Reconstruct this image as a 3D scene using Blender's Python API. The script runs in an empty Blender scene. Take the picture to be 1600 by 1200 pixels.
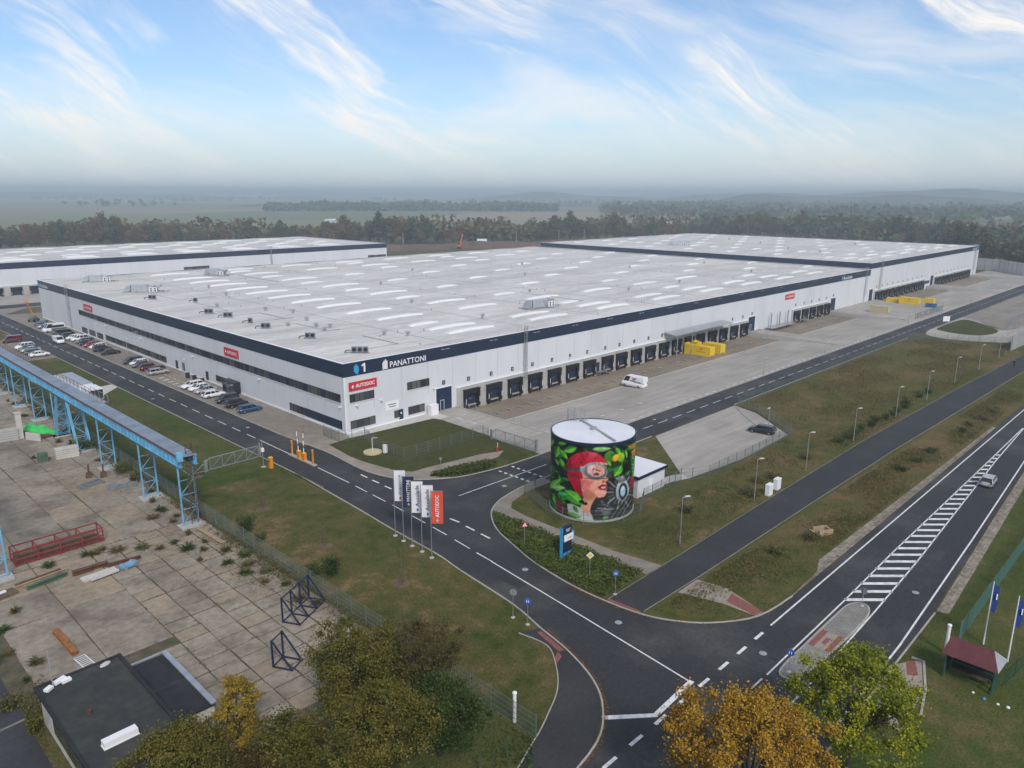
import bpy, bmesh, math, random
import numpy as np
from mathutils import Matrix, Vector

SC = bpy.context.scene
COL = SC.collection
R = math.radians
random.seed(7)
HAZE = 4.0e-4
CLOUD_OFFSET = (8.3, 2.9)
SKY_TINT = (0.74, 0.80, 0.88)
RNG = np.random.default_rng(11)

# ------------------------------------------------------------------ camera
cam_d = bpy.data.cameras.new('camera')
cam = bpy.data.objects.new('camera', cam_d)
COL.objects.link(cam)
YAW, PITCH, ROLL = R(44.3207), R(14.1029), R(0.2345)
F = Vector((math.cos(YAW)*math.cos(PITCH), math.sin(YAW)*math.cos(PITCH), -math.sin(PITCH)))
Rt = Vector((math.sin(YAW), -math.cos(YAW), 0))
Up = Rt.cross(F)
R2 = Rt*math.cos(ROLL) + Up*math.sin(ROLL)
U2 = -Rt*math.sin(ROLL) + Up*math.cos(ROLL)
cam.matrix_world = Matrix(((R2.x, U2.x, -F.x, -70.143), (R2.y, U2.y, -F.y, -109.03), (R2.z, U2.z, -F.z, 41.0), (0, 0, 0, 1)))
cam_d.sensor_width = 36
cam_d.lens = 36*1182.29/1600
cam_d.clip_end = 60000
cam_d.clip_start = 0.5
SC.camera = cam

# ------------------------------------------------------------------ sun and sky
SUN_EL, SUN_AZ = R(42), math.atan2(-0.47, -0.88)     # azimuth measured from +Y towards +X
sd = Vector((math.sin(SUN_AZ)*math.cos(SUN_EL), math.cos(SUN_AZ)*math.cos(SUN_EL), math.sin(SUN_EL)))
sun_d = bpy.data.lights.new('sun', 'SUN')
sun_d.energy = 1.5
sun_d.angle = R(11)
sun_d.color = (1, 0.93, 0.84)
sun = bpy.data.objects.new('sun', sun_d)
COL.objects.link(sun)
sun.rotation_euler = (-sd).to_track_quat('-Z', 'Y').to_euler()
sun.location = (0, 0, 300)

W = bpy.data.worlds.new('World')
SC.world = W
W.use_nodes = True
wn, wl = W.node_tree.nodes, W.node_tree.links
wn.clear()
def wnode(t, **k):
    n = wn.new(t)
    for a, b in k.items(): setattr(n, a, b)
    return n
def wmath(op, a, b=None, clamp=False):
    n = wnode('ShaderNodeMath', operation=op, use_clamp=clamp)
    for i, v in enumerate((a, b)):
        if v is None: continue
        if isinstance(v, (int, float)): n.inputs[i].default_value = v
        else: wl.new(v, n.inputs[i])
    return n.outputs[0]
sky = wnode('ShaderNodeTexSky', sky_type='NISHITA', sun_disc=False)
sky.sun_elevation = SUN_EL
sky.sun_rotation = SUN_AZ
sky.altitude = 250
sky.air_density = 1.0
sky.dust_density = 1.2
sky.ozone_density = 2.0
tc = wnode('ShaderNodeTexCoord')
sx = wnode('ShaderNodeSeparateXYZ')
wl.new(tc.outputs['Generated'], sx.inputs[0])
# cirrus in bearing and elevation, so that the streaks hang at a slant all round the sky
az = wmath('ARCTAN2', sx.outputs[1], sx.outputs[0])
el = wmath('ARCSINE', sx.outputs[2])
cv = wnode('ShaderNodeCombineXYZ')
wl.new(az, cv.inputs[0]); wl.new(el, cv.inputs[1])
wrp = wnode('ShaderNodeTexNoise'); wrp.inputs['Scale'].default_value = 2.6; wrp.inputs['Detail'].default_value = 3
wl.new(cv.outputs[0], wrp.inputs['Vector'])
wof = wnode('ShaderNodeVectorMath', operation='MULTIPLY_ADD'); wl.new(wrp.outputs['Color'], wof.inputs[0]); wof.inputs[1].default_value = (0.2, 0.14, 0); wl.new(cv.outputs[0], wof.inputs[2])
def wmap(rot, scale, loc=(0, 0, 0)):
    r_ = wnode('ShaderNodeMapping'); r_.inputs['Rotation'].default_value = (0, 0, R(rot)); wl.new(wof.outputs[0], r_.inputs[0])
    m = wnode('ShaderNodeMapping'); m.inputs['Scale'].default_value = scale; m.inputs['Location'].default_value = loc
    wl.new(r_.outputs[0], m.inputs[0])
    return m.outputs[0]
def wnoise(vec, scale, detail, rough, dist):
    n = wnode('ShaderNodeTexNoise')
    wl.new(vec, n.inputs['Vector'])
    n.inputs['Scale'].default_value = scale; n.inputs['Detail'].default_value = detail
    n.inputs['Roughness'].default_value = rough; n.inputs['Distortion'].default_value = dist
    return n.outputs['Fac']
def wramp(v, a, b):
    n = wnode('ShaderNodeMapRange', interpolation_type='SMOOTHSTEP')
    wl.new(v, n.inputs[0]); n.inputs[1].default_value = a; n.inputs[2].default_value = b
    return n.outputs[0]
CLX, CLY = CLOUD_OFFSET
band = wramp(wnoise(wmap(-29, (2.4, 10.5, 1), (CLX, CLY, 0)), 1.0, 5, 0.6, 0.25), 0.455, 0.61)
fibre = wramp(wnoise(wmap(-31, (7, 46, 1), (CLX*2, 2.2, 0)), 1.0, 8, 0.72, 0.5), 0.34, 0.7)
field = wramp(wnoise(wmap(0, (1, 1.6, 1), (5.2, CLY, 0)), 2.6, 3, 0.5, 0.3), 0.30, 0.52)
cl = wmath('MULTIPLY', wmath('MULTIPLY', band, field), wmath('ADD', wmath('MULTIPLY', fibre, 0.75), 0.3), True)
veil = wmath('MULTIPLY', wramp(wnoise(wmap(-18, (2.2, 9, 1), (7.7, CLX, 0)), 1.0, 6, 0.62, 0.5), 0.42, 0.76), 0.62)
cl = wmath('MAXIMUM', cl, veil, True)
tint = wnode('ShaderNodeVectorMath', operation='MULTIPLY'); wl.new(sky.outputs[0], tint.inputs[0]); tint.inputs[1].default_value = SKY_TINT
# pale mist low over the horizon, the same all the way round
low = wmath('SUBTRACT', 1.0, wramp(sx.outputs[2], -0.03, 0.115))
mixh = wnode('ShaderNodeMix', data_type='RGBA')
wl.new(wmath('MULTIPLY', low, 0.9), mixh.inputs[0]); wl.new(tint.outputs[0], mixh.inputs[6])
mixh.inputs[7].default_value = (4.35, 4.9, 5.35, 1)
mixc = wnode('ShaderNodeMix', data_type='RGBA')
up = wramp(sx.outputs[2], 0.0, 0.1)
wl.new(wmath('MULTIPLY', cl, wmath('ADD', wmath('MULTIPLY', up, 0.7), 0.3), True), mixc.inputs[0]); wl.new(mixh.outputs[2], mixc.inputs[6])
mixc.inputs[7].default_value = (6.1, 5.85, 5.5, 1)
bg = wnode('ShaderNodeBackground')
bg.inputs[1].default_value = 0.1
wl.new(mixc.outputs[2], bg.inputs[0])
wo = wnode('ShaderNodeOutputWorld')
wl.new(bg.outputs[0], wo.inputs[0])

SC.view_settings.view_transform = 'Standard'
SC.view_settings.look = 'None'
SC.view_settings.exposure = 0.8
SC.view_settings.gamma = 1.0
SC.render.engine = 'CYCLES'
SC.cycles.use_denoising = True
SC.cycles.max_bounces = 8
SC.cycles.diffuse_bounces = 3
SC.cycles.glossy_bounces = 2
SC.cycles.transmission_bounces = 3
SC.cycles.transparent_max_bounces = 8
SC.cycles.volume_bounces = 4
SC.cycles.caustics_reflective = False
SC.cycles.caustics_refractive = False

# ------------------------------------------------------------------ materials
MATS = {}
def M(name, base, rough=0.7, var=0.0, scale=1.0, bump=0.0, metal=0.0, spec=0.3, rand=0.0, stretch=(1, 1, 1), dirt=None, dirt_scale=0.1, dirt_amt=0.5, isl=0.0, trans=0.0, world=False):
    """Principled material: base colour varied by noise, by object and by mesh island, optional second colour in patches."""
    m = bpy.data.materials.new(name); m.use_nodes = True
    nt = m.node_tree; N, L = nt.nodes, nt.links
    b = N['Principled BSDF']
    b.inputs['Roughness'].default_value = rough; b.inputs['Metallic'].default_value = metal
    b.inputs['Specular IOR Level'].default_value = spec
    b.inputs['Base Color'].default_value = (*base, 1)
    MATS[name] = m
    if trans:
        b.inputs['Transmission Weight'].default_value = 0
        b.inputs['Subsurface Weight'].default_value = 0
    if not (var or rand or dirt or bump or isl): return m
    t = N.new('ShaderNodeTexCoord'); mp = N.new('ShaderNodeMapping'); L.new(N.new('ShaderNodeNewGeometry').outputs['Position'] if world else t.outputs['Object'], mp.inputs[0])
    mp.inputs['Scale'].default_value = stretch
    col = None
    n = N.new('ShaderNodeTexNoise'); n.inputs['Scale'].default_value = scale; n.inputs['Detail'].default_value = 6; n.inputs['Roughness'].default_value = 0.6
    L.new(mp.outputs[0], n.inputs['Vector'])
    fac = N.new('ShaderNodeMapRange'); fac.inputs[1].default_value = 0.3; fac.inputs[2].default_value = 0.7
    fac.inputs[3].default_value = 1-var; fac.inputs[4].default_value = 1+var
    L.new(n.outputs[0], fac.inputs[0]); val = fac.outputs[0]
    def addr(src, amt, val):
        r = N.new('ShaderNodeMapRange'); r.inputs[3].default_value = 1-amt; r.inputs[4].default_value = 1+amt
        L.new(src, r.inputs[0]); k = N.new('ShaderNodeMath'); k.operation = 'MULTIPLY'
        L.new(r.outputs[0], k.inputs[0]); L.new(val, k.inputs[1]); return k.outputs[0]
    if rand: val = addr(N.new('ShaderNodeObjectInfo').outputs['Random'], rand, val)
    if isl: val = addr(N.new('ShaderNodeNewGeometry').outputs['Random Per Island'], isl, val)
    v = N.new('ShaderNodeVectorMath'); v.operation = 'SCALE'; L.new(val, v.inputs['Scale'])
    if dirt:
        d = N.new('ShaderNodeTexNoise'); d.inputs['Scale'].default_value = dirt_scale; d.inputs['Detail'].default_value = 8; d.inputs['Roughness'].default_value = 0.62
        L.new(mp.outputs[0], d.inputs['Vector'])
        dr = N.new('ShaderNodeMapRange'); dr.inputs[1].default_value = 0.46; dr.inputs[2].default_value = 0.64; dr.inputs[4].default_value = dirt_amt
        L.new(d.outputs[0], dr.inputs[0])
        mx = N.new('ShaderNodeMix'); mx.data_type = 'RGBA'; L.new(dr.outputs[0], mx.inputs[0])
        mx.inputs[6].default_value = (*base, 1); mx.inputs[7].default_value = (*dirt, 1)
        L.new(mx.outputs[2], v.inputs[0])
    else: v.inputs[0].default_value = base
    L.new(v.outputs[0], b.inputs['Base Color'])
    if bump:
        bp = N.new('ShaderNodeBump'); bp.inputs['Strength'].default_value = bump; bp.inputs['Distance'].default_value = 0.05
        L.new(n.outputs[0], bp.inputs['Height']); L.new(bp.outputs[0], b.inputs['Normal'])
    return m

def leafmat(name, cols, nscale=0.35):
    """foliage: three leaf colours chosen per leaf and per bough, thin leaves let light through"""
    m = bpy.data.materials.new(name); m.use_nodes = True
    N, L = m.node_tree.nodes, m.node_tree.links
    b = N['Principled BSDF']; b.inputs['Roughness'].default_value = 0.65; b.inputs['Specular IOR Level'].default_value = 0.2
    t = N.new('ShaderNodeTexCoord'); n = N.new('ShaderNodeTexNoise'); n.inputs['Scale'].default_value = nscale; n.inputs['Detail'].default_value = 3
    L.new(t.outputs['Object'], n.inputs['Vector'])
    g = N.new('ShaderNodeNewGeometry'); oi = N.new('ShaderNodeObjectInfo')
    a = N.new('ShaderNodeMath'); a.operation = 'MULTIPLY_ADD'; L.new(g.outputs['Random Per Island'], a.inputs[0]); a.inputs[1].default_value = 0.45; L.new(n.outputs[0], a.inputs[2])
    a2 = N.new('ShaderNodeMath'); a2.operation = 'MULTIPLY_ADD'; L.new(oi.outputs['Random'], a2.inputs[0]); a2.inputs[1].default_value = 0.22; L.new(a.outputs[0], a2.inputs[2])
    r = N.new('ShaderNodeValToRGB'); r.color_ramp.elements[0].position = 0.42; r.color_ramp.elements[1].position = 1.0
    r.color_ramp.elements[0].color = (*cols[0], 1); r.color_ramp.elements[1].color = (*cols[2], 1)
    e = r.color_ramp.elements.new(0.72); e.color = (*cols[1], 1)
    L.new(a2.outputs[0], r.inputs[0]); L.new(r.outputs[0], b.inputs['Base Color'])
    tr = N.new('ShaderNodeBsdfTranslucent'); L.new(r.outputs[0], tr.inputs[0])
    ms = N.new('ShaderNodeMixShader'); ms.inputs[0].default_value = 0.25
    L.new(b.outputs[0], ms.inputs[1]); L.new(tr.outputs[0], ms.inputs[2]); L.new(ms.outputs[0], N['Material Output'].inputs[0])
    MATS[name] = m
    return m

M('asphalt', (0.034, 0.035, 0.037), 0.75, 0.28, 2.5, 0.25, dirt=(0.07, 0.069, 0.066), dirt_scale=0.11, dirt_amt=0.85)
M('asphalt_old', (0.05, 0.052, 0.06), 0.8, 0.2, 2.0, 0.25, dirt=(0.03, 0.031, 0.035), dirt_scale=0.14, dirt_amt=0.7)
M('asphalt_path', (0.034, 0.035, 0.037), 0.8, 0.2, 3.0, 0.25, dirt=(0.05, 0.05, 0.052), dirt_scale=0.2, dirt_amt=0.7)
M('paint', (0.72, 0.72, 0.7), 0.6, 0.12, 3.0, dirt=(0.4, 0.4, 0.4), dirt_scale=1.2, dirt_amt=0.6)
M('paint_yellow', (0.62, 0.42, 0.1), 0.6, 0.15, 3.0)
M('kerb', (0.36, 0.34, 0.3), 0.85, 0.2, 0.8)
M('kerb_dark', (0.2, 0.19, 0.17), 0.85, 0.25, 0.8)
M('red_paver', (0.22, 0.085, 0.07), 0.85, 0.25, 4.0)
M('soil', (0.11, 0.09, 0.062), 0.95, 0.35, 0.8, 0.6, dirt=(0.06, 0.075, 0.03), dirt_scale=0.5, dirt_amt=0.9)
M('earth_red', (0.13, 0.075, 0.055), 0.95, 0.3, 0.15, 0.6, dirt=(0.07, 0.07, 0.04), dirt_scale=0.05, dirt_amt=0.8)
M('hill_wood', (0.05, 0.06, 0.03), 0.95, 0.3, 0.02, dirt=(0.12, 0.12, 0.07), dirt_scale=0.003, dirt_amt=0.8)
M('concrete', (0.42, 0.41, 0.39), 0.85, 0.12, 0.7, 0.15, dirt=(0.3, 0.29, 0.27), dirt_scale=0.35, dirt_amt=0.6)
M('concrete_pale', (0.5, 0.48, 0.44), 0.85, 0.12, 0.9)
M('slab', (0.27, 0.232, 0.182), 0.9, 0.24, 1.4, 0.35, rand=0.1, dirt=(0.155, 0.13, 0.1), dirt_scale=0.2, dirt_amt=0.9, world=True)
M('slab_ochre', (0.285, 0.232, 0.168), 0.9, 0.2, 1.4, 0.35, rand=0.08, dirt=(0.2, 0.165, 0.122), dirt_scale=0.2, dirt_amt=0.9, world=True)
M('wall_white', (0.63, 0.64, 0.662), 0.45, 0.025, 0.25, spec=0.4, stretch=(1, 1, 0.4), dirt=(0.56, 0.57, 0.595), dirt_scale=0.12, dirt_amt=0.7)
M('trim_white', (0.74, 0.75, 0.77), 0.5, 0.04, 1.0)
M('navy', (0.0105, 0.022, 0.05), 0.42, 0.12, 0.2, spec=0.4)
M('navy_door', (0.009, 0.024, 0.062), 0.45, 0.12, 0.5, spec=0.4)
M('black_rubber', (0.012, 0.012, 0.014), 0.7, 0.3, 2.0)
M('frame_dark', (0.02, 0.024, 0.03), 0.45, 0.1, 1.0)
M('steel', (0.34, 0.36, 0.38), 0.45, 0.15, 1.5, metal=0.6)
M('steel_grey', (0.3, 0.31, 0.32), 0.6, 0.15, 1.5)
M('galv', (0.5, 0.52, 0.54), 0.38, 0.15, 1.0, metal=0.75)
M('duct', (0.52, 0.55, 0.58), 0.35, 0.2, 0.8, metal=0.6, rand=0.12)
M('skylight', (0.72, 0.72, 0.7), 0.45, 0.04, 0.6, spec=0.5, rand=0.05)
M('blue_steel', (0.14, 0.4, 0.6), 0.55, 0.2, 0.7, dirt=(0.16, 0.3, 0.42), dirt_scale=0.9, dirt_amt=0.7)
M('navy_steel', (0.03, 0.08, 0.16), 0.6, 0.2, 0.7)
M('deck_grey', (0.22, 0.27, 0.33), 0.55, 0.15, 0.4, dirt=(0.16, 0.17, 0.19), dirt_scale=0.5, dirt_amt=0.7)
M('rust', (0.12, 0.055, 0.035), 0.85, 0.35, 2.0)
M('rust_orange', (0.26, 0.11, 0.04), 0.85, 0.35, 2.0)
M('red_steel', (0.22, 0.035, 0.035), 0.6, 0.25, 1.0)
M('red_sign', (0.52, 0.03, 0.045), 0.45, 0.03, 0.6)
M('flag_red', (0.6, 0.075, 0.045), 0.7, 0.05, 0.6)
M('flag_white', (0.68, 0.69, 0.72), 0.7, 0.05, 0.6)
M('flag_navy', (0.02, 0.026, 0.07), 0.7, 0.1, 0.6)
M('flag_blue', (0.015, 0.05, 0.2), 0.7, 0.1, 0.6)
M('sky_blue', (0.04, 0.32, 0.62), 0.5, 0.04, 0.6)
M('white', (0.78, 0.78, 0.78), 0.45, 0.03, 1.0)
M('letter_dark', (0.02, 0.022, 0.03), 0.6)
M('letter_grey', (0.16, 0.17, 0.19), 0.6)
M('letter_white', (0.8, 0.8, 0.8), 0.5)
M('green_tarp', (0.05, 0.5, 0.1), 0.55, 0.25, 1.5, 0.5)
M('wood', (0.32, 0.24, 0.15), 0.85, 0.25, 2.0)
M('wood_dark', (0.12, 0.085, 0.055), 0.85, 0.3, 2.0)
M('old_green', (0.07, 0.12, 0.075), 0.8, 0.3, 1.5)
M('indigo_steel', (0.018, 0.025, 0.06), 0.6, 0.2, 1.5)
M('felt', (0.038, 0.041, 0.039), 0.9, 0.2, 1.2, 0.2, dirt=(0.062, 0.064, 0.058), dirt_scale=0.5, dirt_amt=0.7)
M('felt_dark', (0.022, 0.023, 0.027), 0.85, 0.2, 1.2, 0.2, dirt=(0.034, 0.035, 0.038), dirt_scale=0.5, dirt_amt=0.7)
M('render_white', (0.5, 0.48, 0.43), 0.9, 0.12, 0.8, dirt=(0.33, 0.31, 0.26), dirt_scale=0.5, dirt_amt=0.8)
M('container_yellow', (0.72, 0.5, 0.02), 0.5, 0.06, 0.8)
M('container_beige', (0.5, 0.42, 0.27), 0.6, 0.06, 0.8)
M('orange', (0.66, 0.24, 0.015), 0.5, 0.06, 0.8)
M('signal_red', (0.5, 0.04, 0.04), 0.5)
M('excavator', (0.5, 0.1, 0.05), 0.5, 0.1, 0.8)
M('sign_blue', (0.02, 0.1, 0.42), 0.45)
M('sign_back', (0.25, 0.26, 0.27), 0.5)
M('sign_yellow', (0.7, 0.48, 0.04), 0.5)
M('bin_blue', (0.03, 0.12, 0.3), 0.55)
M('fence_wire', (0.16, 0.19, 0.18), 0.5, 0.1, 1.0, metal=0.2)
M('fence_green', (0.035, 0.11, 0.07), 0.5, 0.1, 1.0)
M('fence_pale', (0.12, 0.24, 0.19), 0.5, 0.1, 1.0)
M('wall_far', (0.56, 0.53, 0.5), 0.85, 0.08, 0.3, rand=0.06)
M('barrier_grey', (0.33, 0.33, 0.33), 0.8, 0.08, 0.3, rand=0.06)
M('roof_maroon', (0.11, 0.035, 0.04), 0.8, 0.2, 1.5)
M('bark', (0.06, 0.047, 0.036), 0.95, 0.3, 3.0, 0.5)
M('bark_pale', (0.16, 0.13, 0.1), 0.95, 0.3, 3.0, 0.5)
M('tyre', (0.012, 0.012, 0.012), 0.85)
M('rim', (0.3, 0.31, 0.32), 0.4, metal=0.7)
M('lamp_glass', (0.6, 0.6, 0.58), 0.2, spec=0.6)
M('tail_red', (0.25, 0.01, 0.01), 0.3, spec=0.6)
M('car_glass', (0.014, 0.017, 0.02), 0.12, spec=0.7)
M('cloth_dark', (0.02, 0.021, 0.025), 0.9)
M('skin', (0.4, 0.24, 0.17), 0.6)
M('tank_roof', (0.74, 0.75, 0.78), 0.4, 0.04, 0.4, spec=0.4)
M('leaf_litter', (0.15, 0.075, 0.035), 0.9, 0.3, 3.0, isl=0.5)
leafmat('leaf_olive', ((0.032, 0.04, 0.008), (0.085, 0.088, 0.018), (0.18, 0.155, 0.03)))
leafmat('leaf_brown', ((0.04, 0.033, 0.012), (0.088, 0.07, 0.024), (0.13, 0.11, 0.035)))
leafmat('leaf_orange', ((0.07, 0.062, 0.011), (0.26, 0.135, 0.018), (0.46, 0.28, 0.034)), 0.5)
leafmat('leaf_lime', ((0.06, 0.09, 0.008), (0.2, 0.235, 0.018), (0.4, 0.38, 0.03)), 0.5)
leafmat('leaf_gold', ((0.07, 0.065, 0.012), (0.17, 0.14, 0.02), (0.34, 0.23, 0.03)), 0.6)
leafmat('leaf_green', ((0.02, 0.036, 0.01), (0.045, 0.075, 0.018), (0.09, 0.12, 0.03)))
leafmat('leaf_hedge', ((0.028, 0.044, 0.01), (0.06, 0.092, 0.018), (0.11, 0.14, 0.03)))
leafmat('leaf_far_a', ((0.042, 0.048, 0.02), (0.095, 0.088, 0.034), (0.17, 0.135, 0.052)), 0.12)
leafmat('leaf_far_b', ((0.075, 0.052, 0.022), (0.15, 0.1, 0.04), (0.23, 0.15, 0.055)), 0.12)
leafmat('leaf_far_c', ((0.03, 0.048, 0.022), (0.06, 0.085, 0.036), (0.11, 0.13, 0.05)), 0.12)
leafmat('leaf_far_d', ((0.14, 0.09, 0.024), (0.25, 0.16, 0.036), (0.36, 0.24, 0.05)), 0.12)
leafmat('leaf_weed', ((0.04, 0.05, 0.014), (0.09, 0.095, 0.03), (0.15, 0.13, 0.05)))
leafmat('leaf_dry', ((0.075, 0.06, 0.024), (0.12, 0.095, 0.035), (0.17, 0.13, 0.05)))

def glassmat():
    m = M('pane', (0.02, 0.025, 0.03), 0.1, spec=0.6)
    N, L = m.node_tree.nodes, m.node_tree.links; b = N['Principled BSDF']
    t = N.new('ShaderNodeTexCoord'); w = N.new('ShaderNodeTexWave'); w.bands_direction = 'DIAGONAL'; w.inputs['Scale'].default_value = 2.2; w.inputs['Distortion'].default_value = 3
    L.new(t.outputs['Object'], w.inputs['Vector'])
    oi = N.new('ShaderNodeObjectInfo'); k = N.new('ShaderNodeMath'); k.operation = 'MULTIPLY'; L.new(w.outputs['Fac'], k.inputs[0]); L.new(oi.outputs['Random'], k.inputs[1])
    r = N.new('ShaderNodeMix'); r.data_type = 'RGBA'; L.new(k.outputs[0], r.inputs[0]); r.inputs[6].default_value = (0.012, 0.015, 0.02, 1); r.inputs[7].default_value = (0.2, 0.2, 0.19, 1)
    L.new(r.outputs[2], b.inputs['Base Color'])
glassmat()

def grassmat(name, cols, s=1.0, patch=0.05, fields=False):
    m = bpy.data.materials.new(name); m.use_nodes = True; MATS[name] = m
    N, L = m.node_tree.nodes, m.node_tree.links; b = N['Principled BSDF']
    b.inputs['Roughness'].default_value = 0.95; b.inputs['Specular IOR Level'].default_value = 0.1
    t = N.new('ShaderNodeTexCoord')
    def noise(sc, det, ro=0.6, dist=0.0):
        n = N.new('ShaderNodeTexNoise'); n.inputs['Scale'].default_value = sc; n.inputs['Detail'].default_value = det; n.inputs['Roughness'].default_value = ro; n.inputs['Distortion'].default_value = dist
        L.new(t.outputs['Object'], n.inputs['Vector']); return n.outputs[0]
    big, mid, fine = noise(patch, 6, 0.62, 0.4), noise(0.55*s, 7, 0.65), noise(5.0*s, 5, 0.75)
    a = N.new('ShaderNodeMath'); a.operation = 'MULTIPLY_ADD'; L.new(mid, a.inputs[0]); a.inputs[1].default_value = 0.7; 
    a0 = N.new('ShaderNodeMath'); a0.operation = 'MULTIPLY'; L.new(big, a0.inputs[0]); a0.inputs[1].default_value = 0.8
    L.new(a0.outputs[0], a.inputs[2])
    r = N.new('ShaderNodeValToRGB'); els = r.color_ramp.elements
    els[0].position = 0.56; els[0].color = (*cols[0], 1); els[1].position = 0.93; els[1].color = (*cols[3], 1)
    e = els.new(0.68); e.color = (*cols[1], 1); e = els.new(0.82); e.color = (*cols[2], 1)
    L.new(a.outputs[0], r.inputs[0])
    fm = N.new('ShaderNodeMapRange'); fm.inputs[1].default_value = 0.3; fm.inputs[2].default_value = 0.7; fm.inputs[3].default_value = 0.45; fm.inputs[4].default_value = 1.55
    L.new(fine, fm.inputs[0]); v = N.new('ShaderNodeVectorMath'); v.operation = 'SCALE'; L.new(r.outputs[0], v.inputs[0]); L.new(fm.outputs[0], v.inputs['Scale'])
    out = v.outputs[0]
    if fields:
        vo = N.new('ShaderNodeTexVoronoi'); vo.inputs['Scale'].default_value = 0.0016; L.new(t.outputs['Object'], vo.inputs['Vector'])
        sp = N.new('ShaderNodeSeparateXYZ'); L.new(vo.outputs['Color'], sp.inputs[0])
        fr = N.new('ShaderNodeValToRGB'); fe = fr.color_ramp.elements; fe[0].color = (0.12, 0.14, 0.07, 1); fe[1].color = (0.27, 0.23, 0.16, 1)
        q = fe.new(0.35); q.color = (0.17, 0.19, 0.1, 1); q = fe.new(0.6); q.color = (0.2, 0.17, 0.12, 1)
        L.new(sp.outputs[0], fr.inputs[0])
        ln = N.new('ShaderNodeVectorMath'); ln.operation = 'LENGTH'; L.new(t.outputs['Object'], ln.inputs[0])
        mr = N.new('ShaderNodeMapRange'); mr.inputs[1].default_value = 600; mr.inputs[2].default_value = 800; L.new(ln.outputs['Value'], mr.inputs[0])
        mx = N.new('ShaderNodeMix'); mx.data_type = 'RGBA'; L.new(mr.outputs[0], mx.inputs[0]); L.new(out, mx.inputs[6]); L.new(fr.outputs[0], mx.inputs[7]); out = mx.outputs[2]
    L.new(out, b.inputs['Base Color'])
    bp = N.new('ShaderNodeBump'); bp.inputs['Strength'].default_value = 0.6; bp.inputs['Distance'].default_value = 0.12
    L.new(fine, bp.inputs['Height']); L.new(bp.outputs[0], b.inputs['Normal'])
grassmat('grass', ((0.05, 0.068, 0.02), (0.07, 0.08, 0.026), (0.095, 0.088, 0.034), (0.14, 0.105, 0.05)), fields=True)
grassmat('lawn', ((0.036, 0.06, 0.012), (0.056, 0.078, 0.019), (0.08, 0.088, 0.026), (0.12, 0.1, 0.042)), 1.0, 0.06)
grassmat('lawn_dark', ((0.036, 0.05, 0.014), (0.05, 0.06, 0.018), (0.064, 0.068, 0.022), (0.085, 0.075, 0.03)), 1.2, 0.05)
grassmat('lawn_brown', ((0.038, 0.054, 0.012), (0.066, 0.076, 0.02), (0.105, 0.09, 0.034), (0.19, 0.13, 0.066)), 1.0, 0.09)
grassmat('rough', ((0.036, 0.052, 0.012), (0.072, 0.08, 0.021), (0.118, 0.092, 0.038), (0.17, 0.108, 0.06)), 0.8, 0.035)

def pavermat(name, c1, c2, sx, sy, mortar, rot=0.0, stain=None):
    m = M(name, c1, 0.88); N, L = m.node_tree.nodes, m.node_tree.links; b = N['Principled BSDF']
    t = N.new('ShaderNodeTexCoord'); mp = N.new('ShaderNodeMapping'); mp.inputs['Rotation'].default_value = (0, 0, rot); L.new(t.outputs['Object'], mp.inputs[0])
    br = N.new('ShaderNodeTexBrick'); br.inputs['Color1'].default_value = (*c1, 1); br.inputs['Color2'].default_value = (*c2, 1); br.inputs['Mortar'].default_value = (*mortar, 1)
    br.inputs['Scale'].default_value = 1; br.inputs['Brick Width'].default_value = sx; br.inputs['Row Height'].default_value = sy; br.inputs['Mortar Size'].default_value = 0.012
    L.new(mp.outputs[0], br.inputs['Vector'])
    def nz(sc, st):
        q = N.new('ShaderNodeMapping'); q.inputs['Scale'].default_value = st; L.new(t.outputs['Object'], q.inputs[0])
        n = N.new('ShaderNodeTexNoise'); n.inputs['Scale'].default_value = sc; n.inputs['Detail'].default_value = 8; n.inputs['Roughness'].default_value = 0.65; L.new(q.outputs[0], n.inputs['Vector'])
        r = N.new('ShaderNodeMapRange'); r.inputs[1].default_value = 0.3; r.inputs[2].default_value = 0.7; r.inputs[3].default_value = 0.8; r.inputs[4].default_value = 1.16; L.new(n.outputs[0], r.inputs[0]); return r.outputs[0]
    k = N.new('ShaderNodeMath'); k.operation = 'MULTIPLY'; L.new(nz(0.06, (1, 1, 1)), k.inputs[0]); L.new(nz(0.5, stain or (1, 1, 1)), k.inputs[1])
    v = N.new('ShaderNodeVectorMath'); v.operation = 'SCALE'; L.new(br.outputs['Color'], v.inputs[0]); L.new(k.outputs[0], v.inputs['Scale'])
    L.new(v.outputs[0], b.inputs['Base Color'])
pavermat('paver_beige', (0.3, 0.265, 0.215), (0.25, 0.22, 0.18), 0.2, 0.1, (0.16, 0.14, 0.12))
pavermat('paver_sand', (0.36, 0.31, 0.25), (0.3, 0.26, 0.21), 0.2, 0.1, (0.2, 0.17, 0.14))
pavermat('paver_dock', (0.28, 0.23, 0.17), (0.24, 0.195, 0.145), 0.2, 0.1, (0.15, 0.12, 0.09), stain=(0.3, 1, 1))
pavermat('yard_concrete', (0.36, 0.335, 0.295), (0.335, 0.31, 0.275), 6.0, 5.0, (0.25, 0.235, 0.215), stain=(0.15, 1.6, 1))
pavermat('cobble', (0.3, 0.285, 0.26), (0.22, 0.21, 0.19), 0.16, 0.16, (0.1, 0.095, 0.085))
pavermat('stone_edge', (0.34, 0.3, 0.24), (0.2, 0.17, 0.13), 0.5, 0.4, (0.12, 0.09, 0.06))

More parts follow.
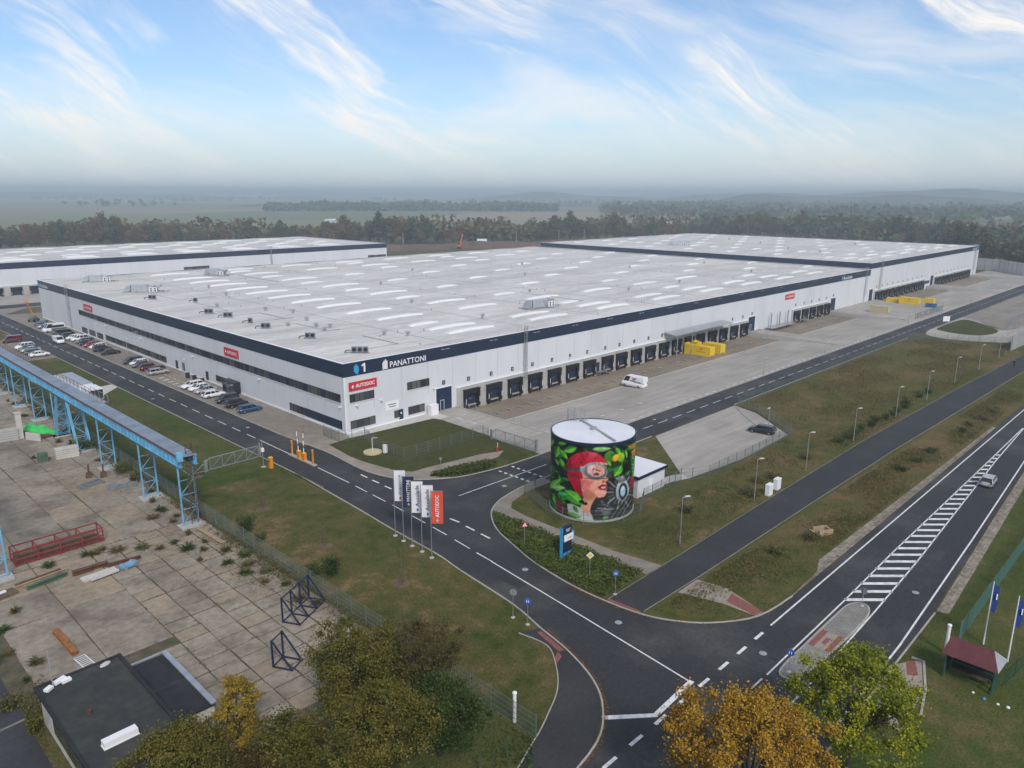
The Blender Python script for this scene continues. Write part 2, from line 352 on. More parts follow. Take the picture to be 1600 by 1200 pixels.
def roofmat():
    m = M('membrane', (0.52, 0.52, 0.51), 0.8); N, L = m.node_tree.nodes, m.node_tree.links; b = N['Principled BSDF']
    t = N.new('ShaderNodeTexCoord')
    def nz(sc, st, lo, hi, a=0.35, bb=0.68):
        q = N.new('ShaderNodeMapping'); q.inputs['Scale'].default_value = st; L.new(t.outputs['Object'], q.inputs[0])
        n = N.new('ShaderNodeTexNoise'); n.inputs['Scale'].default_value = sc; n.inputs['Detail'].default_value = 9; n.inputs['Roughness'].default_value = 0.68; L.new(q.outputs[0], n.inputs['Vector'])
        r = N.new('ShaderNodeMapRange'); r.inputs[1].default_value = a; r.inputs[2].default_value = bb; r.inputs[3].default_value = lo; r.inputs[4].default_value = hi; L.new(n.outputs[0], r.inputs[0]); return r.outputs[0]
    br = N.new('ShaderNodeTexBrick'); br.inputs['Scale'].default_value = 1; br.inputs['Brick Width'].default_value = 18; br.inputs['Row Height'].default_value = 1.55
    br.inputs['Color1'].default_value = (0.67, 0.645, 0.605, 1); br.inputs['Color2'].default_value = (0.62, 0.597, 0.56, 1); br.inputs['Mortar'].default_value = (0.45, 0.44, 0.42, 1); br.inputs['Mortar Size'].default_value = 0.03
    L.new(t.outputs['Object'], br.inputs['Vector'])
    k = N.new('ShaderNodeMath'); k.operation = 'MULTIPLY'; L.new(nz(0.05, (0.5, 2.2, 1), 0.76, 1.08), k.inputs[0]); L.new(nz(0.5, (0.5, 1.5, 1), 0.82, 1.08), k.inputs[1])
    v = N.new('ShaderNodeVectorMath'); v.operation = 'SCALE'; L.new(br.outputs['Color'], v.inputs[0]); L.new(k.outputs[0], v.inputs['Scale'])
    L.new(v.outputs[0], b.inputs['Base Color'])
roofmat()

# ------------------------------------------------------------------ mesh helpers
class MB:
    """collects shapes for one mesh; .build() links it as one object"""
    def __init__(s): s.v, s.f, s.m, s.mi = [], [], [], 0; s.mats = []
    def use(s, mat):
        if mat not in s.mats: s.mats.append(mat)
        s.mi = s.mats.index(mat); return s
    def add(s, vs, fs):
        o = len(s.v); s.v += [tuple(p) for p in vs]; s.f += [tuple(i+o for i in f) for f in fs]; s.m += [s.mi]*len(fs); return s
    def box(s, a, b):
        (x0, y0, z0), (x1, y1, z1) = a, b
        return s.add([(x0,y0,z0),(x1,y0,z0),(x1,y1,z0),(x0,y1,z0),(x0,y0,z1),(x1,y0,z1),(x1,y1,z1),(x0,y1,z1)],
                     [(3,2,1,0),(4,5,6,7),(0,1,5,4),(1,2,6,5),(2,3,7,6),(3,0,4,7)])
    def tube(s, p, q, r, n=6, r2=None, cap=True):
        p, q = Vector(p), Vector(q); d = (q-p)
        if d.length < 1e-6: return s
        d.normalize(); a = d.orthogonal().normalized(); b = d.cross(a); r2 = r if r2 is None else r2
        vs = []
        for c, rr in ((p, r), (q, r2)):
            for i in range(n):
                t = 2*math.pi*i/n; vs.append(c + a*math.cos(t)*rr + b*math.sin(t)*rr)
        fs = [(i, (i+1) % n, n+(i+1) % n, n+i) for i in range(n)]
        if cap: fs += [tuple(range(n-1, -1, -1)), tuple(range(n, 2*n))]
        return s.add(vs, fs)
    def bar(s, p, q, w, h=None):
        """square bar from p to q"""
        p, q = Vector(p), Vector(q); d = (q-p).normalized(); h = w if h is None else h
        a = d.cross(Vector((0, 0, 1)))
        if a.length < 1e-3: a = Vector((1, 0, 0))
        a.normalize(); b = a.cross(d)
        vs = [c + a*i*w/2 + b*j*h/2 for c in (p, q) for i, j in ((-1,-1),(1,-1),(1,1),(-1,1))]
        return s.add(vs, [(0,1,2,3),(7,6,5,4),(0,4,5,1),(1,5,6,2),(2,6,7,3),(3,7,4,0)])
    def prism(s, pts, z0, z1):
        n = len(pts)
        vs = [(x, y, z0) for x, y in pts] + [(x, y, z1) for x, y in pts]
        return s.add(vs, [tuple(range(n-1, -1, -1)), tuple(range(n, 2*n))] + [(i, (i+1) % n, n+(i+1) % n, n+i) for i in range(n)])
    def lathe(s, prof, c=(0, 0, 0), n=16, cap=True):
        vs = []; k = len(prof)
        for r, z in prof:
            for i in range(n):
                t = 2*math.pi*i/n; vs.append((c[0]+r*math.cos(t), c[1]+r*math.sin(t), c[2]+z))
        fs = [(j*n+i, j*n+(i+1) % n, (j+1)*n+(i+1) % n, (j+1)*n+i) for j in range(k-1) for i in range(n)]
        if cap: fs += [tuple(range(n-1, -1, -1)), tuple(range((k-1)*n, k*n))]
        return s.add(vs, fs)
    def merge(s, me_v, me_f, mat4):
        return s.add([mat4 @ Vector(v) for v in me_v], me_f)
    def mesh(s, name, smooth=False, mat=None):
        me = bpy.data.meshes.new(name); me.from_pydata([tuple(v) for v in s.v], [], s.f)
        mats = s.mats or ([mat] if mat else [])
        for k in mats: me.materials.append(MATS[k])
        if len(mats) > 1: me.polygons.foreach_set('material_index', s.m)
        if smooth: me.polygons.foreach_set('use_smooth', [True]*len(me.polygons))
        me.update(); return me
    def build(s, name, mat=None, parent=None, loc=(0, 0, 0), rz=0, smooth=False):
        return obj(name, s.mesh(name, smooth, mat), parent, loc, rz)

def obj(name, me, parent=None, loc=(0, 0, 0), rz=0, scale=None):
    o = bpy.data.objects.new(name, me); COL.objects.link(o); o.location = loc
    if rz: o.rotation_euler = (0, 0, rz)
    if scale: o.scale = scale
    if parent: o.parent = parent
    return o
def thing(name, label, cat, loc=(0, 0, 0), rz=0, group=None):
    o = obj(name, None, None, loc, rz); return tag(o, label, cat, group)
def tag(o, label, cat, group=None):
    o['label'] = label; o['category'] = cat
    if group: o['group'] = group
    return o
def structure(o): o['kind'] = 'structure'; return o
def stuff(o, label, cat): o['kind'] = 'stuff'; o['label'] = label; o['category'] = cat; return o
def dup(o, loc=None, rz=None, parent=None, keep=True):
    c = o.copy(); COL.objects.link(c)
    if loc is not None: c.location = loc
    if rz is not None: c.rotation_euler = (o.rotation_euler[0], o.rotation_euler[1], rz)
    if parent is not None: c.parent = parent
    for ch in list(o.children): dup(ch, parent=c)
    return c
def relabel(o, label, group=None):
    o['label'] = label
    if group: o['group'] = group
    return o
def sheet(name, pts, z, mat, parent=None):
    me = bpy.data.meshes.new(name); me.from_pydata([(x, y, z) for x, y in pts], [], [tuple(range(len(pts)))])
    me.materials.append(MATS[mat]); me.update()
    if me.polygons[0].normal.z < 0: me.flip_normals()
    o = obj(name, me, parent)
    if not parent: structure(o)
    return o
def rect(x0, y0, x1, y1): return [(x0, y0), (x1, y0), (x1, y1), (x0, y1)]
def strip_pts(pts, w, side=0.5):
    """outline of a band of width w along a polyline"""
    L_, R_ = [], []
    n = len(pts)
    for i, p in enumerate(pts):
        a = Vector(pts[max(0, i-1)]); b = Vector(pts[min(n-1, i+1)]); d = (b-a).normalized(); nn = Vector((-d.y, d.x))
        L_.append(Vector(p)+nn*w*side); R_.append(Vector(p)-nn*w*(1-side))
    return L_, R_
def kerb(pts, w=0.16, h=0.1, mat='kerb', parent=None, name='kerb', z0=-0.05):
    L_, R_ = strip_pts(pts, w); mb = MB(); n = len(pts)
    for i in range(n-1):
        q = [L_[i], L_[i+1], R_[i+1], R_[i]]
        vs = [(p.x, p.y, z) for z in (z0, h) for p in q]
        mb.add(vs, [(4,7,6,5),(0,1,5,4),(2,3,7,6)])
    o = mb.build(name, mat, parent)
    if not parent: structure(o)
    return o
def line(mb, pts, w, z):
    L_, R_ = strip_pts(pts, w)
    for i in range(len(pts)-1):
        mb.add([(*R_[i], z), (*R_[i+1], z), (*L_[i+1], z), (*L_[i], z)], [(0, 1, 2, 3)])
def smooth_poly(pts, n=5, closed=False):
    """Catmull-Rom through 2D points"""
    P = [Vector(p) for p in pts]; out = []; k = len(P)
    for i in range(k if closed else k-1):
        g = (lambda j: P[j % k]) if closed else (lambda j: P[max(0, min(k-1, j))])
        a, b, c, d = g(i-1), g(i), g(i+1), g(i+2)
        for t in range(n):
            t /= n; out.append(tuple(0.5*((2*b)+(c-a)*t+(2*a-5*b+4*c-d)*t*t+(3*b-a-3*c+d)*t**3)))
    if not closed: out.append(tuple(P[-1]))
    return out
TXT = {}
def text_geo(s, size=1.0, depth=0.0, align='LEFT', shear=0.0, offset=0.0):
    key = (s, size, depth, align, shear, offset)
    if key not in TXT:
        c = bpy.data.curves.new('t', 'FONT'); c.body = s; c.size = size; c.extrude = depth; c.align_x = align; c.shear = shear; c.offset = offset; c.resolution_u = 2
        o = bpy.data.objects.new('t', c); COL.objects.link(o)
        me = bpy.data.meshes.new_from_object(o.evaluated_get(bpy.context.evaluated_depsgraph_get()))
        TXT[key] = ([tuple(v.co) for v in me.vertices], [tuple(p.vertices) for p in me.polygons])
        bpy.data.objects.remove(o); bpy.data.curves.remove(c); bpy.data.meshes.remove(me)
    return TXT[key]
def text_on(mb, s, m4, size=1.0, depth=0.0, align='LEFT', width=None, **k):
    v, f = text_geo(s, size, depth, align, **k)
    if width:
        xs = [p[0] for p in v]; w = max(xs)-min(xs); v = [(p[0]*width/w, p[1], p[2]) for p in v]
    mb.merge(v, f, m4)
ROT_S = Matrix.Rotation(R(90), 4, 'X')                                   # a board that faces -Y
ROT_W = Matrix.Rotation(R(-90), 4, 'Z') @ Matrix.Rotation(R(90), 4, 'X')   # a board that faces -X
def T(x, y, z): return Matrix.Translation((x, y, z))

def quads(name, mat, C, S, nrm=None, jit=1.0, aspect=1.0):
    """one mesh of many small leaf quads: centres C, sizes S, normals spread round nrm; bent along the middle"""
    C = np.asarray(C, float); n = len(C); S = np.broadcast_to(np.asarray(S, float), (n,))
    d = RNG.normal(size=(n, 3))
    if nrm is not None: d = np.asarray(nrm)*1.0 + d*jit
    d /= np.linalg.norm(d, axis=1, keepdims=True)+1e-9
    a = np.cross(d, RNG.normal(size=(n, 3))); a /= np.linalg.norm(a, axis=1, keepdims=True)+1e-9
    b = np.cross(d, a)
    a = a*S[:, None]*0.5; b = b*S[:, None]*0.5*aspect
    V = np.stack([C-a-b*0.6, C+a*0.2-b, C+a+b*0.5, C-a*0.3+b], 1).reshape(-1, 3)
    me = bpy.data.meshes.new(name)
    me.vertices.add(4*n); me.vertices.foreach_set('co', V.ravel())
    me.loops.add(4*n); me.loops.foreach_set('vertex_index', np.arange(4*n, dtype=np.int32))
    me.polygons.add(n); me.polygons.foreach_set('loop_start', np.arange(0, 4*n, 4, dtype=np.int32)); me.polygons.foreach_set('loop_total', np.full(n, 4, dtype=np.int32))
    me.materials.append(MATS[mat]); me.update(); me.validate()
    return me

# ------------------------------------------------------------------ ground: one sheet to the horizon, sunk under the dock yards
BASINS = [(25.6, 144.8), (151.8, 205.5), (250.0, 318.0), (328.0, 390.0)]
def yard_z(y):           # dock pits: 1.1 m down at the doors, level again towards the road
    return -1.1 if y > -11 else (-1.1*(y+28)/17 if y > -28 else 0.0)
xs = sorted({-11500, -5000, -2500, -1200, -600, -300, -150, 0, 450, 700, 1200, 2500, 5000, 11500} | {v for a, b in BASINS for v in (a-0.05, a, b, b+0.05)})
ys = sorted({-11500, -5000, -2500, -1200, -600, -300, -120, -31, -28.05, -28, -11, 0.2, 0.25, 100, 300, 600, 1200, 2500, 5000, 11500})
def gz(x, y):
    if any(a <= x <= b for a, b in BASINS) and -28.0 <= y <= 0.2: return min(yard_z(y)-0.08, -0.05)
    return 0.0
gv = [(x, y, gz(x, y)) for y in ys for x in xs]
nx = len(xs)
gm = bpy.data.meshes.new('ground'); gm.from_pydata(gv, [], [(j*nx+i, j*nx+i+1, (j+1)*nx+i+1, (j+1)*nx+i) for j in range(len(ys)-1) for i in range(nx-1)])
gm.materials.append(MATS['grass']); structure(obj('ground', gm))

# lawns
sheet('lawn', [(-32.6, 160), (-32.6, -78), (-27, -75.5), (-23.6, -70.5), (-22.8, -66.5), (-20.6, -62), (-18.8, -51), (-17.3, -29), (-16.4, -10), (-16.4, 160)], 0.02, 'lawn_brown')
sheet('lawn', [(-16.7, 100), (-16.6, -8), (-32.5, -8), (-32.5, 100)], 0.03, 'lawn')
sheet('lawn', [(-5.3, -2.8), (-0.8, -2.2), (16.8, -3.0), (17.6, -5), (17.2, -18.6), (15.6, -26), (14.6, -30.4), (11, -30.0), (9.0, -24.2), (-0.5, -22.8), (-3.3, -22.6), (-4.7, -20.9), (-5.9, -14.4), (-6.1, -10.4)], 0.03, 'lawn_dark')
sheet('lawn', [(9, -40.3), (31, -39.0), (37.4, -39.2), (24.6, -52.2), (22.6, -53.4), (12, -56), (30, -56.5), (55, -56.2), (90, -58), (110, -62), (110, -65.5), (20, -66), (-1.9, -66.2), (-2.8, -60.3), (-2.9, -46), (-2.4, -42.8), (-1.0, -41.6), (2.9, -40.6)], 0.02, 'lawn_brown')
sheet('rough_grass', [(26, -56.5), (37.8, -55.8), (55.5, -55.4), (64.5, -44.4), (66.5, -39.2), (160, -39.3), (171, -41.9), (176, -47.4), (180, -62.5), (182, -68.2), (150, -68), (60, -65.4), (14, -65.8)], 0.035, 'rough')
sheet('rough_grass', [(-10.4, -71.2), (30, -71.4), (60, -72.0), (110, -72.8), (260, -75.6), (260, -79.9), (11, -79.7), (-3.6, -79.5), (-8, -76.9), (-10.4, -74)], 0.02, 'rough')
sheet('lawn', [(-60, -93), (-6, -91.9), (9, -91.9), (70, -88.6), (200, -88.2), (200, -140), (-60, -140)], 0.02, 'lawn')

# main asphalt roads
w_kerb = [(-16.2, 220), (-16.2, 0), (-16.2, -10.8), (-16.6, -19.3), (-17.2, -29.2), (-17.8, -37.4), (-18.2, -46.1), (-18.9, -51), (-19.9, -60.1), (-21.2, -65.3), (-22.2, -69.6), (-24.0, -74.0), (-26.4, -76.9), (-29.9, -79.0), (-36, -80.1)]
e_kerb = [(-8.3, 200), (-8.2, 21), (-8.0, 9), (-7.7, -0.4), (-7.5, -6.7), (-7.9, -12.3), (-8.1, -17.3), (-7.4, -21.4), (-6.1, -24.1), (-3.6, -26.9), (0.5, -29.4), (6.6, -30.7), (12, -31.05), (16, -31.1)]
isl = [(12, -38.6), (8.9, -38.5), (4.9, -38.6), (-0.8, -39.6), (-4.6, -41.4), (-7.0, -43.9), (-8.8, -46.9), (-10.1, -50.6), (-11.6, -55.4), (-12.6, -61.5), (-12.7, -66.5), (-12.2, -70.6), (-11.0, -73.6), (-8.6, -76.6), (-4.2, -79.3), (2, -80.0)]
w_k, e_k, isl_s = smooth_poly(w_kerb, 4), smooth_poly(e_kerb, 4), smooth_poly(isl, 4)
acc = [p for p in w_k] + [(-120, -80.2), (-120, -92.2), (-20, -92.0), (9, -91.6), (40, -89.9), (70, -88.4), (300, -88.2), (300, -80.0)] + isl_s[::-1] + [(400, -38.4), (420, -38.4), (420, -31.1), (16, -31.1)] + e_k[::-1] + [(-8.3, 212), (60, 212), (60, 222), (-60, 222), (-60, 212), (-16.2, 212)]
sheet('road', acc, 0.012, 'asphalt')
kerb(w_k, parent=None); kerb(e_k); kerb(isl_s)
kerb([(16, -31.05), (26, -31.05)], h=0.03); kerb([(12, -38.5), (37, -38.5)]); kerb([(66, -38.5), (170, -38.5)])
kerb([(-20, -92.05), (-6, -91.9), (9, -91.75)])
sheet('service_road', [(-60.0, -30), (-60.0, -70), (-90, -70), (-90, -30)], 0.03, 'asphalt_old')
line_k = MB(); line(line_k, [(-61.9, -44.9), (-59.9, -44.7)], 0.25, 0.04); line(line_k, [(-75, -46.1), (-61.9, -44.9)], 0.25, 0.04)
structure(line_k.build('road_joint', 'kerb_dark'))
# cycle path and footpath
path = sheet('footpath', [(-12.3, -66.6), (-2, -66.5), (20, -66.1), (60, -65.7), (110, -66.6), (260, -71.5), (260, -75.4), (110, -72.4), (60, -71.2), (30, -70.9), (-2, -70.8), (-11.6, -70.6)], 0.05, 'asphalt_path')
kerb([(-12.3, -66.6), (-2, -66.5), (20, -66.1), (60, -65.7), (110, -66.6), (260, -71.5)], 0.08, 0.07, 'kerb_dark', path)
kerb([(-11.6, -70.6), (-2, -70.8), (30, -70.9), (60, -71.2), (110, -72.4), (260, -75.4)], 0.08, 0.07, 'kerb_dark', path)
sheet('tactile_strip', strip_pts([(-12.35, -66.7), (-12.05, -70.4)], 0.6)[0] + strip_pts([(-12.35, -66.7), (-12.05, -70.4)], 0.6)[1][::-1], 0.06, 'red_paver')
bo = smooth_poly([(-23.3, -64.3), (-22.9, -67.6), (-24.6, -70.2), (-27, -72.5), (-29.8, -74.0), (-33.4, -75.5), (-40, -77.2), (-60, -78)], 4)
bi = smooth_poly([(-21.3, -65.2), (-22.3, -69.6), (-24.1, -73.9), (-26.5, -76.7), (-30, -78.8), (-36, -79.9), (-60, -80.1)], 4)
cyc = sheet('cycle_path', bo + bi[::-1], 0.05, 'asphalt_path')
kerb(bo, 0.1, 0.08, 'kerb', cyc)
sheet('tactile_strip', [(-21.5, -65.6), (-22.35, -69.3), (-22.9, -69.1), (-22.0, -65.5)], 0.06, 'red_paver')
sheet('tactile_strip', [(-24.6, -70.2), (-24.2, -69.6), (-22.95, -69.0), (-23.3, -69.8)], 0.065, 'red_paver')
# pavements
sheet('pavement', e_k[4*3:4*9+2] + [(-0.5, -28.7), (-2.6, -25.9), (0.5, -25.6), (7.7, -27.2), (10.6, -27.2), (13.4, -25.6), (9.2, -24.2), (-0.5, -22.9), (-3.3, -22.7), (-4.7, -20.9), (-5.9, -14.4), (-6.1, -10.4), (-5.3, -2.8), (-0.8, -2.2), (0, -0.4)], 0.06, 'paver_sand')
sheet('pavement', [(0, 0), (20.0, 0), (20.0, -4.6), (17.4, -4.6), (17.2, -3.3), (-0.8, -2.3), (0, -0.4)], 0.055, 'concrete_pale')
sheet('pavement', isl_s[4:4*5] + [(-5.0, -43.2), (-4.9, -46), (-5.0, -66.4), (-2.0, -66.4), (-2.9, -60.3), (-3.0, -46), (-2.5, -42.9), (-1.0, -41.6), (2.9, -40.5), (8.5, -40.4)], 0.06, 'paver_beige')
sheet('pavement', [(-5.9, -71.0), (-2.0, -71.0), (-1.4, -74.2), (-3.2, -79.3), (-4.4, -79.2), (-4.6, -75.5)], 0.055, 'paver_sand')
sheet('tactile_strip', [(-3.9, -75.6), (-2.1, -75.2), (-3.1, -79.2), (-4.4, -79.0)], 0.06, 'red_paver')
sheet('pavement', [(18.4, -51.2), (22.9, -51.3), (24.8, -52.2), (24.2, -54), (21, -53.0), (18.4, -52.6)], 0.05, 'concrete_pale')
# parking strip along the office front
sheet('parking_paving', [(-8.15, -0.4), (-8.2, 21), (-8.25, 191), (2, 191), (0.0, 180), (0, 0), (0, -1.2), (-4.4, -0.6)], 0.05, 'paver_beige')
sheet('parking_paving', [(-22.6, 106), (-16.3, 106), (-16.3, 142), (-22.6, 142)], 0.05, 'paver_beige')
sheet('trailer_stand', [(-27, 51), (-16.2, 63.2), (-16.2, 66.6), (-20, 66), (-21, 85), (-28, 85)], 0.04, 'concrete_pale')
sheet('rear_paving', rect(-8.2, 180.6, 60, 212), 0.03, 'paver_beige')
sheet('soil_patch', [(-7.4, 195.6), (0.6, 207.2), (9, 210), (20, 208), (4, 193)], 0.06, 'soil')
# dock yards: sunk at the doors
yd = MB()
for x0, x1 in BASINS:
    yy = [-31.1, -28, -22, -16, -11.05]
    for a, b in zip(yy, yy[1:]): yd.add([(x0, a, yard_z(a)+0.01), (x1, a, yard_z(a)+0.01), (x1, b, yard_z(b)+0.01), (x0, b, yard_z(b)+0.01)], [(0, 1, 2, 3)])
for a, b in [(16.5, 25.6), (144.8, 151.8), (205.5, 250), (318, 328), (390, 425)]:
    yd.add([(a, -31.1, 0.01), (b, -31.1, 0.01), (b, 0, 0.01), (a, 0, 0.01)], [(0, 1, 2, 3)])
structure(yd.build('dock_yard', 'yard_concrete'))
dk = MB()
for x0, x1 in BASINS: dk.add([(x0, -11.05, -1.085), (x1, -11.05, -1.085), (x1, 0, -1.085), (x0, 0, -1.085)], [(0, 1, 2, 3)])
structure(dk.build('dock_apron', 'paver_dock'))
for n, (x0, x1) in enumerate(BASINS):
    for x in (x0, x1):
        s = 1 if x == x0 else -1
        w = MB(); a, b = sorted((x, x-s*0.3))
        w.box((a, -25.5, -1.3), (b, -0.3, 0.22)); structure(w.build('ramp_wall', 'concrete'))
sheet('hard_standing', [(37.6, -38.9), (24.7, -52.2), (23.9, -54.0), (37.7, -55.5), (54.8, -55.0), (63.6, -44.6), (65.6, -38.9)], 0.04, 'yard_concrete')
gut = MB(); line(gut, [(65.4, -38.9), (60.4, -43.4), (54.0, -50.5)], 0.3, 0.05); structure(gut.build('drain_channel', 'kerb_dark'))
# far car park and its loop road
sheet('car_park', [(226.6, -38.5), (222, -44), (206, -55.3), (224, -60), (420, -60), (420, -38.5)], 0.03, 'paver_beige')
loop = smooth_poly([(190, -38.5), (180.4, -40.5), (176.6, -46.5), (178, -53.5), (184, -62.2), (196, -66), (225, -60), (206, -55.2), (222, -44), (226.6, -38.5)], 3)
sheet('loop_road', loop, 0.022, 'yard_concrete')
sheet('grass_island', smooth_poly([(196, -39.4), (218.1, -40.0), (218.6, -44.0), (204.2, -54.2), (191.5, -53.4), (188.6, -47.6), (191, -41.7)], 4, True), 0.07, 'lawn_dark')
pk = MB()
for x in np.arange(232, 400, 2.6): line(pk, [(x, -39.4), (x, -44.4)], 0.12, 0.04); line(pk, [(x, -48), (x, -53)], 0.12, 0.04)
structure(pk.build('parking_lines', 'paint'))
# stone edging beside the main road
sheet('stone_shoulder', [(-1, -80.0), (86, -80.0), (86, -79.4), (47, -79.0), (12, -78.6), (9, -79.6)], 0.035, 'stone_edge')
sheet('stone_shoulder', [(9.4, -91.75), (40, -90.0), (70, -88.5), (120, -88.3), (120, -89.2), (70, -89.6), (40, -91.2), (9.8, -92.8)], 0.035, 'stone_edge')
# traffic island
ti = smooth_poly([(5.7, -85.9), (4.6, -84.9), (2, -84.7), (-6, -84.7), (-11.0, -84.8), (-12.0, -85.6), (-11.0, -86.6), (-6, -87.1), (1.8, -87.3), (4.8, -86.9)], 4, True)
tm = MB(); tm.use('kerb').prism(ti, -0.02, 0.12)
ci = [(x*0.985-0.05, (y+86)*0.86-86) for x, y in ti]
tm.use('cobble').prism(ci, 0.05, 0.135)
isle = structure(tm.build('traffic_island'))
sheet('crossing_paving', [(-5.6, -84.85), (-2.2, -84.85), (-2.2, -87.1), (-5.6, -87.0)], 0.14, 'paver_sand', isle)
for a, b in (((-5.6, -84.95), (-2.2, -85.5)), ((-5.6, -86.5), (-2.2, -87.0))): sheet('tactile_strip', rect(a[0], b[1], b[0], a[1]), 0.146, 'red_paver', isle)
sheet('tactile_strip', rect(-4.6, -86.2, -3.3, -85.8), 0.146, 'red_paver', isle)
sheet('pavement', [(-3, -91.9), (-1.2, -93.0), (-0.9, -93.5), (-5.1, -94.8), (-12, -95.5), (-12, -93.0), (-6, -92.0)], 0.055, 'paver_sand')
sheet('tactile_strip', [(-1.9, -92.4), (-1.2, -93.0), (-3.4, -93.9), (-4.0, -93.2)], 0.062, 'red_paver')
kerb([(-0.9, -92.6), (-0.8, -93.6), (-5.1, -95.0), (-9, -95.8)], 0.2, 0.14)

# ------------------------------------------------------------------ road markings
Z = 0.022
def marks(name, segs, w, mat='paint'):
    mb = MB()
    for s in segs: line(mb, s, w, Z)
    return structure(mb.build(name, mat))
cl = [(-12.2, 200), (-12.2, 0), (-12.6, -19.7), (-13.1, -31), (-13.9, -42), (-14.9, -51.5)]
def along(y):
    for (x0, y0), (x1, y1) in zip(cl, cl[1:]):
        if y1 <= y <= y0: return x0+(x1-x0)*(y-y0)/(y1-y0)
    return cl[-1][0]
seg = []
for k in range(34):
    y = 12.4+k*5.55; seg.append([(along(y), y), (along(y-3.2), y-3.2)])
for a, b in [(7.8, -2.3), (-11, -19.7), (-21.4, -24.5), (-25.9, -29.1), (-30.7, -33.5), (-35.4, -38.4), (-40, -43), (-44.7, -47.8), (-49.1, -52)]: seg.append([(along(a), a), (along(b), b)])
seg.append([(-14.95, -52.0), (-16.2, -63), (-18.2, -79.9)])
marks('centre_line', seg, 0.15)
marks('lane_dashes', [[(-9.5, -18.1), (-9.5, -19.8)], [(-9.6, -21.2), (-9.6, -22.9)], [(-9.7, -24.4), (-9.7, -26)], [(-10.5, -39.6), (-10.4, -41.3)], [(-10.6, -42.8), (-10.7, -44.5)], [(-10.8, -45.8), (-10.9, -47.5)]], 0.25)
marks('yard_road_line', [[(-4.6, -34.7), (13.5, -34.9)]] + [[(20+k*4.9, -34.85), (23.1+k*4.9, -34.85)] for k in range(80)], 0.14)
cr = []
for y in np.arange(-31.7, -38.2, -1.15): cr += [[(6.3, y), (6.3, y-0.55)], [(9.1, y), (9.1, y-0.55)]]
marks('crossing_marks', cr, 0.35)
marks('yard_edge_dashes', [[(30+k*3.0, -30.2), (31.6+k*3.0, -30.2)] for k in range(112)], 0.22).location.z = 0.02
marks('dock_line', [[(x0+0.2, -11.15), (x1-0.2, -11.15)] for x0, x1 in BASINS], 0.18).location.z = -1.09
marks('main_road_edge', [[(-4.9, -80.95), (300, -80.8)], [(-15, -91.35), (0.4, -91.15), (31, -89.75), (69.6, -87.75), (300, -87.6)]], 0.18)
marks('main_road_dashes', [[(-8.2+k*-3.35, -80.98), (-6.6+k*-3.35, -80.98)] for k in range(16)], 0.3)
marks('island_lines', [[(-12.6, -84.35), (5, -84.25), (20, -84.0), (66, -83.75), (89, -83.55)], [(-7.0, -87.55), (5, -87.3), (20, -86.8), (66, -84.5), (89, -83.7)], [(-15.2, -84.3), (-13.4, -84.3)], [(-11.5, -87.6), (-9.5, -87.6)], [(-18.2, -84.3), (-16.4, -84.3)], [(-15, -87.6), (-13.4, -87.6)]], 0.16)
def lerp(t, pts):
    for (x0, y0), (x1, y1) in zip(pts, pts[1:]):
        if x0 <= t <= x1: return y0+(y1-y0)*(t-x0)/(x1-x0)
    return pts[-1][1]
up_, lo_ = [(5, -84.25), (20, -84.0), (66, -83.75), (89, -83.55)], [(5, -87.3), (20, -86.8), (66, -84.5), (89, -83.7)]
ch = []
for k in range(28):
    x = 6.2+k*2.35; a = lerp(x, up_); b = lerp(x+1.5, lo_); ch.append([(x-1.0, a), (x-1.0+(a-b)*0.98, b)])
marks('hatched_area', ch, 0.55)
marks('give_way_line', [[(-27.3, -77.5), (-24.0, -80.4), (-18.0, -80.1)]], 0.5)
marks('far_dashes', [[(92+k*9, -84.0), (95+k*9, -84.0)] for k in range(20)], 0.16)
# parking bays: joints of darker setts and a few symbols
marks('bay_lines', [[(-7.9, 20.5-k*2.55), (-2.7, 20.5-k*2.55)] for k in range(8)] + [[(-7.9, 23+k*2.6), (-2.7, 23+k*2.6)] for k in range(56)], 0.1, 'kerb_dark').location.z = 0.045
marks('bay_symbols', [[(-6.8, 54.5+k*2.6), (-5.6, 54.5+k*2.6)] for k in range(5)], 0.55).location.z = 0.045
marks('bay_yellow', [[(-4.4, 53.4+k*2.6), (-4.2, 55.5+k*2.6)] for k in range(6)], 0.2, 'paint_yellow').location.z = 0.045
marks('ramp_dashes', [[(20.6, -6-k*3.4), (20.4, -8-k*3.4)] for k in range(6)] + [[(21.8, -4.5), (22.4, -5.6), (23.2, -5.4)]], 0.18)
marks('dock_lane_marks', [[(40.5+k*6.2, -24.5), (41.3+k*6.2, -24.9)] for k in range(3)], 0.3).location.z = 0.05

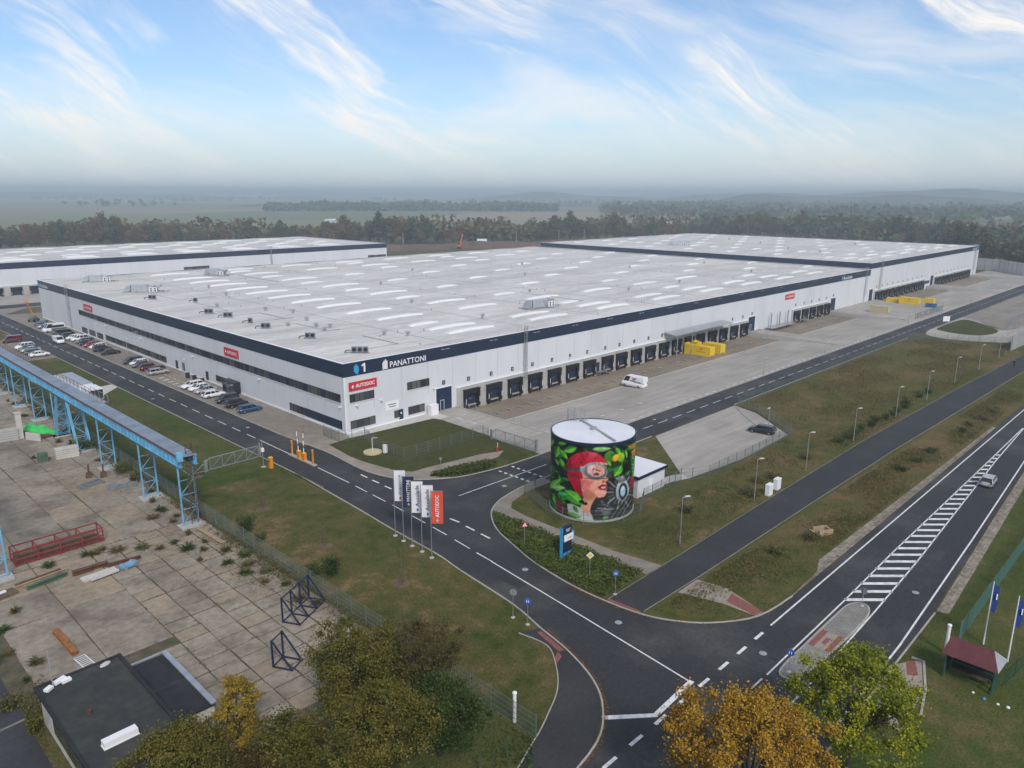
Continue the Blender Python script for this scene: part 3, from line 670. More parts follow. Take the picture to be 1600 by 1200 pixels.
# ------------------------------------------------------------------ old concrete yard: every slab its own piece
yard = structure(sheet('concrete_yard', [(-70, 150), (-33.0, 150), (-33.0, -58), (-46, -66), (-57, -46), (-60, -42), (-62, -30), (-70, -30)], 0.012, 'soil'))
slabs = {}
def slab(x0, y0, x1, y1, mat):
    w, h = round(x1-x0, 2), round(y1-y0, 2)
    k = (w, h, mat)
    if k not in slabs:
        mb = MB(); g = 0.045+0.015*(w < 3); a, b = w/2-g, h/2-g; c = 0.035
        vs = [(-a, -b, -0.1), (a, -b, -0.1), (a, b, -0.1), (-a, b, -0.1), (-a, -b, 0.03), (a, -b, 0.03), (a, b, 0.03), (-a, b, 0.03), (-a+c, -b+c, 0.05), (a-c, -b+c, 0.05), (a-c, b-c, 0.05), (-a+c, b-c, 0.05)]
        mb.add(vs, [(0,1,5,4),(1,2,6,5),(2,3,7,6),(3,0,4,7),(4,5,9,8),(5,6,10,9),(6,7,11,10),(7,4,8,11),(8,9,10,11)])
        slabs[k] = mb.mesh('slab', mat=mat)
    o = obj('slab', slabs[k], yard, ((x0+x1)/2, (y0+y1)/2, 0.012+random.uniform(-0.012, 0.02)))
    o.rotation_euler = (random.gauss(0, 0.005), random.gauss(0, 0.005), random.gauss(0, 0.009)); o.location.x += random.gauss(0, .03); o.location.y += random.gauss(0, .03)
for j in range(21):
    for i in range(-3, 5):
        x0, y0 = -46.8+i*2.72, -59.5+j*2.06
        if i < 0 and (y0 > -43.5 or (i < -1 and y0 < -47.0) or y0 < -58): continue
        ochre = (x0 > -42.5 and y0 > -33 and random.random() < 0.55) or random.random() < 0.1
        slab(x0, y0, x0+2.72, y0+2.06, 'slab_ochre' if ochre else 'slab')
for j in range(28):
    for i in range(4):
        x0, y0 = -69.6+i*5.7, -41.4+j*6.2
        if x0+5.7 < -59 and y0 < -26: continue
        if x0 < -60 and y0 < -34: continue
        slab(x0, y0, x0+5.7, y0+6.2, 'slab_ochre' if (-33 < y0 < -18 and random.random() < 0.6) else 'slab')
for j in range(24):
    for i in range(3):
        x0, y0 = -46.8+i*4.53, -16.2+j*5.4
        slab(x0, y0, x0+4.53, y0+5.4, 'slab_ochre' if (y0 < 8 and random.random() < 0.45) else 'slab')
# worn and mended asphalt, manhole covers
for k, P in enumerate([rect(-15.6, -36, -14.4, -30), rect(-11.9, -14, -9.2, -11), rect(-17.2, -58.5, -15.9, -54), [(-24, -82), (-19, -82), (-19, -83.2), (-24, -83)], rect(20, -90.3, 27, -88.6), rect(48, -83.2, 60, -81.6), rect(-15.5, 30, -13.6, 41), rect(-11.4, 60, -9, 66), rect(40, -37.8, 52, -36.2)]):
    sheet('asphalt_patch', P, 0.017, 'asphalt_old' if k % 2 else 'asphalt_path')
mh = MB().lathe([(.36, 0), (.36, .012), (.3, .014), (.02, .014)], n=16).mesh('manhole_cover', mat='steel_grey')
for x, y in ((-10.6, -30.5), (-13.6, -56), (-15.0, -70), (-10.2, 16), (-14.6, 48), (2.5, -36.6), (46, -33), (12, -89.0), (-9.8, -82.6)):
    structure(obj('manhole_cover', mh, None, (x, y, 0.014)))

# ------------------------------------------------------------------ warehouses
def window_strip(root, plane, a0, a1, z0, z1, npanes, name='window'):
    """one window with frame and panes; plane 'W' lies on x=0 running along y, 'S' on y=0 running along x"""
    w = a1-a0; mb = MB(); t = 0.07; d = 0.09
    def bx(u0, v0, u1, v1, p0, p1):
        if plane == 'S': return (u0, -p1, v0), (u1, -p0, v1)
        return (-p1, u0, v0), (-p0, u1, v1)
    mb.use('frame_dark')
    mb.box(*bx(0, 0, w, t, 0, d)); mb.box(*bx(0, z1-z0-t, w, z1-z0, 0, d)); mb.box(*bx(0, t, t, z1-z0-t, 0, d)); mb.box(*bx(w-t, t, w, z1-z0-t, 0, d))
    for k in range(1, npanes):
        u = w*k/npanes; mb.box(*bx(u-t/2, t, u+t/2, z1-z0-t, 0, d))
    mb.use('trim_white').box(*bx(-0.05, -0.09, w+0.05, -0.003, 0, d+0.06))
    loc = (a0, 0, z0) if plane == 'S' else (0, a0, z0)
    o = mb.build(name, None, root, loc)
    for k in range(npanes):
        u0, u1 = w*k/npanes+t/2+0.004, w*(k+1)/npanes-t/2-0.004
        key = ('pane', plane, round(u1-u0, 2), round(z1-z0, 2))
        if key not in SH: SH[key] = MB().box(*bx(0, t+0.004, u1-u0, z1-z0-t-0.004, 0.02, 0.04)).mesh('pane', mat='pane')
        obj('pane', SH[key], o, (u0, 0, 0) if plane == 'S' else (0, u0, 0))
    return o
SH = {}
def dock_meshes():
    s = MB().use('black_rubber')
    for x0, x1 in ((0, 0.62), (3.38, 4.0)): s.box((x0, -0.75, 0.55), (x1, 0, 4.1))
    s.box((0.622, -0.75, 3.3), (3.378, 0, 4.1))
    s.box((-0.12, -0.86, 4.102), (4.12, 0, 4.2))
    s.use('white').box((0.08, -0.765, 1.3), (0.2, -0.752, 2.4)); s.box((3.8, -0.765, 1.3), (3.92, -0.752, 2.4))
    SH['shelter'] = s.mesh('dock_door')
    d = MB().use('navy_door')
    for k in range(5): d.box((0.64, -0.12, 1.06+k*0.45), (3.36, -0.05, 1.06+k*0.45+0.435))
    d.use('pane').box((1.5, -0.135, 2.0), (2.3, -0.122, 2.3)); SH['leaf'] = d.mesh('door_leaf')
    l = MB().use('steel_grey').box((0.75, -0.35, 0.75), (3.25, -0.02, 1.0)); l.use('paint_yellow').box((0.75, -0.365, 0.85), (3.25, -0.352, 0.93))
    SH['leveller'] = l.mesh('dock_leveller')
    b = MB().use('black_rubber').box((0.2, -0.3, 0.1), (0.55, 0, 0.54)); b.box((3.45, -0.3, 0.1), (3.8, 0, 0.54)); b.box((0.75, -0.12, 0.12), (3.25, 0, 0.7))
    SH['bumper'] = b.mesh('bumper')
    g = MB().use('galv').tube((0, 0, 0.16), (0, -1.7, 0.16), 0.09, 6); g.box((-0.08, -0.1, 0), (0.08, 0.05, 0.2)); g.box((-0.08, -1.75, 0), (0.08, -1.6, 0.2))
    SH['guide'] = g.mesh('wheel_guide')
dock_meshes()
def num_sign(txt):
    k = ('num', txt)
    if k not in SH:
        mb = MB().use('frame_dark').box((-0.36, -0.04, -0.42), (0.36, 0, 0.42)); mb.use('letter_white')
        text_on(mb, txt, T(0, -0.046, -0.27) @ ROT_S, 0.72 if len(txt) == 1 else 0.56, align='CENTER')
        SH[k] = mb.mesh('number_sign')
    return SH[k]
def dock(root, x, num, y=0.0, z=-1.085, guides=True):
    o = obj('dock_door', SH['shelter'], root, (x, y-0.3, z))
    obj('door_leaf', SH['leaf'], o); obj('dock_leveller', SH['leveller'], o); obj('bumper', SH['bumper'], o)
    if num: obj('number_sign', num_sign(str(num)), o, (1.7, 0.28, 6.2))
    if guides:
        obj('wheel_guide', SH['guide'], o, (0.45, -5.2, 0)); obj('wheel_guide', SH['guide'], o, (3.3, -5.6, 0))
    return o
def plinth(root, x0, x1, z0, z1, y=0.0, n=None):
    n = n or max(1, round((x1-x0)/6.2)); w = (x1-x0)/n; key = ('pl', round(w, 2), z0, z1)
    if key not in SH: SH[key] = MB().box((0.015, -0.28, z0), (w-0.015, -0.002, z1)).mesh('concrete_panel', mat='concrete')
    for k in range(n): obj('concrete_panel', SH[key], root, (x0+k*w, y, 0))
    MB().box((x0, -0.36, z1+0.002), (x1, -0.003, z1+0.1)).build('flashing', 'trim_white', root, (0, y, 0))
def sect_door(root, x0, x1, h, wicket=False, num=None, y=0.0):
    mb = MB().use('navy_door'); n = 6
    for k in range(n): mb.box((0, -0.09, h*k/n+0.01), (x1-x0, -0.02, h*(k+1)/n-0.012))
    o = mb.build('sectional_door', None, root, (x0, y, 0.03))
    f = MB().use('trim_white'); f.box((-0.15, -0.11, 0), (-0.003, 0, h+0.15)); f.box((x1-x0+0.003, -0.11, 0), (x1-x0+0.15, 0, h+0.15)); f.box((-0.002, -0.11, h+0.003), (x1-x0+0.002, 0, h+0.15)); f.build('door_frame', None, o)
    if wicket:
        w = MB().use('trim_white'); w.box((1.0, -0.13, 0.02), (1.07, -0.092, 2.05)); w.box((1.9, -0.13, 0.02), (1.97, -0.092, 2.05)); w.box((1.071, -0.13, 1.98), (1.899, -0.092, 2.05)); w.build('wicket_door', None, o)
    if num: obj('number_sign', num_sign(num), o, ((x1-x0)/2, -0.02, h+1.0))
    return o
def ladder(root, pos, h, face='S', above=1.2):
    mb = MB().use('galv')
    for s in (-0.3, 0.3): mb.bar((s, -0.25, 0.3), (s, -0.25, h+above), 0.06)
    for z in np.arange(0.5, h+above, 0.3): mb.bar((-0.3, -0.25, z), (0.3, -0.25, z), 0.03)
    for z in np.arange(2.6, h+above, 0.9):
        a = [(0.42*math.cos(t), -0.3-0.62*math.sin(t)*1.0, z) for t in np.linspace(0, math.pi, 7)]
        for p, q in zip(a, a[1:]): mb.bar(p, q, 0.05)
    for t in np.linspace(0.4, math.pi-0.4, 4): mb.bar((0.42*math.cos(t), -0.3-0.62*math.sin(t), 2.6), (0.42*math.cos(t), -0.3-0.62*math.sin(t), h+above), 0.04)
    for z in np.arange(1.2, h, 2.4): mb.bar((-0.3, 0, z), (-0.3, -0.25, z), 0.05); mb.bar((0.3, 0, z), (0.3, -0.25, z), 0.05)
    # guard rail at the roof edge
    for x in (-1.6, -0.5, 0.5, 1.6):
        mb.bar((x, 0.4, h-0.1), (x, 0.4, h+1.1), 0.05)
    for z in (0.55, 1.1): mb.bar((-1.6, 0.4, h+z), (-0.5, 0.4, h+z), 0.04); mb.bar((0.5, 0.4, h+z), (1.6, 0.4, h+z), 0.04)
    o = mb.build('ladder', None, root, pos)
    if face == 'W': o.rotation_euler = (0, 0, R(-90))
    return o
def shell(root, x0, y0, x1, y1, z0, zb, zt, roof_z, ridge0, ridge_d, rm='membrane', amp=0.22):
    """walls on four sides, dark parapet band, and a membrane roof folded into shallow bays"""
    t = 0.2
    for nm, a, b in (('wall', (x0, y0, z0), (x1, y0+t, zb)), ('wall', (x0, y1-t, z0), (x1, y1, zb)), ('wall', (x0, y0+t, z0), (x0+t, y1-t, zb)), ('wall', (x1-t, y0+t, z0), (x1, y1-t, zb))):
        MB().box(a, b).build(nm, 'wall_white', root)
    jn = MB()
    for x in np.arange(x0+6.2, x1, 6.2): jn.box((x-.02, y0-.006, max(z0, 3.9)), (x+.02, y0-.001, zb))
    for y in np.arange(y0+6.2, y1, 6.2): jn.box((x0-.006, y-.02, 0.3), (x0-.001, y+.02, zb))
    jn.build('panel_joint', 'steel', root)['kind'] = 'stuff'
    e = 0.06
    for a, b in (((x0-e, y0-e, zb), (x1+e, y0+t, zt)), ((x0-e, y1-t, zb), (x1+e, y1+e, zt)), ((x0-e, y0+t, zb), (x0+t, y1-t, zt)), ((x1-t, y0+t, zb), (x1+e, y1-t, zt))):
        MB().box(a, b).build('parapet_band', 'navy', root)
    cap = MB()
    for a, b in (((x0-e-.02, y0-e-.02, zt+.001), (x1+e+.02, y0+.45, zt+.04)), ((x0-e-.02, y1-.45, zt+.001), (x1+e+.02, y1+e+.02, zt+.04)), ((x0-e-.02, y0+.451, zt+.001), (x0+.45, y1-.451, zt+.04)), ((x1-.45, y0+.451, zt+.001), (x1+e+.02, y1-.451, zt+.04))):
        cap.box(a, b)
    cap.build('parapet_cap', 'trim_white', root)
    st = sorted({x0+t, x1-t} | {ridge0+k*ridge_d/2 for k in range(-2, 60) if x0+t < ridge0+k*ridge_d/2 < x1-t})
    mb = MB(); vs = []
    for x in st:
        ph = ((x-ridge0)/ridge_d) % 1.0; z = roof_z + amp*(abs(ph-0.5)*2) - amp*0.5
        if x in (st[0], st[-1]): z = roof_z
        vs += [(x, y0+t, z), (x, y1-t, z)]
    mb.add(vs, [(2*i, 2*i+2, 2*i+3, 2*i+1) for i in range(len(st)-1)])
    roof = mb.build('roof', rm, root)
    # wide seams where the bays drain
    sm = MB()
    for k in range(-2, 60):
        x = ridge0+(k+0.5)*ridge_d
        if x0+2 < x < x1-2: sm.box((x-0.12, y0+0.6, roof_z-amp*0.5-0.02), (x+0.12, y1-0.6, roof_z-amp*0.5+0.025))
    if sm.f: sm.build('gutter_seam', 'steel_grey', roof)['kind'] = 'stuff'
    return roof
def skylight_mesh(L):
    k = ('sky', L)
    if k not in SH:
        w = 2.05; mb = MB(); n = 10
        mb.use('steel_grey')
        def arch(t): return 0.24 - 0.3*(abs(t)**2.0)
        for i in range(n):
            a, b = -1+2*i/n, -1+2*(i+1)/n
            za, zb = arch(a), arch(b); xa, xb = a*L/2, b*L/2
            mb.use('trim_white')
            mb.add([(xa, -w/2, -0.3), (xb, -w/2, -0.3), (xb, -w/2, zb), (xa, -w/2, za), (xa, w/2, -0.3), (xb, w/2, -0.3), (xb, w/2, zb), (xa, w/2, za)], [(0,1,2,3),(7,6,5,4)])
            mb.use('skylight')
            c = w*0.28
            mb.add([(xa, -w/2-.03, za), (xb, -w/2-.03, zb), (xb, -c, zb+0.3), (xa, -c, za+0.3), (xa, c, za+0.3), (xb, c, zb+0.3), (xb, w/2+.03, zb), (xa, w/2+.03, za)], [(0,1,2,3),(3,2,5,4),(4,5,6,7)])
        for a in (-1, 1):
            za = arch(a); x = a*L/2
            f = [(x, -w/2, -0.3), (x, w/2, -0.3), (x, w/2, za), (x, w*0.28, za+0.3), (x, -w*0.28, za+0.3), (x, -w/2, za)]
            mb.use('skylight').add(f, [tuple(range(6)) if a > 0 else tuple(range(5, -1, -1))])
        SH[k] = mb.mesh('skylight')
    return SH[k]
def skylights(roof, spots, z):
    for x, y, L in spots: obj('skylight', skylight_mesh(L), roof, (x, y, z))

H1, B1 = 12.63, 10.22
wh = thing('warehouse', 'long white warehouse with navy roof band, red signs and office windows at its corner', 'warehouse')
roof1 = shell(wh, 0, 0, 244.2, 180.4, -1.4, B1, H1, 12.5, 38.7, 25.1)
MB().box((-0.11, -0.11, 0), (-0.002, 180.4, 0.3)).build('base_flashing', 'trim_white', wh)
MB().box((-0.11, -0.11, 0.02), (20.3, -0.002, 0.3)).build('base_flashing', 'trim_white', wh)
MB().box((-0.03, -0.03, 0.3), (0.3, -0.001, B1)).build('corner_trim', 'trim_white', wh)
colsL = [38.7+25.1*k for k in range(9)]; colsS = [36.2+25.2*k for k in range(9)]
sk = []
for k, x in enumerate(colsL):
    if x < 230: sk += [(x, 10.1, 13.2), (x, 16.2, 13.2)]
    if k in (0, 1, 2, 3, 4, 5): sk.append((x, 34.8, 13.2))
    if k < 7: sk += [(x, 149.6, 13.2), (x, 168.6, 13.2)]
for k, x in enumerate(colsS):
    ev, od = (k % 2 == 0), (k % 2 == 1)
    if ev: sk.append((x, 22.9, 8.2)); 
    if ev and k >= 2: sk += [(x, y, 8.2) for y in (47.6, 73.3, 98.8, 124.0)]
    if od: sk += [(x, y, 8.2) for y in (61.0, 85.8, 111.4, 136.9, 160.5)]
    if k == 7: sk.append((x+0.5, 36.0, 8.2))
for y in (47.6, 61, 73.5, 86, 98.9, 111, 124.5, 137): sk.append((38.8, y, 13.2))
for y in (47.5, 73.5, 98.8, 124): sk.append((64.1, y, 13.2))
skylights(roof1, sk, 12.5)
# office front on the west side
pos = [1.2+6.18*k for k in range(23)]
for k, y in enumerate(pos):
    y1 = min(y+4.8, 140.6); window_strip(wh, 'W', y, y1, 5.5, 7.0, 4)
    if k < 22: MB().box((-0.07, y1+0.003, 5.5), (-0.003, y+6.18-0.003, 7.0)).build('spandrel_panel', 'navy', wh)
window_strip(wh, 'W', 13.3, 18.9, 0.65, 2.15, 4)
for y0, y1 in ((1.1, 5.1), (5.12, 9.2), (9.22, 13.28)): MB().box((-0.07, y0, 0.65), (-0.003, y1, 2.2)).build('spandrel_panel', 'navy', wh)
for k in range(7):
    y = 77.3+6.2*k; window_strip(wh, 'W', y, y+4.8, 0.65, 2.15, 4)
    if k < 6: MB().box((-0.07, y+4.803, 0.65), (-0.003, y+6.197, 2.15)).build('spandrel_panel', 'navy', wh)
for y0, y1 in ((134.9, 139.5), (127.9, 133.1), (121.7, 126.4)): window_strip(wh, 'W', y0, y1, 0.12, 2.0, 3)
window_strip(wh, 'W', 45.2, 50.3, 0.9, 2.25, 3)
for y0 in (70.5, 66.7, 54.1):
    d = MB().use('navy_door').box((-0.08, y0, 0.1), (-0.012, y0+1.25, 2.25)); d.use('steel').box((-0.14, y0+0.1, 1.0), (-0.082, y0+0.2, 1.15)); d.build('door', None, wh)
ent = MB().use('frame_dark')
for y in (38.9, 40.6, 42.3, 43.9): ent.box((-1.6, y, 0.08), (-1.5, y+0.1, 2.4))
ent.box((-1.62, 38.88, 2.402), (-0.01, 44.02, 2.6)); ent.box((-1.5, 38.9, 0.1), (-0.02, 39.0, 2.4)); ent.box((-1.5, 43.9, 0.1), (-0.02, 44.0, 2.4))
e_o = ent.build('entrance_porch', None, wh)
for y in (39.0, 40.7, 42.4): MB().box((-1.56, y+0.004, 0.12), (-1.53, y+1.58, 2.39)).build('pane', 'pane', e_o)
def red_board(face, a0, a1, z0, z1, root=None):
    mb = MB().use('red_sign'); w = a1-a0
    if face == 'S':
        mb.box((0, -0.16, 0), (w, -0.003, z1-z0)); m = T(w*0.24, -0.165, (z1-z0)*0.32) @ ROT_S; c = T(w*0.13, -0.165, (z1-z0)*0.5) @ ROT_S; loc = (a0, 0, z0)
    else:
        mb.box((-0.16, -w, 0), (-0.003, 0, z1-z0)); m = T(-0.165, -w*0.24, (z1-z0)*0.32) @ ROT_W; c = T(-0.165, -w*0.13, (z1-z0)*0.5) @ ROT_W; loc = (0, a1, z0)
    o = mb.build('sign_board', None, root or wh, loc)
    l = MB().use('letter_white'); text_on(l, 'AUTODOC', m, 0.9, width=w*0.68, offset=0.02)
    s = 0.38
    l.merge([(-s*.9, -.06, 0), (-.14, -.1, 0), (-.06, -s, 0), (.06, -s*.9, 0), (.1, -.1, 0), (s*.9, 0, 0), (.1, .1, 0), (0, s, 0), (-.1, .1, 0)], [(0, 1, 8), (1, 2, 3, 4), (4, 5, 6), (6, 7, 8), (1, 4, 6, 8)], c)
    l.build('lettering', None, o); return o
red_board('S', 0.95, 6.8, 7.6, 9.15)
red_board('W', 38.6, 45.0, 7.55, 9.3); red_board('W', 128.0, 135.2, 7.55, 9.3); red_board('S', 169.6, 176.3, 7.6, 9.3)
window_strip(wh, 'S', 1.05, 6.2, 5.5, 7.0, 5); window_strip(wh, 'S', 13.65, 18.9, 5.5, 7.0, 5)
window_strip(wh, 'S', 1.0, 6.25, 0.7, 2.2, 4); window_strip(wh, 'S', 13.75, 17.6, 0.7, 2.25, 3); window_strip(wh, 'S', 10.5, 11.6, 0.75, 2.15, 1)
d = MB().use('navy_door').box((11.62, -0.1, 0.06), (12.5, -0.012, 2.2)); d.use('white').box((11.85, -0.115, 1.35), (12.15, -0.102, 1.65)); d.build('door', None, wh)
bd = MB().use('white').box((8.55, -0.06, 2.55), (11.55, -0.003, 4.15)); bd.use('letter_dark')
for row, (x0, n) in enumerate(((9.15, 9), (9.4, 7))):
    for k in range(n):
        if row == 1 and k == 3: pass
        bd.box((x0+k*0.21, -0.066, 3.45-row*0.42), (x0+k*0.21+0.13+0.03*(k % 2), -0.061, 3.45-row*0.42+0.2+0.03*(k % 3 == 0)))
bd.build('notice_board', None, wh)
def brand(root, x, z, txt, h, w, face='S', mark='tower'):
    """raised white lettering with its mark on the navy band"""
    l = MB()
    B = (T(x, -0.1, z) @ ROT_S) if face == 'S' else (T(-0.1, x, z) @ ROT_W)
    def rc(u0, v0, u1, v1, dz=0.0): l.merge([(u0, v0, dz), (u1, v0, dz), (u1, v1, dz), (u0, v1, dz)], [(0, 1, 2, 3)], B)
    if mark == 'tower':
        l.use('letter_white')
        for u0, u1, v1 in ((0, .18, 1.25), (.22, .5, 1.55), (.54, .8, 1.8), (.84, 1.12, 1.5)): rc(u0, 0, u1, v1)
        off = 1.55
    else:
        l.use('sky_blue'); l.merge([(0, .45, 0), (.75, -.25, 0), (1.1, .55, 0), (1.0, 1.2, 0), (.55, 1.75, 0), (.05, 1.25, 0)], [tuple(range(6))], B); off = 1.5
    l.use('letter_white')
    if txt: text_on(l, txt, B @ T(off, 0.18, 0), h, width=w, offset=0.015)
    l.build('lettering', None, root)
brand(wh, 8.2, 10.35, 'PANATTONI', 1.5, 8.3)
brand(wh, 2.1, 10.55, '', 1, 1, mark='drop')
l1 = MB().use('letter_white'); l1.merge([(.42, 0, 0), (.78, 0, 0), (.78, 1.6, 0), (.5, 1.6, 0), (.02, 1.32, 0), (.02, 1.0, 0), (.42, 1.2, 0)], [(0, 1, 2, 3, 6), (3, 4, 5, 6)], T(3.75, -0.1, 10.6) @ ROT_S); l1.build('lettering', None, wh)
brand(wh, 215.6, 10.45, 'Accolade', 1.7, 8.2, mark='drop')
brand(wh, 179.6, 10.45, 'Accolade', 1.7, 8.5, 'W', mark='drop')
for x in np.arange(22, 240, 13.0):
    MB().use('steel_grey').box((x, -0.085, 11.95), (x+0.9, -0.061, 12.1)).box((x+1.2, -0.085, 11.95), (x+2.1, -0.061, 12.1)).build('overflow_spout', None, wh)
# docks along the south side
for x0, x1 in ((25.8, 144.7), (175.4, 205.4)): plinth(wh, x0, x1, -1.3, 3.75)
sect_door(wh, 20.5, 24.45, 4.45, True, '1'); sect_door(wh, 145.3, 149.5, 4.5, True, '21'); sect_door(wh, 207.3, 211.6, 4.5, False, '27')
dx = [27.3, 33.6, 39.85, 46.1, 52.5, 58.75, 65.0, 71.9, 77.6, 83.8, 90.05, 96.3, 102.5, 108.7, 114.8, 121.1, 127.3, 133.6, 139.9]
for k, x in enumerate(dx): dock(wh, x, k+2)
for k, x in enumerate([176.4, 182.9, 189.1, 195.3, 201.4]): dock(wh, x, 22+k)
MB().use('navy_door').box((70.0, -0.36, -0.05), (71.1, -0.29, 2.1)).build('door', None, wh)
cp = MB().use('steel_grey')
cp.add([(98.6, -0.32, 5.75), (128.6, -0.32, 5.75), (128.6, -4.0, 5.35), (98.6, -4.0, 5.35), (98.6, -0.32, 5.6), (128.6, -0.32, 5.6), (128.6, -4.0, 5.2), (98.6, -4.0, 5.2)], [(0,3,2,1),(4,5,6,7),(0,4,7,3),(1,2,6,5),(3,7,6,2),(0,1,5,4)])
cpo = cp.build('canopy', None, wh); cpo.active_material = MATS['galv']
for x in (100.2, 107.5, 114.5, 121.5, 127.8): MB().tube((x, -3.4, -1.09), (x, -3.4, 5.24), 0.11, 8).build('post', 'galv', cpo)
ladder(wh, (45.2, 0, 0), H1); ladder(wh, (0, 149.0, 0), H1, 'W'); ladder(wh, (239.5, 0, 0), H1)
for x in (2.2, 7.4, 19.7, 60, 110, 160): MB().use('white').box((x, -0.55, 4.75), (x+0.28, -0.004, 4.9)).build('wall_lamp', None, wh)
for y in (1.0, 30, 61, 92, 118): MB().use('white').box((-0.55, y, 4.75), (-0.004, y+0.28, 4.9)).build('wall_lamp', None, wh)

H2 = 15.0
wb = thing('warehouse', 'taller white warehouse joined to the far end of the long one', 'warehouse')
roof2 = shell(wb, 244.3, 0.02, 401.5, 176, -1.4, 12.8, H2, 14.9, 263, 25.1)
plinth(wb, 250.2, 314.0, -1.3, 3.75, 0.02); plinth(wb, 327.9, 389.6, -1.3, 3.75, 0.02)
for k in range(10): dock(wb, 251.2+k*6.25, 28+k, 0.02)
for k in range(10): dock(wb, 328.7+k*6.0, 38+k, 0.02, guides=False)
sect_door(wb, 244.9, 248.8, 4.5, y=0.02); sect_door(wb, 322.4, 326.7, 4.5, y=0.02)
window_strip(wb, 'S', 315.2, 321.4, 1.2, 2.6, 4)
ladder(wb, (255.3, 0.02, 0), H2); ladder(wb, (394.6, 0.02, 0), H2)
l2 = MB().use('letter_white'); text_on(l2, 'Accolade', T(388.5, -0.1, 13.2) @ ROT_S, 1.7, width=8.4, offset=0.015); l2.use('sky_blue').merge([(0, .45, 0), (.75, -.25, 0), (1.1, .55, 0), (1.0, 1.2, 0), (.55, 1.75, 0), (.05, 1.25, 0)], [tuple(range(6))], T(398.8, -0.1, 13.1) @ ROT_S); l2.build('lettering', None, wb)
sk2 = []
for i in range(6):
    x = 263.5+25.1*i
    sk2 += [(x, 10.1, 13.2), (x, 16.2, 13.2)]
    for j in range(13):
        y = 24+j*11.6
        if (i+j) % 2 == 0 or i == 1: sk2.append((x-2.2, y, 8.2))
skylights(roof2, sk2, 14.9)

Y3 = 252.0
wc = thing('warehouse', 'white warehouse with navy band standing beyond the long roof, its docks behind the boom lift', 'warehouse')
roof3 = shell(wc, -150, Y3, 195.5, 345, -0.6, 10.7, 13.2, 13.05, -137, 25.1)
plinth(wc, -60, 60, -0.5, 3.9, Y3)
for k in range(-6, 5): dock(wc, 7.3+k*6.75, None, Y3, -0.9, False)
for x0, x1 in ((78.2, 90.5), (182.5, 194.9)):
    o = window_strip(wc, 'S', x0, x1, 5.5, 7.0, 6); o.location.y = Y3
ladder(wc, (123, Y3, 0), 13.2)
s3 = []
for i in range(13):
    x = -137+25.1*i
    s3 += [(x, Y3+10, 13.2), (x, Y3+16, 13.2), (x, Y3+78, 13.2)]
    for j in range(4): s3.append((x+(12 if j % 2 else 0), Y3+27+j*12, 8.2))
skylights(roof3, s3, 13.05)
sheet('rear_yard', rect(-120, 222, 200, 252), 0.02, 'yard_concrete')

for pts in ([(8, 26), (14, 30), (19, 30)], [(8, 43), (16, 43), (16, 30)], [(9, 51), (20, 51)], [(8, 63), (18, 63), (18, 51)], [(14, 92), (14, 72), (8, 72)], [(13, 118), (13, 100), (24, 100)], [(78, 22), (92, 22), (92, 46)], [(6, 8), (18, 8), (18, 20)], [(55, 150), (55, 120)]):
    tr = MB()
    for a, b in zip(pts, pts[1:]): tr.bar((*a, 12.62), (*b, 12.62), .16, .1)
    tr.build('cable_tray', 'steel_grey', roof1)
rp = MB().lathe([(.07, -.1), (.07, .35), (.12, .36), (.12, .44)], n=6).mesh('drain_pipe', mat='letter_grey')
rgp = random.Random(4)
for k in range(90): obj('drain_pipe', rp, roof1, (rgp.choice([26.2, 51.3, 76.4, 101.5, 126.6, 151.7, 176.8, 201.9, 20, 31])+rgp.uniform(-.6, .6), rgp.uniform(3, 176), 12.45))
# ------------------------------------------------------------------ things on the roofs
def duct_unit(x, y, z, rz, label, L=9.0):
    t = thing('ventilation_unit', label, 'ventilation unit', (x, y, z), rz)
    MB().box((-L/2, -1.0, 0), (L/2, 1.0, 0.25)).build('base_frame', 'steel_grey', t)
    mb = MB().box((-L*0.28, -0.9, 0.25), (L*0.12, 0.9, 2.1)); mb.box((L*0.125, -0.8, 0.25), (L*0.3, 0.8, 1.9)); mb.build('casing', 'duct', t)
    n = 8; e = MB(); c = (-L*0.30, 0.3)
    pts = [(math.cos(a), math.sin(a)) for a in np.linspace(math.pi/2, math.pi, n)]
    for (a0, b0), (a1, b1) in zip(pts, pts[1:]):
        vs = [(c[0]+a*r*1.1, s*0.75, c[1]+b*r) for a, b in ((a0, b0), (a1, b1)) for r in (0.35, 1.75) for s in (-1, 1)]
        e.add(vs, [(0,1,5,4),(2,6,7,3),(0,4,6,2),(1,3,7,5)])
    e.build('duct_bend', 'galv', t)
    h = MB().box((L*0.32, -0.7, 0.3), (L*0.36, 0.7, 1.7)); h.add([(L*.36, -.7, .9), (L*.48, -.7, 1.8), (L*.48, .7, 1.8), (L*.36, .7, .9), (L*.36, -.7, 1.7), (L*.46, -.7, 2.1), (L*.46, .7, 2.1), (L*.36, .7, 1.7)], [(0,1,2,3),(4,7,6,5),(0,4,5,1),(3,2,6,7),(1,5,6,2)]); h.build('intake_hood', 'steel_grey', t)
    for k in range(2):
        f = MB().use('white').box((L*0.2+k*1.1, -2.1, 0.2), (L*0.2+k*1.1+0.9, -1.6, 1.5)); f.use('black_rubber')
        for zz in (0.55, 1.15): f.tube((L*0.2+k*1.1+0.45, -2.12, zz), (L*0.2+k*1.1+0.45, -2.1, zz), 0.26, 10)
        f.build('condenser', None, t)
    r = MB()
    for s in (-1.2, 1.2): r.bar((-L*0.5, s*2, 0.12), (L*0.6, s*2, 0.12), 0.1)
    for xx in np.linspace(-L*0.5, L*0.6, 7): r.bar((xx, -2.4, 0.12), (xx, 2.4, 0.12), 0.08)
    r.build('support_grid', 'steel_grey', t)
    return t
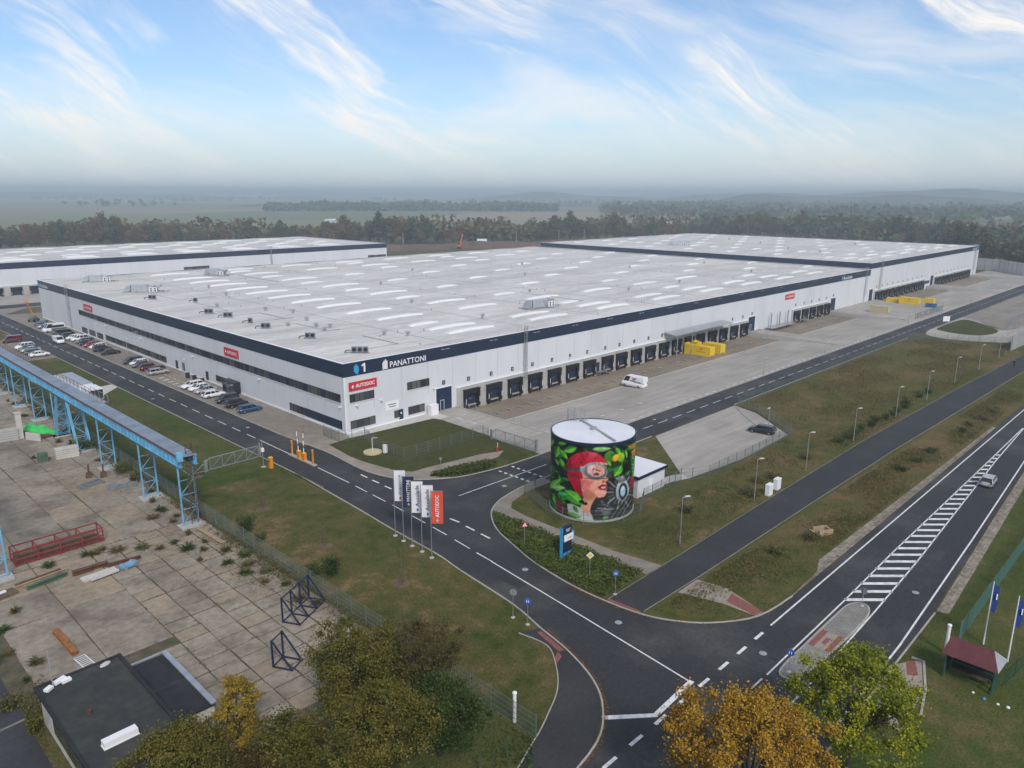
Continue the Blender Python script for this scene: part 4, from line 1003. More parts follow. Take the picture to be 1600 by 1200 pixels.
duct_unit(73.5, 22.0, 12.6, 0, 'large silver ventilation unit with two condensers above the dock roof edge', 10)
duct_unit(13.0, 161.5, 12.6, R(-30), 'silver ventilation unit near the far end of the office roof', 9)
duct_unit(13.2, 124.0, 12.6, R(-35), 'silver ventilation unit with curved duct beside the roof edge ladder', 11)
duct_unit(49.8, 155, 12.6, R(-60), 'silver ventilation unit among the rear skylights of the long roof', 9)
duct_unit(284, 113, 14.9, R(-60), 'grey ventilation unit on the roof of the taller warehouse', 12)
def ac(x, y, z, n, rz, label):
    t = thing('air_conditioner', label, 'air conditioner', (x, y, z), rz)
    for k in range(n):
        f = MB().use('letter_grey').box((k*1.05, -0.25, 0.25), (k*1.05+0.9, 0.25, 1.25)); f.use('black_rubber').tube((k*1.05+0.45, -0.27, 0.75), (k*1.05+0.45, -0.25, 0.75), 0.36, 12); f.build('fan_unit', None, t)
    MB().box((-0.3, -0.4, 0), (n*1.05+0.2, 0.4, 0.08)).build('base_frame', 'steel_grey', t)
    p = MB(); p.tube((-0.1, 0, 0.6), (-0.7, 0, 0.6), 0.09, 6); p.tube((-0.7, 0, 0.6), (-1.2, 0, 0.45), 0.09, 6); p.tube((-1.2, 0, 0.45), (-1.3, 0, -0.05), 0.09, 6); p.build('pipe', 'black_rubber', t)
for (x, y, n, lb) in [(6.6, 7.0, 3, 'dark row of three fan units nearest the navy roof corner'), (8.1, 25.6, 2, 'pair of dark fan units, second group from the roof corner along the office'), (7.5, 42.6, 2, 'pair of dark fan units, third group from the roof corner along the office'), (8.8, 51.0, 1, 'single dark fan unit, fourth group from the roof corner along the office'), (8.6, 62.6, 2, 'pair of dark fan units, fifth group from the roof corner along the office'), (7.9, 71.2, 2, 'pair of dark fan units, sixth group from the roof corner along the office'), (14.5, 92.6, 1, 'single fan unit standing inward of the office fan row'), (8.1, 106.5, 2, 'pair of dark fan units, last group along the office before the silver duct')]:
    ac(x, y, 12.52, n, R(-45), lb)
vent_p = None
for k, (x, y, z) in enumerate([(15.6, 30.3, 12.5), (17, 36, 12.5), (18.6, 33, 12.5), (22, 18, 12.5), (25, 14, 12.5), (20, 45, 12.5), (13, 41, 12.5), (24, 58, 12.5), (21, 66, 12.5), (15, 80, 12.5), (85, 27, 12.5), (120, 27, 12.5), (95, 45, 12.5), (150, 28, 12.5), (200, 28, 12.5), (56, 52, 12.5), (180, 70, 12.5), (130, 80, 12.5), (75, 92, 12.5), (52, 20, 12.5), (110, 120, 12.5), (160, 110, 12.5), (220, 60, 12.5), (27, 100, 12.5), (31, 120, 12.5), (300, 60, 14.85), (330, 90, 14.85), (290, 40, 14.85), (360, 50, 14.85), (350, 120, 14.85)]):
    if vent_p is None:
        vent_p = tag(MB().lathe([(0.28, -0.15), (0.28, 0.55), (0.5, 0.6), (0.5, 0.85), (0.2, 1.0), (0.05, 1.02)], n=10).build('roof_vent', 'steel_grey', None, (x, y, z)), 'small grey capped vent pipe standing on a warehouse roof', 'vent', 'vent pipes on the roofs')
    else: dup(vent_p, (x, y, z))
# ------------------------------------------------------------------ steel stairs and platforms at the docks
def dock_stairs(x, y, rz, label, L=2.6):
    t = thing('steel_stairs', label, 'stairs', (x, y, -1.085), rz)
    MB().box((0, -1.2, 1.0), (L, 0, 1.08)).build('landing', 'galv', t)
    s = MB()
    for k in range(5): s.box((L+k*0.28, -1.2, 0.82-k*0.19), (L+k*0.28+0.27, 0, 0.86-k*0.19))
    s.build('steps', 'galv', t)
    r = MB()
    for xx in (0.05, L/2, L): r.bar((xx, -1.17, 0), (xx, -1.17, 2.1), 0.05); r.bar((xx, -0.05, 0), (xx, -0.05, 1.0), 0.05)
    for zz in (1.6, 2.1): r.bar((0.05, -1.17, zz), (L, -1.17, zz), 0.045); r.bar((L, -1.17, zz), (L+1.4, -1.17, zz-1.05), 0.045)
    r.bar((L+1.4, -1.17, 0), (L+1.4, -1.17, 1.05), 0.05); r.build('railing', 'galv', t)
dock_stairs(69.6, -0.66, 0, 'galvanised stairs up to the small door between two docks, behind the white van')
t = thing('steel_platform', 'long galvanised platform with tall posts beside the concrete ramp', 'platform', (156, -0.5, -1.085))
MB().box((0, -2.6, 1.1), (17, 0, 1.2)).build('deck', 'galv', t)
r = MB()
for xx in np.linspace(0.1, 16.9, 9): r.bar((xx, -2.55, 0), (xx, -2.55, 2.3), 0.07)
for zz in (1.7, 2.3): r.bar((0.1, -2.55, zz), (16.9, -2.55, zz), 0.05)
r.build('railing', 'galv', t)
p = MB()
for xx in (2.5, 8.5, 14.5): p.box((xx, -0.7, 1.2), (xx+0.35, -0.4, 5.4))
p.build('post', 'steel_grey', t)
dock_stairs(180.0, -1.06, 0, 'galvanised stairs in front of the second dock past the steel platform')

# ------------------------------------------------------------------ painted water tank
TX, TY, TR, TH = 6.0, -49.8, 5.6, 10.6
tank = thing('water_tank', 'tall cylindrical tank painted with a woman in red cap and goggles among leaves', 'tank', (TX, TY, 0))
def paint_mural(px, py):
    """flat colours of the mural at unrolled positions (units of a hand sketch 867 wide, 1200 high)"""
    n = len(px); col = np.zeros((n, 3)); g = np.clip((py-300)/900, 0, 1)[:, None]
    nz = np.sin(px*0.021+py*0.013)+np.sin(px*0.047-py*0.031+1.3)+np.sin(py*0.06+px*0.011)
    col[:] = np.array([20, 30, 22])+nz[:, None]*np.array([5, 8, 4])
    def poly(pts, c, c2=None, ax=(0, 1), wob=0.0):
        P = np.array(pts, float); x0, y0 = P.min(0); x1, y1 = P.max(0)
        idx = np.where((px >= x0) & (px <= x1) & (py >= y0) & (py <= y1))[0]
        if not len(idx): return
        X, Y = px[idx], py[idx]; ins = np.zeros(len(idx), bool); j = len(P)-1
        for i in range(len(P)):
            xi, yi, xj, yj = P[i][0], P[i][1], P[j][0], P[j][1]
            if yi != yj: ins ^= ((yi > Y) != (yj > Y)) & (X < (xj-xi)*(Y-yi)/(yj-yi)+xi)
            j = i
        k = idx[ins]
        if not len(k): return
        if c2 is None: col[k] = c
        else:
            t = ((px[k]-x0)/(x1-x0+1e-6)*ax[0]+(py[k]-y0)/(y1-y0+1e-6)*ax[1])/(ax[0]+ax[1])
            t = np.clip(t+0.12*np.sin(px[k]*0.09+py[k]*0.05), 0, 1)[:, None]
            col[k] = np.array(c)*(1-t)+np.array(c2)*t
    def ell(cx, cy, rx, ry, c, c2=None, rot=0.0):
        a = np.linspace(0, 2*math.pi, 28, endpoint=False); x, y = rx*np.cos(a), ry*np.sin(a)
        poly(np.stack([cx+x*math.cos(rot)-y*math.sin(rot), cy+x*math.sin(rot)+y*math.cos(rot)], 1), c, c2)
    def stroke(a, b, w, c):
        a, b = np.array(a, float), np.array(b, float); d = b-a; d /= np.linalg.norm(d); q = np.array([-d[1], d[0]])*w/2
        poly([a+q, b+q, b-q, a-q], c)
    G1, G2, G3, G4 = (58, 140, 38), (134, 198, 70), (30, 84, 30), (160, 205, 125)
    def leaf(a, b, w, c1=G1, c2=G2):
        a, b = np.array(a, float), np.array(b, float); d = b-a; L = np.linalg.norm(d); d /= L; q = np.array([-d[1], d[0]])
        up = [a+d*L*t+q*w*math.sin(math.pi*t**0.8) for t in np.linspace(0, 1, 8)]; dn = [a+d*L*t-q*w*math.sin(math.pi*t**0.8) for t in np.linspace(1, 0, 8)]
        poly(up+dn, c1, c2); poly(up+[b, a], tuple(np.array(c1)*0.8), c1); stroke(a, b, 5, tuple(np.array(c2)*1.1))
    rs = random.Random(5)
    for k in range(120):
        x, y = rs.uniform(-900, 1760), rs.uniform(280, 1180)
        if 0 < x < 867 and y > 560: continue
        a = rs.uniform(0, 6.28); L = rs.uniform(50, 130); leaf((x, y), (x+L*math.cos(a), y+L*math.sin(a)), L*0.22, tuple(np.array(G3)*rs.uniform(.5, 1)), tuple(np.array(G1)*rs.uniform(.5, 1)))
    # engine, right
    poly([(430, 900), (860, 560), (860, 1200), (440, 1200)], (34, 35, 38), (52, 56, 54), (1, 1))
    for a in range(0, 360, 20):
        r0, r1 = (70, 165 if a % 40 else 130); x, y = 705, 850
        stroke((x+r0*math.cos(R(a)), y+r0*1.25*math.sin(R(a))), (x+r1*math.cos(R(a)), y+r1*1.2*math.sin(R(a))), 12, (140, 144, 146) if a % 40 else (88, 92, 94))
    ell(722, 840, 66, 125, (196, 200, 202), (120, 124, 126)); ell(728, 842, 44, 96, (40, 44, 48)); ell(726, 842, 26, 62, (190, 204, 210), (120, 172, 196))
    for k in range(7): stroke((590+k*24, 1150), (770+k*9, 850+k*22), 7, (118, 122, 124) if k % 2 else (18, 19, 21))
    for k in range(14):
        x, y = 470+rs.random()*180, 930+rs.random()*200; stroke((x, y), (x+rs.uniform(-60, 60), y+rs.uniform(-40, 40)), 9, (128, 132, 134) if k % 3 else (80, 84, 86))
    poly([(520, 1055), (612, 1062), (600, 1122), (528, 1112)], (122, 126, 128), (66, 70, 72)); stroke((480, 1030), (610, 1045), 12, (150, 154, 156))
    poly([(640, 690), (720, 660), (760, 720), (690, 750)], (150, 154, 156), (70, 74, 78)); poly([(800, 690), (832, 670), (830, 800), (800, 812)], (172, 40, 56), (120, 24, 40))
    # leaves, left and top
    for a, b, w in (((85, 338), (168, 338), 22), ((270, 372), (130, 425), 38), ((95, 375), (62, 505), 32), ((108, 410), (182, 508), 30), ((105, 505), (155, 615), 26), ((60, 520), (96, 585), 18), ((30, 300), (6, 380), 22)): leaf(a, b, w)
    leaf((420, 380), (600, 366), 30, (110, 165, 90), G4); ell(585, 455, 52, 68, (86, 134, 40), (46, 96, 30), 0.3); leaf((640, 355), (690, 440), 24); ell(690, 462, 40, 52, (164, 196, 52), (92, 140, 30)); ell(642, 468, 28, 40, (240, 190, 36), (206, 140, 24), 0.4)
    leaf((705, 552), (632, 678), 40); leaf((560, 500), (600, 560), 20); leaf((735, 380), (752, 470), 14)
    poly([(760, 340), (842, 300), (840, 365), (768, 392)], (206, 136, 44), (120, 110, 40)); poly([(796, 410), (842, 360), (840, 452), (806, 474)], (226, 150, 44), (150, 96, 30))
    for k in range(6): leaf((790+k*6, 460+k*38), (840, 500+k*40), 15)
    poly([(0, 600), (40, 606), (34, 722), (0, 716)], (158, 118, 86), (110, 76, 54))
    # collar and neck
    poly([(185, 1005), (240, 1000), (330, 1040), (412, 1060), (455, 1175), (300, 1172), (200, 1100)], (150, 156, 154), (196, 200, 198))
    poly([(345, 880), (470, 900), (440, 960), (420, 1020), (414, 1080), (400, 1110), (360, 1080), (318, 1030), (345, 960)], (196, 130, 104), (214, 158, 136), (1, 0))
    # face
    poly([(312, 715), (330, 560), (400, 515), (556, 520), (580, 600), (575, 690), (578, 712), (556, 742), (566, 768), (577, 792), (560, 828), (566, 860), (545, 900), (500, 912), (455, 905), (345, 908), (326, 830)], (206, 132, 112), (222, 162, 136), (1, 1))
    poly([(318, 715), (440, 730), (438, 790), (345, 850), (322, 800)], (196, 92, 98), (206, 122, 110), (1, 1))
    poly([(345, 850), (440, 880), (500, 905), (455, 908), (345, 908)], (176, 108, 88)); stroke((512, 735), (556, 742), 10, (176, 104, 88)); poly([(525, 690), (575, 688), (576, 712), (540, 728)], (226, 168, 146), (206, 138, 116))
    poly([(485, 792), (518, 764), (560, 770), (572, 792), (552, 818), (500, 818)], (120, 22, 38), (92, 14, 30)); poly([(512, 790), (556, 784), (548, 802), (516, 804)], (206, 176, 168))
    # cap
    poly([(180, 640), (172, 560), (205, 480), (270, 430), (370, 400), (470, 420), (540, 480), (558, 520), (480, 514), (400, 530), (342, 560), (326, 640), (334, 700), (308, 720), (318, 800), (344, 915), (270, 870), (240, 800), (190, 720)], (186, 34, 54), (150, 16, 36))
    poly([(370, 408), (440, 410), (476, 440), (400, 486), (340, 520)], (206, 72, 92), (178, 30, 50)); stroke((300, 420), (350, 520), 8, (96, 8, 22)); stroke((390, 405), (330, 500), 7, (112, 10, 28)); stroke((250, 700), (320, 880), 10, (104, 10, 26)); poly([(190, 660), (300, 640), (300, 700), (220, 740)], (128, 12, 30), (160, 22, 44)); ell(313, 528, 15, 15, (70, 30, 34))
    for k in range(7): stroke((215+k*42, 470-k*9), (196+k*30, 640-k*14), 9, (142+6*(k % 3), 16+4*(k % 2), 36)) if k < 5 else None
    poly([(178, 640), (175, 570), (205, 500), (225, 560), (215, 700)], (110, 10, 28), (146, 18, 38)); poly([(262, 740), (300, 725), (330, 880), (280, 860)], (168, 24, 46), (120, 12, 30))
    poly([(330, 850), (400, 820), (470, 880), (440, 905), (345, 905)], (186, 116, 98), (170, 100, 82)); poly([(345, 905), (455, 908), (430, 960), (345, 960)], (160, 98, 78), (190, 128, 104))
    ell(470, 800, 60, 70, (214, 150, 128), (204, 136, 114)); poly([(520, 690), (572, 676), (580, 706), (556, 742), (520, 734)], (218, 156, 134), (186, 116, 98)); ell(536, 733, 15, 7, (120, 58, 52)); ell(505, 860, 46, 36, (224, 166, 142), (206, 140, 118))
    poly([(482, 796), (516, 766), (546, 764), (566, 774), (575, 794), (556, 822), (504, 824)], (128, 22, 40), (92, 12, 30)); poly([(512, 792), (562, 784), (552, 804), (516, 808)], (214, 186, 178)); stroke((500, 832), (556, 832), 7, (176, 110, 94))
    # goggles
    poly([(184, 618), (310, 584), (318, 626), (198, 644)], (58, 56, 58), (84, 82, 84)); poly([(308, 572), (352, 578), (358, 632), (310, 636)], (186, 190, 190), (128, 132, 134))
    poly([(520, 540), (585, 556), (620, 600), (616, 680), (560, 694), (540, 640)], (40, 41, 44), (66, 68, 72))
    ell(452, 618, 118, 98, (150, 153, 152), (92, 95, 96), 0.1); ell(456, 614, 98, 80, (60, 62, 64), None, 0.1); ell(456, 612, 92, 74, (170, 172, 170), (120, 122, 122), 0.1); ell(458, 612, 82, 65, (196, 128, 118), (216, 152, 136), 0.1)
    poly([(395, 606), (440, 588), (505, 612), (500, 622), (440, 600), (400, 616)], (84, 36, 40)); ell(462, 652, 28, 16, (66, 44, 48)); ell(468, 652, 12, 12, (22, 20, 24)); poly([(380, 560), (440, 550), (410, 640), (384, 640)], (222, 178, 172)); stroke((446, 560), (446, 650), 4, (230, 220, 214))
    for k in range(26):
        x, y = rs.uniform(-10, 170), rs.uniform(600, 1120)
        a = rs.uniform(0, 6.28); L = rs.uniform(45, 100); leaf((x, y), (x+L*math.cos(a), y+L*math.sin(a)), L*.24, tuple(np.array(G3)*rs.uniform(.6, 1.2)), tuple(np.array(G1)*rs.uniform(.6, 1.2)))
    for k in range(18):
        x, y = rs.uniform(560, 840), rs.uniform(360, 640)
        a = rs.uniform(0, 6.28); L = rs.uniform(30, 70); leaf((x, y), (x+L*math.cos(a), y+L*math.sin(a)), L*.26, tuple(np.array(G3)*rs.uniform(.6, 1.3)), tuple(np.array(G1)*rs.uniform(.7, 1.2)))
    ell(690, 462, 40, 52, (164, 196, 52), (92, 140, 30)); ell(642, 468, 28, 40, (240, 190, 36), (206, 140, 24), 0.4); leaf((705, 552), (632, 678), 40)
    # lower left leaves over the shoulder
    leaf((10, 870), (120, 735), 46, (70, 160, 44), (150, 210, 84)); leaf((30, 850), (170, 830), 34, (120, 180, 90), (176, 220, 150)); leaf((165, 855), (352, 1012), 62, (64, 150, 40), (140, 200, 70)); leaf((90, 905), (195, 905), 30, (40, 150, 80), (110, 196, 120)); leaf((70, 1030), (40, 920), 22)
    poly([(80, 960), (132, 1000), (184, 1112), (120, 1120), (74, 1040)], (128, 34, 56), (96, 20, 40)); leaf((190, 1112), (335, 1150), 26, G1, G2); leaf((250, 1020), (300, 1100), 20, G3, G1); leaf((535, 1150), (600, 1130), 20)
    ell(330, 968, 26, 20, (18, 17, 17)); ell(362, 986, 26, 17, (26, 24, 20)); stroke((336, 950), (352, 930), 9, (170, 176, 178))
    return col
NU, NV = 560, 130
th = np.linspace(0, 2*math.pi, NU, endpoint=False); zz = np.linspace(0.25, TH-0.35, NV)
TT, ZZ = np.meshgrid(th, zz)
vv = np.stack([TR*np.cos(TT), TR*np.sin(TT), ZZ], -1).reshape(-1, 3)
off = (TT-R(217.9)+math.pi) % (2*math.pi)-math.pi
vf = 1-(ZZ-0.25)/(TH-0.6)
fr = np.abs(off) <= math.pi/2
sxx = np.where(fr, 422+422*np.sin(off), 422+np.sign(off)*(422+(np.abs(off)-math.pi/2)*330))
cs = np.where(fr, np.sqrt(np.clip(1-np.sin(off)**2, 0, 1)), 0)
ytop, ybot = 225+125*cs, 1035+137*cs
mc = paint_mural(sxx.ravel(), (ytop+vf*(ybot-ytop)).ravel())
mg = mc.reshape(NV, NU, 3)
brush = np.random.default_rng(9).normal(size=(NV, NU, 1)); brush = (brush+np.roll(brush, 1, 0)+np.roll(brush, 1, 1)+np.roll(brush, 2, 0)+np.roll(brush, 2, 1))/2.2
mg = mg*(1+.055*brush)
pad = np.concatenate([mg[:1], mg, mg[-1:]], 0)
mg = (pad[:-2]+2*pad[1:-1]+pad[2:])/4; mg = (np.roll(mg, 1, 1)+2*mg+np.roll(mg, -1, 1))/4
mc = mg.reshape(-1, 3)
lin = np.clip(mc/255.0, 0, 1)**2.2
fi = [(j*NU+i, j*NU+(i+1) % NU, (j+1)*NU+(i+1) % NU, (j+1)*NU+i) for j in range(NV-1) for i in range(NU)]
tme = bpy.data.meshes.new('shell'); tme.from_pydata(vv.tolist(), [], fi)
ca = tme.color_attributes.new('mural', 'FLOAT_COLOR', 'POINT'); ca.data.foreach_set('color', np.concatenate([lin, np.ones((len(lin), 1))], 1).ravel())
tme.polygons.foreach_set('use_smooth', [True]*len(tme.polygons))
mm = M('mural', (0.1, 0.1, 0.1), 0.5, spec=0.35); nn = mm.node_tree.nodes.new('ShaderNodeAttribute'); nn.attribute_name = 'mural'; mm.node_tree.links.new(nn.outputs['Color'], mm.node_tree.nodes['Principled BSDF'].inputs['Base Color'])
tme.materials.append(mm); obj('shell', tme, tank)
MB().lathe([(TR+0.12, 0), (TR+0.12, 0.24), (TR-0.2, 0.26)], n=96).build('base_ring', 'concrete', tank)
MB().lathe([(TR-0.1, TH-0.36), (TR+0.05, TH-0.36), (TR+0.09, TH-0.1), (TR+0.09, TH+0.04), (TR-0.12, TH+0.04), (TR-0.12, TH-0.2)], n=96, cap=False).build('rim', 'navy', tank)
for k in (0.42,): MB().lathe([(TR+0.005, TH*0.56), (TR+0.03, TH*0.56+0.02), (TR+0.03, TH*0.56+0.05), (TR+0.005, TH*0.56+0.07)], n=96).build('hoop', 'letter_dark', tank)
rf = MB(); n = 48
for i in range(16):
    x0, x1 = -TR+0.12+i*(2*TR-0.24)/16, -TR+0.12+(i+1)*(2*TR-0.24)/16
    r_ = TR-0.12
    def hw(x): return math.sqrt(max(0, r_*r_-x*x))
    zt = lambda x: TH-0.05+0.18*(1-abs(x)/TR)
    xs_ = np.linspace(x0+0.02, x1-0.02, 4)
    for a, b in zip(xs_, xs_[1:]): rf.add([(a, -hw(a), zt(a)), (b, -hw(b), zt(b)), (b, hw(b), zt(b)), (a, hw(a), zt(a))], [(0, 1, 2, 3)])
rfo = rf.build('roof', 'tank_roof', tank); rfo.rotation_euler = (0, 0, R(44))
MB().lathe([(TR-0.13, TH-0.12), (TR-0.13, TH-0.07), (0.1, TH+0.06)], n=64).build('roof_underlay', 'tank_roof', tank)
dirb = Vector((math.cos(R(60)), math.sin(R(60)), 0)); 
w_ = MB(); a = dirb*(TR-0.5); b = -dirb*(TR-0.4); b = Vector((math.cos(R(250)), math.sin(R(250)), 0))*(TR-0.3)
w_.bar((a.x, a.y, TH+0.17), (b.x, b.y, TH+0.17), 0.32, 0.08); w_.build('roof_walkway', 'steel_grey', tank)
MB().lathe([(0.38, TH+0.1), (0.38, TH+0.42), (0.45, TH+0.44), (0.45, TH+0.5), (0.1, TH+0.56)], n=14).build('hatch', 'steel_grey', tank)
cg = MB(); ce = dirb*(TR-0.7)
for k in range(10):
    an = 2*math.pi*k/10; cg.bar((ce.x+0.95*math.cos(an), ce.y+0.95*math.sin(an), TH), (ce.x+0.95*math.cos(an), ce.y+0.95*math.sin(an), TH+1.2), 0.05)
for z in (0.6, 1.2):
    for k in range(10):
        a1, a2 = 2*math.pi*k/10, 2*math.pi*(k+1)/10; cg.bar((ce.x+0.95*math.cos(a1), ce.y+0.95*math.sin(a1), TH+z), (ce.x+0.95*math.cos(a2), ce.y+0.95*math.sin(a2), TH+z), 0.05)
ex = ce+Vector((-0.9, 0.9, 0))*1.0
for k in range(8):
    an = 2*math.pi*k/8; cg.bar((ex.x+0.55*math.cos(an), ex.y+0.55*math.sin(an), TH-1.5), (ex.x+0.55*math.cos(an), ex.y+0.55*math.sin(an), TH+1.7), 0.05)
for z in (0.5, 1.1, 1.7):
    for k in range(8):
        a1, a2 = 2*math.pi*k/8, 2*math.pi*(k+1)/8; cg.bar((ex.x+0.55*math.cos(a1), ex.y+0.55*math.sin(a1), TH+z), (ex.x+0.55*math.cos(a2), ex.y+0.55*math.sin(a2), TH+z), 0.05)
cg.build('ladder_cage', 'steel_grey', tank)

ph = thing('pump_house', 'small white flat-roofed pump house with navy eaves beside the painted tank', 'building', (12.2, -53.0, 0))
MB().box((0, 0, 0), (6.6, 5.6, 2.85)).build('wall', 'wall_white', ph)
MB().box((-0.25, -0.25, 2.852), (6.95, 5.9, 3.25)).build('eaves', 'navy', ph)
pr = MB()
for k in range(7): pr.box((-0.15+k*1.0, -0.15, 3.25), (-0.15+k*1.0+0.985, 5.8, 3.29))
pr.build('roof', 'tank_roof', ph)
MB().box((-0.5, 1.0, 1.9), (-0.003, 1.6, 2.3)).build('vent_cowl', 'trim_white', ph)
MB().box((2.6, -0.05, 0.05), (3.6, -0.003, 2.1)).build('door', 'trim_white', ph)

# ------------------------------------------------------------------ crane runway
def trestle(root, y, lean=0.0, tops=None, name='trestle', h=8.35, w=1.9):
    """four-legged lattice leg: uprights and lacing as pieces of the leg"""
    o = obj(name, None, root, (0, y, 0)); xs2 = (-36.0, -36.0+w)
    two = abs(lean) > 0; d0, d1 = (0.45, 0.45) if two else (0.0, 0.0); sides = (-1, 1) if two else (1,)
    up_, br_ = MB(), MB()
    corners = [(x, s) for x in xs2 for s in sides]
    for x, s in corners: up_.bar((x, s*d0, 0.25), (x, s*d1+lean, h), 0.17)
    nb = 4
    for k in range(nb+1):
        z = 0.5+(h-0.7)*k/nb; sh = lean*(z-0.25)/(h-0.25)
        for s in sides: br_.bar((xs2[0], s*d0+sh, z), (xs2[1], s*d0+sh, z), 0.065)
        for x in (xs2 if two else ()): br_.bar((x, -d0+sh, z), (x, d0+sh, z), 0.055)
        if k < nb:
            z2 = 0.5+(h-0.7)*(k+1)/nb; sh2 = lean*(z2-0.25)/(h-0.25); f = k % 2
            for s in sides: br_.bar((xs2[f], s*d0+sh, z), (xs2[1-f], s*d0+sh2, z2), 0.065)
            for x in (xs2 if two else ()): br_.bar((x, -d0+sh, z), (x, d0+sh2, z2), 0.05)
    up_.build('uprights', 'blue_steel', o); br_.build('lacing', 'blue_steel', o)
    MB().box((-36.5, -0.9, 0), (-36.5+w+1.0, 0.9, 0.28)).build('footing', 'concrete', o)
    return o
cr = thing('crane_runway', 'long light-blue steel crane runway on lattice trestles beside the mesh fence', 'crane runway')
for y in (-18.0, -5.0, 11.4, 47.3, 60.0, 73.6, 87, 100.5, 114): trestle(cr, y)
trestle(cr, 34.0, -3.0); trestle(cr, 22.6, 3.0); trestle(cr, 34.2, 0.0)
GZ = 8.35
for j in range(11):
    y0, y1 = -19.2+j*13.0, -19.2+(j+1)*13.0-0.02
    g = MB()
    for x in (-36.0, -34.1):
        g.box((x-0.05, y0, GZ), (x+0.05, y1, GZ+1.2)); g.box((x-0.22, y0, GZ-0.02), (x+0.22, y1, GZ+0.04)); g.box((x-0.22, y0, GZ+1.17), (x+0.22, y1, GZ+1.23))
        for y in np.arange(y0+0.3, y1, 1.3): g.box((x-0.2, y-0.03, GZ+0.05), (x+0.2, y+0.03, GZ+1.16))
    go = g.build('girder', 'blue_steel', cr)
    MB().box((-36.23, y0, GZ-.1), (-35.77, y1, GZ-.022)).box((-34.33, y0, GZ-.1), (-33.87, y1, GZ-.022)).build('bottom_flange', 'navy_steel', go)
    MB().box((-36.1, y0, GZ+1.235), (-34.0, y1, GZ+1.27)).build('deck_plate', 'deck_grey', cr)
    MB().box((-36.28, y0, GZ+1.272), (-36.1, y1, GZ+1.42)).build('rail', 'rust', cr)
rl = MB()
for y in np.arange(-19, 124, 1.9): rl.bar((-33.75, y, GZ+1.2), (-33.75, y, GZ+2.25), 0.05)
for z in (1.7, 2.25): rl.bar((-33.75, -19, GZ+z), (-33.75, 124, GZ+z), 0.045)
rl.build('handrail', 'rust', cr)
es = MB()
for x, y in ((-35.0, -18.2), (-34.2, -18.2)): es.bar((x, y, 0.3), (x+0.1, y, GZ+2.4), 0.07)
for z in np.arange(0.7, GZ+2.2, 0.4): es.bar((-35.0, -18.2, z), (-34.2, -18.2, z), 0.05)
for z in np.arange(2.6, GZ+2.2, 0.8):
    es.bar((-35.0, -18.2, z), (-34.9, -19.0, z), 0.05); es.bar((-34.9, -19.0, z), (-34.2, -19.0, z), 0.05); es.bar((-34.2, -19.0, z), (-34.1, -18.2, z), 0.05)
es.build('caged_ladder', 'rust', cr)
MB().box((-36.5, -19.6, GZ+0.9), (-35.8, -19.22, GZ+2.1)).build('end_stop', 'blue_steel', cr)
cp_ = MB(); cp_.box((-34.0, 14, GZ+1.25), (-33.2, 22, GZ+1.3)); 
for y in (14, 16, 18, 20, 22): cp_.bar((-33.2, y, GZ+1.25), (-33.2, y, GZ+2.3), 0.06)
cp_.bar((-33.2, 14, GZ+2.3), (-33.2, 22, GZ+2.3), 0.05); cp_.build('side_platform', 'steel_grey', cr)
c2 = thing('crane_runway', 'light-blue lattice leg of a second crane runway by the red steel rack', 'crane runway', (-20.8, 0, 0))
trestle(c2, -17.2)
g = MB()
for x in (-36.0, -34.1): g.box((x-0.05, -18.4, GZ), (x+0.05, 40, GZ+1.2)); g.box((x-0.22, -18.4, GZ+1.17), (x+0.22, 40, GZ+1.23))
g.build('girder', 'blue_steel', c2)
for y in (-4, 10, 24, 38): trestle(c2, y)

# ------------------------------------------------------------------ vehicles
CARM = {}
def carpaint(name, c, metal=0.3):
    if name not in MATS:
        m = M(name, c, 0.3, spec=0.5, metal=metal); m.node_tree.nodes['Principled BSDF'].inputs['Coat Weight'].default_value = 0.6; m.node_tree.nodes['Principled BSDF'].inputs['Coat Roughness'].default_value = 0.08
    return name
PAINTS = {'white': (0.74, 0.75, 0.76), 'black': (0.012, 0.012, 0.014), 'silver': (0.42, 0.43, 0.44), 'blue': (0.03, 0.09, 0.22), 'navy': (0.015, 0.025, 0.055), 'grey': (0.12, 0.13, 0.14), 'red': (0.35, 0.02, 0.03), 'maroon': (0.13, 0.02, 0.035), 'beige': (0.4, 0.38, 0.34), 'slate': (0.09, 0.11, 0.12)}
for k, c in PAINTS.items(): carpaint('paint_'+k, c, 0.0 if k in ('white', 'black') else 0.35)
KINDS_ = {  # length, width, height, belt height, hood length, windscreen rake, tail, rear rake
    'estate':  (4.75, 1.82, 1.50, 0.95, 1.25, 0.75, 0.12, 0.35),
    'hatch':   (4.25, 1.78, 1.48, 0.95, 1.05, 0.75, 0.12, 0.40),
    'sedan':   (4.75, 1.82, 1.46, 0.93, 1.25, 0.80, 0.75, 0.65),
    'suv':     (4.60, 1.86, 1.70, 1.05, 1.10, 0.65, 0.10, 0.30),
    'van':     (4.9, 1.92, 1.95, 1.15, 0.75, 0.75, 0.08, 0.12),
    'bigvan':  (6.0, 2.05, 2.6, 1.35, 0.75, 0.85, 0.06, 0.08),
}
